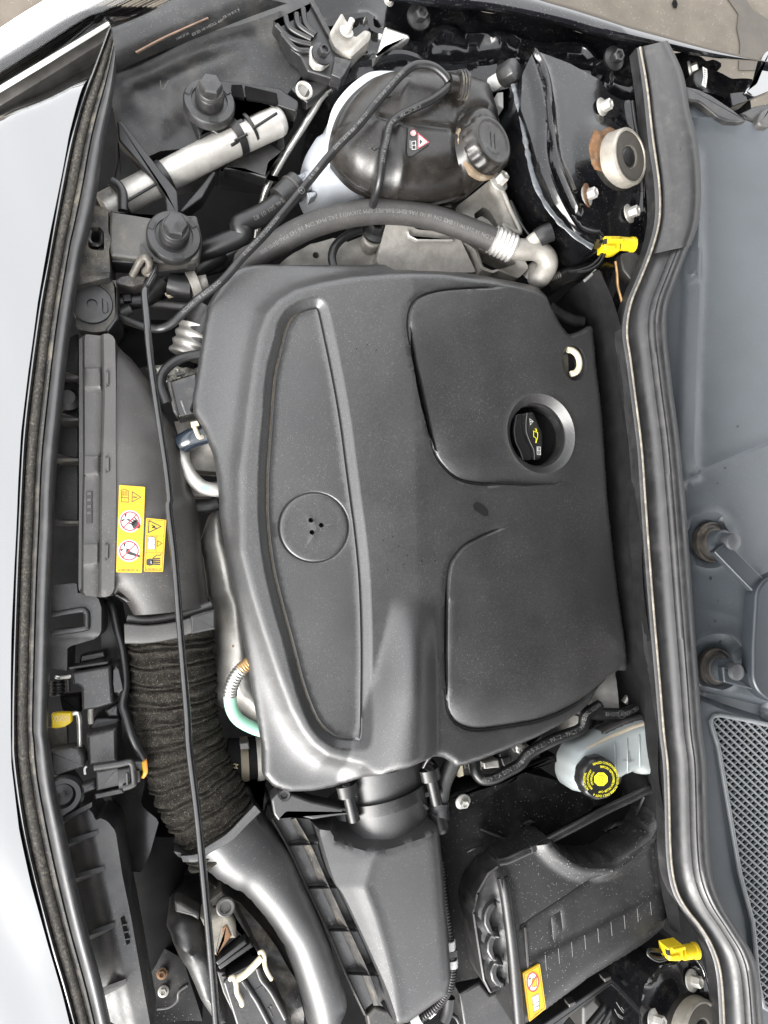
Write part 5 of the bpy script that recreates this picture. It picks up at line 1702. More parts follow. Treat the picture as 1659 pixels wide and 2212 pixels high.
plate('strap', rnd(K('00', '1260,1010 1280,1020 1200,1170 1080,1260 1060,1250 1190,1100'), 4), -.10, .03, plast_m, kb, bev=.002)
plate('gusset_panel', rnd(K('00', '690,830 880,950 930,1010 940,1060 720,1160 660,1080 690,950'), 6), -.11, .05, plast_m, kb, bev=.004)
tube('loop', [(*q, -.06) for q in K('00', '660,1075 700,1100 725,1150 728,1250')], .007, plast2_m, kb, n=12)


def plug(name, label, uv, h, ax, ring_h):
    t = thing(name, label, 'bolt', 'capped lamp mounting bolts')
    c = P(*uv, ring_h)
    a = Vector(ax).normalized()
    lathe('seat_ring', c, a, [(.037, -.012), (.037, .0), (.035, .003), (.026, .004), (.0255, .001), (.0205, .001), (.0205, -.004)], plast_m, t, n=44)
    lathe('sleeve', c, a, [(.0205, -.004), (.0205, .018), (.019, .0205), (.0165, .021)], plast2_m, t, n=40)
    lathe('collar', c, a, [(.0185, .016), (.0185, .0255), (.0175, .027), (.014, .0272)], plast_m, t, n=40)
    lathe('head', c, a, [(.0165, .026), (.0165, .037), (.0145, .040), (.0006, .043)], plast_m, t, n=6, ang=20)
    for k in range(3):
        an = R(40 + 120 * k)
        q = quatz(a).to_matrix()
        e1 = c + q @ Vector((.031 * math.cos(an), .031 * math.sin(an), .0045))
        tx, ty = q @ Vector((-math.sin(an), math.cos(an), 0)), q @ Vector((math.cos(an), math.sin(an), 0))
        V = []
        for z in (-.001, .0008):
            for sx, sy in ((-1, -1), (1, -1), (1, 1), (-1, 1)):
                V.append((e1 + tx * (sx * .006) + ty * (sy * .0035) + a * z)[:])
        mk('slot', V, [(0, 1, 2, 3)[::-1], (4, 5, 6, 7), (0, 1, 5, 4), (1, 2, 6, 5), (2, 3, 7, 6), (3, 0, 4, 7)], klab_m, t, 0)
    return t


plug('mounting_bolt', 'big capped bolt on the bracket ear above the aluminium tube', K('00', '1240,605')[0], 0, (.06, .10, 1), -.058)
plug('mounting_bolt', 'big capped bolt on the dusty grey mounting plate by the rod hook', K('00', '1030,1400')[0], 0, (.12, .04, 1), -.040)
mp_ = thing('mounting_plate', 'dusty grey plastic mounting plate under the capped bolt by the rod hook', 'mounting plate')
plate('plate', rnd(K('00', '650,1240 960,1290 980,1270 1165,1275 1195,1400 1180,1520 1160,1535 940,1560 860,1540 655,1515 645,1440'), 5), -.046, .03, plate_m, mp_, bev=.004)
plate('front_face', rnd(K('00', '655,1515 860,1530 960,1560 1165,1540 1160,1560 930,1580 840,1560 660,1550'), 2), -.060, .04, plast_m, mp_, bev=.002)
mk_t = K('00', '830,1440 905,1525 835,1540')
plate('hook_rib', mk_t, -.040, .02, plast2_m, mp_, bev=.001)
dc = thing('plastic_rivet', 'yellowed round plastic rivet under the aluminium tube clamp', 'rivet')
lathe('rivet_head', P(*K('00', '1435,945')[0], -.125), (.3, -.3, 1), [(.0205, -.002), (.021, .0), (.019, .002), (.006, .003), (.0055, .006), (.001, .006)], oldc_m, dc, n=32)
lb = thing('lamp_side_box', 'dark stepped plastic box between the aluminium tube and the tank', 'plastic box')
plate('box', rnd(K('00', '1510,860 1659,760', '10', '260,740 275,880 180,960 170,1060 130,1050', '00', '1640,1060 1560,1040 1290,1010 1390,960'), 5), -.13, .06, plast_m, lb, bev=.004)
plate('step', rnd(K('10', '-60,850 120,800 265,900 180,970 160,1060 20,1010 -100,1000'), 4), -.118, .03, plast2_m, lb, bev=.004)

# fan-ribbed bracket and silver bracket
fb = thing('ribbed_bracket', 'black ribbed plastic bracket with a bolted metal pad on the inner wing', 'bracket')
plate('base', rnd(K('10', '195,110 240,180 300,290 355,330 400,420 560,470 605,470 650,350 560,260 530,190 470,40 420,0 400,60 320,100 260,90 240,150'), 4), -.062, .03, plast2_m, fb, bev=.003)
for q in ('270,95 300,170 420,235', '335,80 350,150 440,215', '375,50 390,140 450,205', '215,150 300,230 420,265', '425,10 500,150 560,260', '250,200 330,290 410,300'):
    tube('fan_rib', [(u, v, -.058) for u, v in K('10', q)], .0042, plast2_m, fb, n=8)
plate('metal_pad', rnd(K('10', '415,270 475,265 540,310 545,350 490,392 440,385 415,350'), 5), -.048, .012, zinc_m, fb, bev=.002)
put('bolt', small_me, P(*K('10', '482,325')[0], -.048), quatz((.25, .0, 1)), fb, 1.7)
plate('end_block', rnd(K('10', '560,330 640,350 665,360 620,440 600,465 540,440'), 3), -.052, .03, plast_m, fb, bev=.002)
for q in ('580,360', '615,385', '590,420'):
    u, v = K('10', q)[0]
    plate('end_pocket', rnd([(u - 6, v - 5), (u + 6, v - 4), (u + 5, v + 5), (u - 6, v + 4)], 1.5), -.0517, .004, klab_m, fb, bev=.0003)
lo_ = plate('lower_lug', rnd(K('10', '300,520 350,470 430,480 520,480 530,500 470,560 400,610 340,560'), 4), -.08, .02, plast2_m, fb, bev=.003)
lathe('lug_eye', P(*K('10', '378,540')[0], -.079), (.2, -.1, 1), [(.0135, 0), (.0135, .004), (.0115, .005), (.010, .003), (.009, .0), (.001, .0)], alu_m, fb, n=24)
sv = thing('silver_bracket', 'small cast silver bracket with a stud beside the ribbed bracket', 'bracket')
svo = W(rnd(K('10', '600,85 640,130 620,190 690,215 740,175 775,200 770,235 660,340 640,330 560,270 530,200'), 3), -.05)
svl = W(K('10', '600,90 560,190 600,300'), -.05)
relief('casting', svo, lambda X, Y: -.052 + .006 * np.exp(-(dist(X, Y, W(K('10', '760,205 650,320'), -.05)) / .006) ** 2) + .005 * np.exp(-(dist(X, Y, W(K('10', '600,95 545,200'), -.05)) / .006) ** 2), cast_m, sv, sp=.003, skirt=.03)
lathe('stud', P(*K('10', '630,190')[0], -.05), (.25, .25, 1), [(.011, 0), (.011, .002), (.006, .003), (.006, .012), (.0045, .014), (.0045, .022), (.003, .0225)], zinc_m, sv, n=20)

# ------------------------------------------------------------------ castings under the thick hose
eb_ = thing('engine_casting', 'rough cast aluminium engine end seen between the thick hose and the cover', 'engine block')
relief('casting_body', W(K('10', '230,1560 330,1480 420,1420 560,1400 640,1440 740,1400 760,1330 850,1330 990,1360 1040,1420 1260,1420 1320,1500 1400,1600 1000,1660 500,1660'), -.11),
       lambda X, Y: -.115 + .02 * ss(P(800, 0, -.1).x, P(830, 0, -.1).x, X) + .012 * np.sin(X * 40 + 2) * np.sin(Y * 60), cast_m, eb_, sp=.006, holes=[W(ngon(*K('10', '455,1495')[0], 7, 16, 9), -.11)], skirt=.09)
relief('casting_wedge', W(K('10', '850,1340 960,1350 1020,1400 1260,1420 1390,1620 900,1640 800,1560'), -.08), lambda X, Y: -.085 + .35 * (Y - P(0, 560, -.08).y), cast_m, eb_, sp=.006, skirt=.05)
put('bolt', small_me, P(*K('10', '800,1375')[0], -.075), quatz((0, .2, 1)), eb_, 2.2)
plate('bolt_boss', ngon(*K('10', '790,1400')[0], 22, 20, 24), -.078, .04, cast_m, eb_, bev=.004)
tube('cable', [(*q, -.07) for q in K('10', '720,1360 640,1390 570,1450 545,1520 560,1600 580,1659')], .0065, rubber2_m, eb_, n=12)
plate('clip_bracket', rnd(K('10', '1000,1205 1250,1210 1255,1225 1080,1230 1000,1260 950,1225'), 2), -.055, .008, cast_m, eb_, bev=.002)
plate('clip_bracket', rnd(K('10', '990,1360 1010,1390 1060,1410 1260,1412 1268,1425 1050,1425 1000,1400'), 2), -.05, .008, alu_m, eb_, bev=.002)
mb = thing('engine_mount', 'cast aluminium triangular engine mount arm with dark openings beside the tank cap', 'engine mount')
mo_ = K('10', '1290,1215 1380,1150 1490,1060 1560,1130 1620,1290 1659,1380', '20', '180,1440 250,1580 190,1640 60,1600', '10', '1500,1620 1430,1600 1390,1480 1340,1440 1260,1420 1270,1300')
h1_ = W(rnd(K('10', '1395,1255 1450,1215 1490,1235 1570,1360 1560,1370 1480,1290 1440,1270 1400,1290'), 3), -.06)
h2_ = W(rnd(K('10', '1410,1470 1500,1460 1640,1510 1659,1540 1560,1580 1500,1600 1440,1570'), 4), -.06)
mow = W(rnd(mo_, 5), -.06)
relief('mount_arm', mow, lambda X, Y: -.062 - .008 * ss(0, .012, sdf(X, Y, mow)) + .004 * np.sin(X * 50), cast_m, mb, sp=.005, holes=[h1_, h2_], skirt=.05)
tube('arm_rim', [(u, v, -.058) for u, v in K('10', '1490,1060 1540,1100 1600,1240 1659,1380', '20', '90,1330 180,1440')], .004, cast_m, mb, n=8)
put('nut', nut_me, P(*K('20', '60,1080')[0], -.042), quatz((.35, .25, 1)), mb, 1.05)

# ------------------------------------------------------------------ yellow connectors with wires
def yconn(label, uv, h, ang, wires, L=1.0):
    t = thing('yellow_connector', label, 'connector', 'yellow sensor connectors')
    c = np.array(uv)
    ca, sa = math.cos(R(ang)), math.sin(R(ang))

    def q(pts):
        return [(c[0] + L * (x * ca - y * sa), c[1] + L * (x * sa + y * ca)) for x, y in pts]
    plate('housing', rnd(q([(-27, -16), (8, -18), (8, 14), (-4, 18), (-27, 14)]), 2), h, .022, yellow_m, t, bev=.002)
    a, b = (P(*z, h - .009) for z in q([(4, -1), (34, -1)]))
    tube('barrel', [a[:], b[:]], .0105, yellow_m, t, px=False, n=20)
    plate('latch', rnd(q([(-14, -11), (14, -13), (14, -5), (-14, -3)]), 1), h + .004, .006, yellow_m, t, bev=.001)
    plate('latch', rnd(q([(-22, 4), (-2, 3), (-2, 11), (-22, 11)]), 1), h + .002, .006, yellow_m, t, bev=.001)
    plate('opening', q([(-27.5, -9), (-22, -10), (-22, 2), (-27.5, 2)]), h + .0006, .006, klab_m, t, bev=.0002)
    tube('end_ring', [(P(*z, h - .009))[:] for z in q([(30, -1), (36, -1)])], .0118, yellow_m, t, px=False, n=20)
    for w, m in wires:
        tube('wire', [(*z, h - .010 - .002 * i) for i, z in enumerate(w)], .0022, m, t, n=8)
    return t


yconn('yellow sensor connector with black and blue wires beside the rusty strut tower', K('20', '765,1445')[0], -.012, 4,
      [(K('20', '720,1450 690,1480 650,1540 600,1580 540,1600 480,1610'), rubber2_m), (K('20', '730,1455 700,1490 660,1560 600,1600 530,1612'), rubber2_m), (K('20', '715,1460 702,1475 695,1492'), blue_m), (K('20', '640,1600 600,1640 570,1665'), print_m)])
yconn('yellow sensor connector with looped black wires above the dusty strut tower', K('23', '1140,1240')[0], -.006, -8,
      [(K('23', '1080,1250 1020,1270 965,1255 948,1230 965,1215 1030,1225 1085,1245'), rubber2_m), (K('23', '1085,1262 1010,1285 950,1250 960,1225 1040,1235'), rubber2_m)], .98)
cb = thing('connector_bracket', 'grey connector bracket under the yellow connector by the rear seal', 'bracket')
plate('bracket', rnd(K('20', '790,1500 860,1480 920,1530 900,1620 850,1659', '21', '800,130 785,60'), 4), -.045, .02, duct_m, cb, bev=.003)

# ------------------------------------------------------------------ battery box
bb_ = thing('battery_box', 'black battery box lid with yellow label, scooped rear edge and finger holes', 'battery box')
BO = K('23', '70,800 110,700 370,565 400,590 440,630 540,690 640,702 740,685 850,600 940,530 985,450 1005,345 1030,500 1085,850 1098,1000 1095,1070 1050,1150 880,1275 640,1420 400,1600 230,1720 180,1720 160,1400 130,1100')
bow_ = W(BO, -.035)
scp = W(cr(K('23', '380,570 440,630 540,690 640,702 740,685 850,600 940,530 985,450 1005,345')), -.035)
g1, g2 = W(K('23', '215,1085 990,570'), -.035), W(K('23', '245,1300 600,1130 1030,890'), -.035)
redg = W(cr(K('23', '1030,500 1085,850 1098,1000 1095,1070 1050,1150 880,1275 640,1420 400,1600 230,1720')), -.035)
ledg2 = W(cr(K('23', '75,800 100,900 130,1100 150,1300 165,1500 180,1720')), -.03)
emb_b = W(K('23', '388,1040 445,1005 458,1120 402,1188'), -.035)
bmid = W(K('23', '220,1090 990,575 1030,890 600,1130 245,1300'), -.035)


def hf_bb(X, Y):
    h = -.040 + 0 * X
    h = h - .016 * (1 - dome(dist(X, Y, redg), .03))
    h = h + .010 * np.exp(-(dist(X, Y, ledg2) / .010) ** 2)
    h = h + .013 * ss(.032, .010, dist(X, Y, scp)) - .02 * (1 - dome(dist(X, Y, scp), .008))
    sm = sdf(X, Y, bmid)
    h = h - .0022 * ss(-.001, .001, sm)
    h = h - .0045 * np.exp(-(dist(X, Y, g1) / .0016) ** 2)
    h = h - .0013 * np.exp(-((sdf(X, Y, emb_b)) / .0012) ** 2)
    return h


relief('lid', bow_, hf_bb, lid_m, bb_, sp=.0048, feats=[(g1, False, (-.003, -.0015, 0, .0015, .003)), (g2, False, (-.002, 0, .002)), (ledg2, False, (-.01, -.005, 0, .005, .01)), (scp, False, (-.012, -.006, -.003, .003, .006, .012)), (ccw(emb_b), True, (-.0015, 0, .0015)), (redg, False, (.004, .01))], skirt=.09, ang=45)
for k in range(9):
    t = (k + .5) / 9
    a = np.array(K('23', '300,1270')[0]) * (1 - t) + np.array(K('23', '1000,915')[0]) * t
    b = a + np.array([2.5, 34 - 6 * t])
    tube('lid_seam', [(*q, -.0405) for q in (a, (a + b) / 2, b)], .0009, plast2_m, bb_, n=5)
plate('seam_edge', [tuple(q) for q in line2(*K('23', '222,1088 240,1330'), 5)], -.0385, .004, duct_m, bb_, bev=.0008)
s4 = sticker(bb_, 'warning_label', rnd(K('23', '205,1358 305,1302 342,1565 243,1645'), 2.5), -.037, lambda X, Y: -.0365 + 0 * X, label_m, 'yellow label with crossed-out charger and manual symbols')
sh4 = lambda nm, polys, m, off=.0008: shp(nm, polys, -.0365, m, s4, off=off)
c4 = K('23', '263,1408')[0]
sh4('label_rule', ringp(K('23', '212,1362 300,1312 335,1560 248,1636'), .7), klab_m)
sh4('white_disc', [ngon(*c4, 13.5, 28, 21)], wlab_m)
sh4('charger_symbol', [[(c4[0] - 2, c4[1] - 6), (c4[0] + 9, c4[1] - 10), (c4[0] + 9, c4[1] + 9), (c4[0] - 1, c4[1] + 12)]], label_m, .0012)
sh4('battery_symbol', ringp([(c4[0] - 2, c4[1] - 6), (c4[0] + 9, c4[1] - 10), (c4[0] + 9, c4[1] + 9), (c4[0] - 1, c4[1] + 12)], .8) + [line2((c4[0] - 9, c4[1] - 6), (c4[0] - 3, c4[1] - 8), 2)], klab_m, .0014)
sh4('red_ring', ringp(ngon(*c4, 13.5, 28, 21), 2.2) + [line2((c4[0] - 8, c4[1] + 14), (c4[0] + 8, c4[1] - 14), 2)], rlab_m, .0016)
bk4 = K('23', '258,1498 298,1476 304,1565 270,1590')
sh4('manual_symbol', [bk4], wlab_m)
sh4('manual_ink', ringp(bk4, .8) + [line2(*K('23', '263,1545 301,1522'), 1)] + [line2(*K('23', '%d,%d %d,%d' % (268 + 9 * k, 1500 - 5 * k, 271 + 9 * k, 1526 - 5 * k)), .9) for k in range(3)] + [line2(*K('23', '278,1560 300,1548'), 1.3)], klab_m, .0012)
txt('A 000 546 26 72', *K('23', '295,1590')[0], 3.6, -38, -.0365, klab_m, s4, off=.001)
# front rail with finger scallops
FR = K('13', '1659,655 1560,700 1470,765 1405,880 1378,1000 1400,1150 1440,1400 1482,1482 1590,1432', '23', '130,1420 120,1250 105,1000 80,850 120,690')
frw = W(FR, -.05)
sc1 = [W(rnd(K('13', q), 3), -.05) for q in ('1500,938 1512,950 1480,1000 1470,1040 1490,1100 1520,1112 1510,1120 1470,1110 1445,1060 1448,1000 1470,955', '1515,1112 1530,1120 1500,1160 1490,1200 1505,1260 1540,1272 1530,1284 1490,1270 1462,1220 1465,1170 1485,1130', '1532,1272 1545,1282 1515,1320 1512,1360 1535,1400 1560,1405 1555,1420 1520,1425 1490,1390 1480,1340 1500,1295')]


def hf_fr(X, Y):
    e = sdf(X, Y, frw)
    h = -.055 + .006 * np.exp(-((e - .002) / .003) ** 2)
    for q in sc1:
        h = h + .010 * ss(-.004, .0, sdf(X, Y, q)) - .0
    return h


relief('front_rail', frw, hf_fr, plast_m, bb_, sp=.004, feats=[(ccw(q), True, (-.003, -.001, .001)) for q in sc1] + [(ccw(frw), True, (.002, .005))], skirt=.10, ang=30)
tube('rail_crest', [(*q, h) for q, h in zip(K('23', '85,790 100,860 125,1040 150,1250 170,1480 190,1720'), (-.040, -.037, -.037, -.038, -.038, -.038))], .0085, plast2_m, bb_, n=18)
plate('front_wall', K('13', '1300,1480 1420,1410 1480,1485 1600,1430', '23', '140,1430 170,1720 0,1720', '13', '1330,1700'), -.12, .05, plast_m, bb_, bev=.004)
# scoop well and the dark rear compartment
plate('scoop_floor', K('23', '360,560 680,390 1000,330 980,470 850,610 640,700 540,690'), -.10, .02, dark_m, bb_, bev=.002)
tube('scoop_rib', [(*q, h) for q, h in zip(K('23', '925,310 870,440 860,460'), (-.05, -.085, -.095))], .0022, plast_m, bb_, n=6)
plate('scoop_block', rnd(K('23', '690,520 760,470 860,460 800,500 750,530'), 3), -.092, .02, plast_m, bb_, bev=.003)
tube('rear_rim', [(*q, -.045) for q in K('23', '60,700 110,690 200,650 290,610 370,565 550,470 700,390 850,320 960,270 1010,300 1020,360')], .0065, plast2_m, bb_, n=10)
plate('rim_slot', rnd(K('23', '258,610 285,600 290,640 262,645'), 1), -.036, .01, klab_m, bb_, bev=.0005)
rc = thing('control_box', 'glossy black compartment lid in shadow between the airbox and the brake reservoir', 'control box')
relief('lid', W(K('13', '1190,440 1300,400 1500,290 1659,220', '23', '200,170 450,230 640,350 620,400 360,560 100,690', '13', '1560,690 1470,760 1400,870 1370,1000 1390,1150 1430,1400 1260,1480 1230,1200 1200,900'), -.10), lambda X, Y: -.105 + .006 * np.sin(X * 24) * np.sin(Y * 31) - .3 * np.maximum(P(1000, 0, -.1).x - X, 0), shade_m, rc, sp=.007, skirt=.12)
for k, q in enumerate(('1420,500 1560,560 1650,600', '1340,640 1440,600', '1380,740 1480,790')):
    tube('lid_mark', [(*z, -.098) for z in K('13', q)], .002, plast2_m, rc, n=6)
plate('lid_clip', rnd(K('23', '205,475 255,450 285,465 235,485'), 1), -.092, .01, plast2_m, rc, bev=.001)
bx = thing('frame_rail', 'long black frame rail with a cream bolt behind the airbox pipe', 'rail')
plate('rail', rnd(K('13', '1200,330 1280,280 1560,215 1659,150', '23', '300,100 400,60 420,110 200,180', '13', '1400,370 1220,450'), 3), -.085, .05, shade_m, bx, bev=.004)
put('bolt', zbolt_me, P(*K('13', '1318,340')[0], -.086), quatz((.1, -.2, 1)), bx, 1.15)
# dark rail below the battery box, round a bundle of cables
ur = thing('battery_tray', 'black battery tray edge with clips below the lid', 'tray')
plate('tray_edge', rnd(K('23', '330,1659 640,1450 880,1300 900,1290 880,1340 700,1450 480,1620 400,1720 250,1760'), 3), -.10, .03, plast2_m, ur, bev=.002)
for q in ('500,1550', '710,1400', '840,1320'):
    u, v = K('23', q)[0]
    plate('tray_clip', rnd([(u - 8, v - 3), (u + 7, v - 9), (u + 8, v - 2), (u - 6, v + 5)], 1), -.088, .015, duct_m, ur, bev=.001)
cbn = thing('cable_bundle', 'thick black cables running between the battery tray and the strut tower', 'cable')
for k, (q, r_) in enumerate((('600,1680 700,1560 850,1360 900,1290', .008), ('720,1700 800,1560 870,1420 900,1340', .006), ('640,1740 760,1540 860,1380', .005))):
    tube('cable', [(*z, -.115 + .01 * k) for z in K('23', q)], r_, rubber2_m, cbn, n=12)
for q in ('760,1530 800,1590 850,1625', '790,1560 815,1600 800,1620 770,1600', '750,1570 780,1620 830,1635'):
    tube('loose_fibre', [(*z, -.06) for z in K('23', q)], .0006, print_m, cbn, n=5)
gr_ = thing('grey_casting', 'weathered grey gearbox bracket low beside the battery tray', 'casting')
plate('bracket', rnd(K('23', '560,1560 640,1480 700,1450 690,1540 720,1600 680,1720 560,1720'), 5), -.14, .05, duct_m, gr_, bev=.005)

# ------------------------------------------------------------------ brake fluid reservoir
br = thing('brake_reservoir', 'milky white brake fluid reservoir with a black cap lettered in yellow', 'brake reservoir')
RO = rnd(K('E3', '-30,1120 60,1070 250,990 450,900 640,850 690,900 700,1330 640,1390 540,1390 500,1350 300,1440 200,1480 20,1560 -70,1530 -115,1420 -105,1260'), 10)
row = W(RO, -.035)


def hf_rs(X, Y):
    e = sdf(X, Y, row)
    return -.060 + .026 * dome(e, .014)


relief('tank', row, hf_rs, brakew_m, br, sp=.005, skirt=.03, ang=60)
tube('seam', [(*q, -.040) for q in K('E3', '30,1130 110,1090 260,1010 450,930 640,870')], .0035, M('seam_tan', (.33, .29, .22), .6, var=.2), br, n=8)
plate('rear_step', rnd(K('E3', '190,970 400,870 560,830 640,850 450,915 250,1000 130,1040'), 3), -.05, .03, duct_m, br, bev=.003)
for k in range(3):
    tube('tank_rib', [(*q, -.0338) for q in K('E3', '%d,%d %d,%d' % (280 + 110 * k, 1070 - 35 * k, 285 + 110 * k, 1390 - 50 * k))], .0012, brakew_m, br, n=6)
txt('DOT4', *K('E3', '410,1200')[0], 9, -95, -.0335, print2_m, br)
txt('MIN MAX', *K('E3', '400,1230')[0], 6, 0, -.0335, print2_m, br)
rcx = K('E3', '153,1400')[0]
cpp = P(*K('E3', '135,1375')[0], -.022)
bc = lathe('cap', P(*rcx, -.006) - Vector((0, 0, .020)), (0, 0, 1), [(.027, -.008), (.0295, -.004), (.0302, .010), (.0295, .016), (.028, .019), (.0268, .0195), (.0264, .0188), (.002, .0188)], plast2_m, br, n=80, nr=lambda k, r, z: 1 + (.03 if k % 8 < 4 and r > .0284 else 0))
hcp = -.0069
oc8 = ngon(*rcx, 15.5, 8, 15.5, math.pi / 8)
shp('yellow_octagon', [oc8], hcp, yprint_m, bc)
shp('octagon_ink', ringp(ngon(*rcx, 9, 22), 1.1)[2:9] + ringp(ngon(*rcx, 9, 22), 1.1)[13:20] + ringp(ngon(*rcx, 4.6, 16), 1), hcp + .0003, klab_m, bc)
for s_, ar, a0, sz in (('USE ONLY DOT 4', 36, 168, 7.6), ('BRAKE FLUID FROM A', 36, 100, 7.2), ('SEALED CONTAINER', 36, 15, 7.2), ('NUR ORIGINAL', 36, 262, 7.0), ('CLEAN FILLER CAP', 27, 140, 7.0), ('BEFORE REMOVING', 27, 50, 7), ('BREMSFLUESSIGKEIT', 28.5, 268, 6.2), ('VERWENDEN', 21, 275, 6)):
    txt(s_, *rcx, sz, a0, hcp, yprint_m, bc, arc=ar, off=.0004, sx=.82)
# booster, vacuum hose, fuel line
bo_ = thing('brake_booster', 'grey metal brake booster dome with a pressed rib under the rear seal', 'brake booster')
bc_ = P(*K('E3', '420,720')[0], -.16)
prof = [(.135, -.04), (.135, .0)] + [(.135 * math.cos(a), .055 * math.sin(a)) for a in np.linspace(.15, 1.5, 9)]
lathe('dome', bc_, (-.25, .1, 1), prof, shield_m, bo_, n=64, ang=60)
tube('pressed_rib', [(*q, h) for q, h in zip(K('E3', '370,715 420,640 490,545'), (-.098, -.096, -.099))], .0068, shield_m, bo_, n=12)
lathe('grommet', P(*K('E3', '530,745')[0], -.093), (-.3, 0, 1), [(.023, -.01), (.023, .006), (.018, .010), (.012, .010), (.012, .004)], rubber2_m, bo_, n=28)
vh = thing('vacuum_hose', 'smooth black vacuum hose plugged into the brake booster grommet', 'hose')
h5 = tube('hose', [(*q, h) for q, h in zip(K('E3', '-150,745 0,790 100,808 230,815 350,815 430,790 490,755 530,745'), (-.075, -.07, -.068, -.068, -.068, -.072, -.078, -.088))], .0098, rubber2_m, vh, n=20)
txt_tube('EHOT', o_path[h5.name], .0098, .47, .0085, print_m, vh, flip=False)
txt_tube('MERCEDES', o_path[h5.name], .0098, .73, .0085, print_m, vh, flip=False)
star('printed_emblem', None, .0065, o_path[h5.name], .0098, .585, vh, print_m)
fl_ = thing('fuel_line', 'black fuel line with white lettering bending below the engine cover edge', 'hose')
h6 = tube('line', [(*q, h) for q, h in zip(K('13', '1385,60 1390,120 1400,170 1440,208 1500,205 1580,165 1659,120', '23', '250,50 400,-30 550,-90', '22', '580,1300 660,1240'), (-.08, -.075, -.07, -.068, -.066, -.065, -.064, -.062, -.06, -.06, -.06, -.07))], .0088, rubber2_m, fl_, n=20)
txt_tube('0029 TIA DIN 73378 - 12.5 X 2.1 - PA12 - PHLY - PV - EBL 62345', o_path[h6.name], .0088, .56, .0088, print_m, fl_, sx=.96)
tube('metal_bend', [(*q, h) for q, h in zip(K('13', '1378,30 1384,100 1398,165'), (-.09, -.08, -.0715))], .0095, steel_m, fl_, n=16)
rg = thing('fuel_rail', 'metal fuel rail pieces with clips half hidden under the cover edge', 'fuel rail')
plate('rail_body', rnd(K('13', '1280,120 1420,85 1659,40', '23', '320,-60 330,20 60,160', '13', '1500,190 1300,190'), 4), -.11, .03, duct_m, rg, bev=.003)
for q, m_ in (('1440,110 1530,90 1540,140 1450,150', alu_m), ('1290,130 1320,110 1330,190 1295,200', cream_m), ('1545,85 1600,70 1610,110 1560,130', plast2_m), ('1320,95 1385,85 1390,140 1330,150', plast2_m)):
    plate('rail_clip', rnd(K('13', q), 2), -.09, .02, m_, rg, bev=.002)
plate('rail_cover', rnd(K('23', '60,60 110,20 200,10 300,30 320,90 200,170 100,150'), 4), -.095, .02, plast_m, rg, bev=.003)
lathe('injector', P(*K('23', '200,20')[0], -.085), (.2, 0, 1), [(.011, -.02), (.011, 0), (.008, .004), (.007, .012), (.002, .013)], steel_m, rg, n=20)
ap = thing('breather_pipe', 'smooth grey plastic breather pipe between the airbox neck and the rail', 'pipe')
tube('pipe', [(*q, h) for q, h in zip(K('13', '1270,90 1235,160 1205,230 1190,300 1175,370 1180,420 1190,500'), (-.06, -.062, -.065, -.068, -.07, -.075, -.085))], .0125, plast_m, ap, n=22, rf=lambda s, L: 1.25 if .55 < s / L < .85 else 1.0)
tube('sleeve', [(*q, -.073) for q in K('13', '1165,380 1170,440 1185,495')], .0155, plast2_m, ap, n=20)
bw = thing('black_wires', 'thin black wires and braid showing beside the airbox neck', 'wires')
tube('wire', [(*q, -.05) for q in K('13', '1150,50 1120,80 1085,145')], .003, steel_m, bw, n=8)
tube('wire', [(*q, -.07) for q in K('13', '1100,90 1140,110 1160,150')], .004, rubber2_m, bw, n=8)

# ------------------------------------------------------------------ corrugated harness beside the airbox
hn = thing('wiring_harness', 'black corrugated wiring tube with white tape bands beside the airbox', 'wiring')
hp = [(*q, h) for q, h in zip(K('13', '1190,700 1205,900 1220,1000 1235,1100 1243,1180 1250,1240 1256,1300 1255,1370 1235,1450 1190,1520 1130,1580 1040,1640 960,1690'), (-.09, -.075, -.07, -.066, -.064, -.062, -.062, -.064, -.068, -.075, -.08, -.085, -.09))]
tube('corrugated_tube', hp, .0068, rubber2_m, hn, n=14, sp=.0009, rf=lambda s, L: 1 + .11 * math.cos(s / .0042 * 2 * math.pi), ang=180)
for a, b in (('1240,1165', '1244,1215'), ('1255,1275', '1257,1320'), ('1145,1565', '1110,1595'), ('1070,1620', '1020,1650')):
    tube('tape_band', [(*q, h) for q, h in zip(K('13', a, '13', b), (-.063, -.063) if '12' in a[:2] else (-.082, -.085))], .0086, wlab_m, hn, n=16)
plate('cable_clip', rnd(K('13', '1235,1240 1290,1220 1292,1262 1240,1275'), 2), -.055, .01, plast2_m, hn, bev=.001)
tube('side_loom', [(*q, -.1) for q in K('13', '1240,1500 1230,1580 1210,1640')], .009, rubber2_m, hn, n=12)
for k in range(4):
    q = K('13', ('1100,1480 1180,1440', '960,1650 1000,1560', '930,1600 960,1600', '1240,1600 1300,1659')[k])
    tube('loose_wire', [(*z, -.1) for z in (q[0], ((q[0][0] + q[1][0]) / 2 + 3, (q[0][1] + q[1][1]) / 2 - 4), q[1])], .003, rubber2_m, hn, n=8)
plate('connector_block', rnd(K('13', '920,1590 960,1565 1060,1510 1160,1450 1200,1420 1190,1500 1090,1570 940,1680'), 3), -.10, .03, plast2_m, hn, bev=.003)

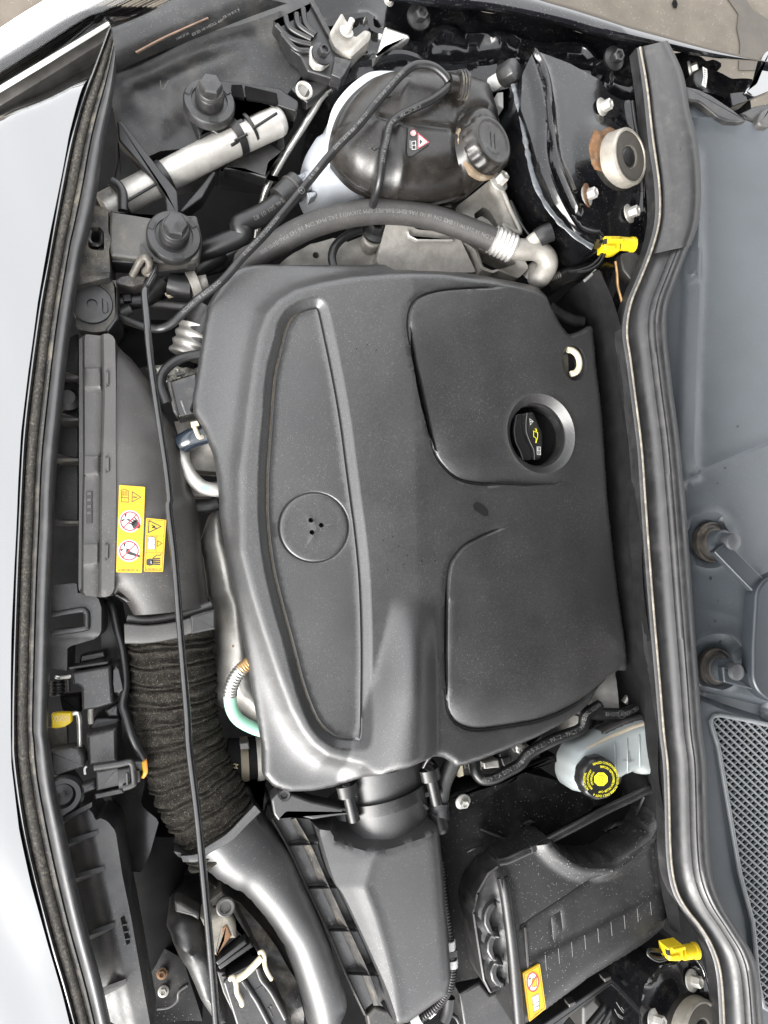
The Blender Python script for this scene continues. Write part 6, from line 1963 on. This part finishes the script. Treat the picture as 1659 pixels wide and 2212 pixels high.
# ------------------------------------------------------------------ hood latch and what stands beside it
la = thing('hood_latch', 'hood latch with yellow release tab and black covers beside the bellows', 'hood latch')
plate('latch_plate', rnd(K('E2', '-20,1450 60,1440 200,1420 210,1650 60,1690 0,1680'), 3), -.085, .01, M('latch_steel', (.12, .11, .10), .55, metal=.5, var=.3, vs=40, dust=.4, ds=60), la, bev=.001)
tb = plate('release_tab', rnd(K('E2', '28,1300 110,1288 245,1290 248,1390 180,1435 100,1452 35,1448'), 3), -.045, .012, yellow_m, la, bev=.002)
for k in range(6):
    u, v = K('E2', '%d,%d' % (50 + 30 * k, 1320))[0]
    tube('tab_ridge', [(u, v, -.0447), (u + 5, v + 4, -.0447), (u + 1, v + 11, -.0447)], .0007, oldc_m, tb, n=5)
u1 = rnd(K('E2', '248,860 660,790 695,1185 540,1235 360,1265 350,1020 310,990 260,985'), 3)
plate('upper_cover', u1, -.050, .05, plast_m, la, bev=.004)
plate('cover_return', rnd(K('E2', '195,795 640,735 650,770 230,835'), 2), -.060, .03, plast_m, la, bev=.002)
plate('round_housing', rnd(K('E2', '665,760 770,750 800,1000 810,1080 780,1130 710,1120 690,1050'), 9), -.055, .05, plast2_m, la, bev=.012)
plate('lower_cover', rnd(K('E2', '400,1520 730,1440 745,1810 420,1860'), 4), -.050, .05, plast_m, la, bev=.006)
plate('mid_block', rnd(K('E2', '490,1330 760,1330 770,1380 720,1450 480,1510 420,1440'), 4), -.085, .04, plast2_m, la, bev=.004)
plate('mid_block', rnd(K('E2', '600,1260 745,1180 750,1330 640,1330'), 3), -.075, .03, plast_m, la, bev=.003)
tube('bent_wire', [(*q, -.06) for q in K('E2', '245,890 130,905 80,900 95,920 240,905')], .0016, steel_m, la, n=6)
tube('spring', [(*q, -.075) for q in K('E2', '100,930 105,1000 100,1100')], .009, rubber2_m, la, n=12, sp=.0009, rf=lambda s, L: 1 + .12 * math.cos(s / .005 * 2 * math.pi))
tube('catch_bar', [(*q, -.06) for q in K('E2', '245,1300 300,1290 325,1310 335,1400 340,1660')], .0035, steel_m, la, n=8)
tube('catch_bar', [(*q, -.085) for q in K('E2', '210,920 215,1060')], .003, duct_m, la, n=8)
tube('striker', [(*q, -.07) for q in K('E2', '455,1240 455,1320 460,1400')], .004, cast_m, la, n=8)
plate('dark_strip', rnd(K('E2', '120,1120 330,1100 340,1290 250,1280 150,1260'), 3), -.07, .03, dark_m, la, bev=.003)
plate('dark_strip', rnd(K('E2', '340,670 600,620 620,700 330,760'), 3), -.09, .03, plast2_m, la, bev=.003)
plate('lower_bracket', rnd(K('E2', '20,1690 240,1655 330,1670 380,1750 385,1860 70,1960 20,1900'), 5), -.042, .03, plast_m, la, bev=.004)
tube('clip_wire', [(*q, -.05) for q in K('E2', '410,1855 390,1880 395,1940')], .0015, wlab_m, la, n=6)
sc = thing('sensor_plug', 'black multi-pin plug with orange and yellow wires below the hood latch', 'plug')
plate('plug_body', rnd(K('E2', '500,1910 760,1855 770,2060 510,2120'), 3), -.045, .03, plast_m, sc, bev=.003)
plate('plug_wing', rnd(K('E2', '340,2060 500,2010 505,2100 360,2160'), 5), -.05, .02, plast_m, sc, bev=.004)
plate('plug_foot', rnd(K('E2', '490,2150 800,2080 805,2140 500,2210'), 2), -.055, .02, plast_m, sc, bev=.002)
tube('latch_frame', [(*q, -.036) for q in K('E2', '490,1870 760,1830 860,1808 895,1830 905,1900 915,2010 900,2050 800,2085')], .0042, plast_m, sc, n=10)
tube('plug_barrel', [(*q, -.05) for q in K('E2', '760,1960 880,1945')], .018, plast2_m, sc, n=24, flat=.8)
tube('plug_barrel', [(*q, -.052) for q in K('E2', '900,1850 1000,1840')], .008, plast2_m, sc, n=16)
plate('pin_block', rnd(K('E2', '825,1930 850,1925 855,2050 830,2055'), 1), -.031, .01, duct_m, sc, bev=.001)
plate('pin_block', rnd(K('E2', '930,1910 970,1905 980,2020 940,2030'), 1), -.04, .015, duct_m, sc, bev=.001)
txt('Y3ADC', *K('E2', '952,1965')[0], 7, -85, -.0396, klab_m, sc)
for k, (m_, dx) in enumerate(((label_m, 0), (orange_m, 12), (label_m, 22), (orange_m, 34))):
    tube('wire', [(*q, h) for q, h in zip(K('E2', '%d,1770 %d,1850 %d,1920 %d,1970' % (1000 + dx, 1010 + dx, 1025 + dx * .6, 1000 + dx * .4)), (-.05, -.047, -.046, -.05))], .0019, m_, sc, n=8)
lm = thing('sensor_loom', 'black sleeved cable running down beside the fabric bellows', 'cable')
tube('sleeve', [(*q, h) for q, h in zip(K('E2', '600,60 650,100 690,200 740,420 790,600 815,800 825,1000 795,1200 830,1330 880,1490 950,1650 1025,1780'), (-.1, -.09, -.085, -.08, -.075, -.07, -.065, -.06, -.055, -.05, -.05, -.05))], .0055, rubber2_m, lm, n=14)
fs2 = thing('fan_shroud', 'broad dark fan shroud panel curving down beside the bellows hose', 'fan shroud')
relief('shroud_panel', W(K('E2', '560,40 700,140 760,420 800,760 830,1500 1040,1780 1040,2000 1000,2212', '03', '950,420 900,600 850,720 740,750 700,520 660,330 600,200', 'E2', '440,1500 560,1000 560,400'), -.14), lambda X, Y: -.145 + .03 * ss(P(250, 0, -.1).x, P(330, 0, -.1).x, X), plast2_m, fs2, sp=.008, skirt=.10)
pp = thing('lower_air_pipe', 'fat dark pipe dropping into shadow below the fan shroud', 'pipe')
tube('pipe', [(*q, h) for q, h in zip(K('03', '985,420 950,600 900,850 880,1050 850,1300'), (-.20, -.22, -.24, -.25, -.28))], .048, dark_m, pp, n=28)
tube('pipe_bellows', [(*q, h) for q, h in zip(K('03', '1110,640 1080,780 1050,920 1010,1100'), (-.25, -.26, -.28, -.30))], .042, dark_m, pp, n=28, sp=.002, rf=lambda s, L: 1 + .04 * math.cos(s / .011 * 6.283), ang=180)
fr = thing('chassis_plate', 'black chassis plate with two rusty bolts deep beside the lower lamp housing', 'chassis plate')
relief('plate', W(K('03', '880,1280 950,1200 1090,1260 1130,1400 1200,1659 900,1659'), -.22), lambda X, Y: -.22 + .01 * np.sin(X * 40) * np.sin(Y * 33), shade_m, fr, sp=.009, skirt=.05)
for q, m_ in (('960,1360', 0), ('968,1465', 1)):
    o = put('bolt', bolt_mesh('dull_bolt', .006, .0085, .011, cast_m) if m_ else bolt_mesh('rusty_bolt', .006, .0085, .011, rust_m), P(*K('03', q)[0], -.215), quatz((0, .3, 1)), fr, .95)
tube('drip_edge', [(*q, -.21) for q in K('03', '1110,1430 1060,1470 1050,1520 1000,1560 930,1570')], .0018, duct_m, fr, n=6)

# ------------------------------------------------------------------ lower lamp housing with white clip
l2 = thing('lamp_housing', 'dusty black lamp housing with a rusty bracket beside the smooth elbow duct', 'lamp housing')
LO = K('E5', '125,740 160,670 240,600 330,570 480,640 560,860 620,1100 640,1250 700,1420 760,1700 640,1700 480,1480 430,1350 330,1130 270,1060 200,900 180,800')
low_ = W(rnd(LO, 8), -.10)
rid = W(cr(K('E5', '200,870 300,900 420,970 530,1060 600,1250')), -.09)
relief('shell', low_, lambda X, Y: -.115 + .035 * dome(sdf(X, Y, low_), .05) + .005 * np.exp(-(dist(X, Y, rid) / .006) ** 2), plast_m, l2, sp=.006, feats=[(rid, False, (-.006, 0, .006))], skirt=.12, ang=60)
plate('top_block', rnd(K('E5', '220,450 290,460 400,530 470,570 460,640 390,600 230,560'), 3), -.085, .03, duct_m, l2, bev=.004)
plate('weathered_bracket', rnd(K('E5', '470,610 600,590 720,545 780,600 830,700 840,820 760,830 700,900 640,1000 560,960 530,750'), 5), -.080, .04, M('weathered_grey', (.13, .12, .10), .7, var=.3, vs=50, dust=.6, ds=60, dcol=(.25, .22, .17), bump=.5, bs=200), l2, bev=.006)
plate('rust_streak', rnd(K('E5', '690,710 740,675 790,790 730,870 650,980 630,990 700,830'), 3), -.0785, .006, rust_m, l2, bev=.002)
lathe('eyelet', P(*K('E5', '725,500')[0], -.085), (.1, .1, 1), [(.013, -.004), (.013, .003), (.011, .0045), (.008, .004), (.007, .001), (.001, .001)], duct_m, l2, n=24)
plate('back_wall', rnd(K('E5', '560,450 690,345 830,540 1000,860 1060,960 1180,1250 1330,1560 1400,1750 1280,1750 1100,1200 1010,940 880,820 760,540 690,470 600,520'), 3), -.10, .06, dusty_m, l2, bev=.003)
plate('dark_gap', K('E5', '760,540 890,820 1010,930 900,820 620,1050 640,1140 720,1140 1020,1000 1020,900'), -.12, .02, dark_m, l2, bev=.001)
for q, w in (('640,1070 930,850', 10), ('660,1110 990,880', 10)):
    plate('gasket_strip', [tuple(z) for z in line2(*K('E5', q), w)], -.078, .02, rubber2_m, l2, bev=.002)
plate('ballast_lid', rnd(K('E5', '770,1180 1040,1040 1100,1130 1330,1590 1400,1760 860,1760 700,1250'), 5), -.082, .03, plast2_m, l2, bev=.003)
for q in ('900,1220 980,1340 1050,1450 1180,1700', '1040,1100 1080,1210 1180,1340 1320,1600'):
    tube('lid_bead', [(*z, -.080) for z in K('E5', q)], .0042, plast2_m, l2, n=10)
plate('lid_recess', rnd(K('E5', '990,1340 1100,1270 1130,1350 1060,1410'), 2), -.0812, .004, klab_m, l2, bev=.0005)
tube('lid_mark', [(*z, -.0815) for z in K('E5', '1150,1500 1190,1590')], .0012, print2_m, l2, n=6)
tube('lid_mark', [(*z, -.0815) for z in K('E5', '1170,1475 1180,1500')], .0012, print2_m, l2, n=6)
plate('toothed_edge', rnd(K('E5', '640,1140 720,1150 820,1400 900,1550 960,1700 900,1760 800,1560 700,1350'), 2), -.086, .02, duct_m, l2, bev=.002)
for k in range(9):
    t = k / 8
    a = np.array(K('E5', '690,1190')[0]) * (1 - t) + np.array(K('E5', '920,1650')[0]) * t
    plate('tooth', [tuple(z) for z in (a, a + [9, -1], a + [10, 3], a + [1, 4])], -.082, .008, plast2_m, l2, bev=.001)
wc = thing('wire_clip', 'cream bent wire clip clamping the lid of the lamp housing', 'clip')
tube('clip_bar', [(*q, h) for q, h in zip(K('E5', '820,1225 930,1160 1085,1000'), (-.064, -.062, -.062))], .0046, cream_m, wc, n=12)
tube('clip_leg', [(*q, h) for q, h in zip(K('E5', '1060,955 1090,950 1110,1000 1115,1080 1140,1150 1180,1215'), (-.066, -.062, -.062, -.066, -.07, -.078))], .003, cream_m, wc, n=10)
tube('clip_leg', [(*q, h) for q, h in zip(K('E5', '770,1215 805,1200 830,1260 840,1350 880,1430 890,1470'), (-.066, -.062, -.062, -.066, -.07, -.076))], .0034, cream_m, wc, n=10)

# ------------------------------------------------------------------ the gap between the cover and the front
hs_ = thing('heat_shield', 'dull silver turbo heat shield beside the engine cover and the bellows', 'heat shield')
hso = W(K('02', '1300,40 1230,120 1180,280 1200,380 1225,600 1275,680 1275,900 1250,1100 1225,1200 1300,1270 1350,1290 1420,1300 1600,1420 1640,1300 1500,600 1420,300'), -.10)
relief('shield', hso, lambda X, Y: -.125 + .055 * dome(sdf(X, Y, hso), .06) + .004 * np.sin(Y * 45 + X * 30), shield_m, hs_, sp=.006, skirt=.06, ang=60)
shp('rust_fleck', [ngon(*K('02', '1380,893')[0], 2.2, 8, 3)], -.07, rust_m, hs_, hf=lambda X, Y: -.125 + .055 * dome(sdf(X, Y, hso), .06) + .004 * np.sin(Y * 45 + X * 30), off=.001)
gh = thing('sensor_hose', 'green sleeved sensor lead with a silver corrugated end by the heat shield', 'sensor lead')
tube('copper_end', [(*q, h) for q, h in zip(K('02', '1480,985 1450,1010 1420,1030'), (-.04, -.04, -.041))], .0088, copper_m, gh, n=16, sp=.0008, rf=lambda s, L: 1 + .07 * math.cos(s / .003 * 6.283), ang=180)
tube('silver_sleeve', [(*q, h) for q, h in zip(K('02', '1435,1020 1400,1065 1370,1130 1362,1185'), (-.041, -.042, -.045, -.05))], .0092, steel_m, gh, n=18, sp=.0008, rf=lambda s, L: 1 + .08 * math.cos(s / .0042 * 6.283), ang=180)
tube('green_sleeve', [(*q, h) for q, h in zip(K('02', '1362,1180 1370,1250 1400,1310 1450,1350 1530,1385 1600,1400'), (-.05, -.052, -.056, -.06, -.066, -.07))], .0088, green_m, gh, n=18)
tc = thing('black_box', 'glossy black actuator box with clip beside the engine cover edge', 'actuator')
plate('box', rnd(K('01', '985,790 1165,735 1180,850 1140,960 1170,985 1060,1005 1020,960'), 3), -.060, .04, M('gloss_plastic', (.008, .008, .009), .18, var=.2, coat=.4, dust=.15, ds=40), tc, bev=.004)
plate('box_frame', rnd(K('01', '985,790 1015,785 1060,985 1050,1000 1025,965'), 2), -.055, .02, duct_m, tc, bev=.002)
tube('box_rib', [(*q, -.057) for q in K('01', '1075,905 1090,950 1105,985')], .0018, print_m, tc, n=6)
plate('latch', rnd(K('01', '1040,740 1090,730 1095,745 1045,755'), 1), -.055, .01, klab_m, tc, bev=.001)
wr = thing('foil_wrap', 'crumpled silver foil insulation above the black actuator box', 'foil')
fow = W(K('01', '930,690 970,685 1060,705 1200,712 1200,760 990,800 960,770 900,730 860,712'), -.085)
relief('foil', fow, lambda X, Y: -.085 + .004 * np.sin(X * 420 + Y * 170) + .004 * np.sin(Y * 510 - X * 120), steel_m, wr, sp=.0028, skirt=.02, ang=20)
ca = thing('black_cable', 'black corrugated cable curving from the actuator under the cover edge', 'cable')
tube('cable', [(*q, -.055) for q in K('01', '1200,628 1120,640 1050,665 990,710 960,760 955,820 975,880 990,920')], .0068, rubber2_m, ca, n=14)
tu = thing('turbo_casting', 'mottled aluminium casting with a metal pipe beside the engine cover', 'casting')
relief('casting', W(K('01', '1030,1020 1170,1000 1210,1080 1280,1250 1290,1320 1150,1315 1110,1330 1080,1200'), -.09), lambda X, Y: -.09 + .014 * np.sin(X * 55 + 1) * np.sin(Y * 40), cast_m, tu, sp=.006, skirt=.06)
plate('lower_casting', rnd(K('01', '1110,1400 1300,1380 1300,1470 1130,1475'), 4), -.10, .04, cast_m, tu, bev=.004)
tube('metal_pipe', [(*q, h) for q, h in zip(K('01', '1080,1200 1090,1270 1130,1350 1190,1410 1250,1430 1320,1435'), (-.08, -.075, -.07, -.068, -.068, -.07))], .0098, alu_m, tu, n=20)
shp('green_mark', [ngon(*K('01', '1215,1425')[0], 11, 16, 6)], -.0575, green_m, tu)
tube('blue_hose', [(*q, h) for q, h in zip(K('01', '1080,1160 1130,1130 1190,1110 1230,1100'), (-.07, -.062, -.058, -.056))], .014, M('blue_black', (.012, .018, .027), .25, var=.3, coat=.5), tu, n=20)
zt = thing('cable_tie', 'cream cable tie round the dark hose beside the engine cover', 'cable tie')
tube('tie_band', [(*q, h) for q, h in zip(K('01', '1150,1050 1165,1090 1180,1120 1200,1118'), (-.045, -.042, -.042, -.045))], .0032, cream_m, zt, n=8)
plate('tie_head', rnd(K('01', '1128,1030 1170,1022 1182,1050 1135,1062'), 2), -.040, .008, cream_m, zt, bev=.001)
for nm, lab, pts, r_, m_, hh in (
        ('braided_hose', 'short dark ribbed hose below the turbo casting', K('01', '1290,1510 1230,1530 1140,1535'), .010, plast_m, -.11),
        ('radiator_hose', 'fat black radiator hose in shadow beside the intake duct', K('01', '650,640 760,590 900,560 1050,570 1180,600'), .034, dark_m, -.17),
        ('dark_hose', 'dark hose crossing in shadow behind the prop rod hook', K('00', '1320,1500 1240,1560 1100,1640', '01', '1020,200 900,290 690,330'), .012, plast2_m, -.13),
        ('thin_alloy_pipe', 'thin pale alloy pipe behind the prop rod', K('01', '880,330 980,335 1120,345 1200,330'), .0065, duct_m, -.12),
        ('lower_hose', 'black hose passing low under the capped bolt plate', K('00', '1180,1590 1300,1560 1420,1500 1560,1450'), .014, plast2_m, -.16)):
    t = thing(nm, lab, 'hose' if 'hose' in nm else 'pipe')
    tube('hose' if 'hose' in nm else 'pipe', [(*q, hh) for q in pts], r_, m_, t, n=20)
cj = thing('charge_pipe', 'dark charge pipe with a shiny metal clamp entering under the cover', 'pipe')
tube('pipe', [(*q, h) for q, h in zip(K('01', '1250,360 1210,440 1175,540 1150,600'), (-.075, -.08, -.085, -.09))], .0245, plast2_m, cj, n=28)
tube('clamp', [(*q, h) for q, h in zip(K('01', '1180,480 1150,570 1120,650'), (-.088, -.09, -.092))], .0292, shield_m, cj, n=32, sp=.0012, rf=lambda s, L: 1 + .06 * math.cos(s / L * 6.283 * 3.2))
ps = thing('pressure_sensor', 'black sensor plug with a metal collar behind the prop rod', 'sensor')
tube('plug', [(*q, -.10) for q in K('01', '1000,210 1060,225 1130,235')], .017, plast2_m, ps, n=20)
tube('collar', [(*q, -.10) for q in K('01', '1125,230 1175,215')], .0215, cast_m, ps, n=28)
tube('nut', [(*q, -.10) for q in K('01', '1170,225 1230,215')], .014, cast_m, ps, n=6, ang=20)
plate('tab', rnd(K('01', '975,265 1000,260 1035,275 1000,285'), 1), -.10, .01, cream_m, ps, bev=.001)
wk = thing('wiring_clip', 'taped wiring loom with a square clip behind the cap box', 'wiring')
tube('loom', [(*q, -.11) for q in K('01', '690,320 760,310 850,300 900,270 960,200')], .013, plast2_m, wk, n=16)
plate('clip', rnd(K('01', '725,275 775,270 778,312 730,315'), 1.5), -.09, .012, plast2_m, wk, bev=.001)
tube('end', [(*q, -.10) for q in K('01', '700,395 740,375 775,360')], .0085, duct_m, wk, n=14)
rw = thing('round_cap', 'round black horn cap set in the dusty box beside the front seal', 'cap')
cc_ = P(*K('01', '548,340')[0], -.058)
lathe('disc', cc_, (.05, 0, 1), [(.0275, -.02), (.0275, .004), (.026, .006), (.007, .0062), (.0062, .003), (.001, .003)], plast_m, rw, n=40)
plate('tongue', rnd(K('01', '600,290 640,320 645,380 615,395 600,370'), 3), -.052, .01, plast_m, rw, bev=.002)
# right-hand gap: exhaust pipes and cables
xp = thing('rear_pipe', 'bright bent metal pipe in the gap beneath the rear edge of the cover', 'pipe')
tube('pipe', [(*q, h) for q, h in zip(K('22', '760,310 790,400 820,480 845,560 855,640 850,700 840,760 850,800'), (-.15, -.14, -.13, -.125, -.125, -.13, -.135, -.15))], .0125, alu_m, xp, n=20)
tube('flange', [(*q, -.13) for q in K('22', '800,640 815,650')], .014, alu_m, xp, n=20)
tube('joint', [(*q, -.135) for q in K('22', '815,770 880,775')], .013, cream_m, xp, n=20)
for nm, lab, pts, r_, m_, hh in (
        ('black_pipe', 'black pipe under the corner of the engine cover', K('21', '360,350 420,390 500,430 560,440'), .010, plast2_m, -.09),
        ('black_loom', 'bundle of black hoses in shadow beneath the refrigerant fitting', K('21', '340,240 450,170 560,140 700,100'), .014, rubber2_m, -.10),
        ('bent_hose', 'black hose looping down beside the bulkhead insulation', K('21', '480,380 560,310 640,320 680,420 700,560'), .016, rubber2_m, -.14),
        ('dark_pipe', 'dark pipe sloping below the strut tower edge', K('20', '130,1200 200,1340 300,1450'), .012, bay_m, -.11)):
    t = thing(nm, lab, 'hose')
    tube('hose', [(*q, hh) for q in pts], r_, m_, t, n=18)
tube('braid', [(*q, -.085) for q in K('21', '310,225 350,190 420,160')], .006, duct_m, bpy.data.objects['black_loom'], n=10, sp=.001, rf=lambda s, L: 1 + .1 * math.cos(s / .004 * 6.283))
for k, (a, b) in enumerate((('560,1240', '590,1350'), ('640,1240', '660,1380'), ('590,1300', '600,1440'))):
    t = thing('pump_pipe', ('upright black pipe under the cover corner above the brake reservoir', 'second upright black pipe above the brake reservoir', 'upright black pipe with a loose end above the brake reservoir')[k], 'pipe')
    tube('pipe', [(*q, h) for q, h in zip(K('22', a, '22', b), (-.085, -.10))], .009, plast2_m, t, n=16)
    tube('joint', [(*K('22', b)[0], -.10), (K('22', b)[0][0] + 1, K('22', b)[0][1] + 10, -.102)], .0115, plast2_m, t, n=16)
# gap bottom left of the cover: hose clip and throttle hose
hc_ = thing('hose_coupling', 'dark rubber coupling with a worn clamp below the green sensor lead', 'hose')
tube('hose', [(*q, -.12) for q in K('02', '1340,1560 1420,1560 1540,1545 1600,1530')], .030, dark_m, hc_, n=28)
tube('clamp', [(*q, -.12) for q in K('02', '1425,1560 1470,1555')], .0318, M('old_clamp', (.10, .085, .06), .6, metal=.3, var=.3), hc_, n=28)
plate('clamp_screw', rnd(K('02', '1420,1465 1475,1460 1480,1500 1425,1505'), 1.5), -.08, .02, duct_m, hc_, bev=.002)
tube('metal_end', [(*q, -.12) for q in K('02', '1520,1550 1560,1545')], .033, cast_m, hc_, n=28)
txt('M', *K('02', '1395,1600')[0], 15, 100, -.088, M('tan_print', (.25, .2, .12), .7), hc_)
eb2 = thing('engine_casing', 'black engine side casing in shadow between the airbox and the bellows', 'engine casing')
plate('casing', rnd(K('13', '-60,150 80,80 130,250 180,330 130,480 60,300', '03', '1560,200'), 4), -.13, .05, plast2_m, eb2, bev=.005)
plate('filter_end', rnd(K('13', '-30,300 20,240 60,260 90,340 40,420 10,500'), 5), -.11, .03, rubber2_m, eb2, bev=.005)

finish()
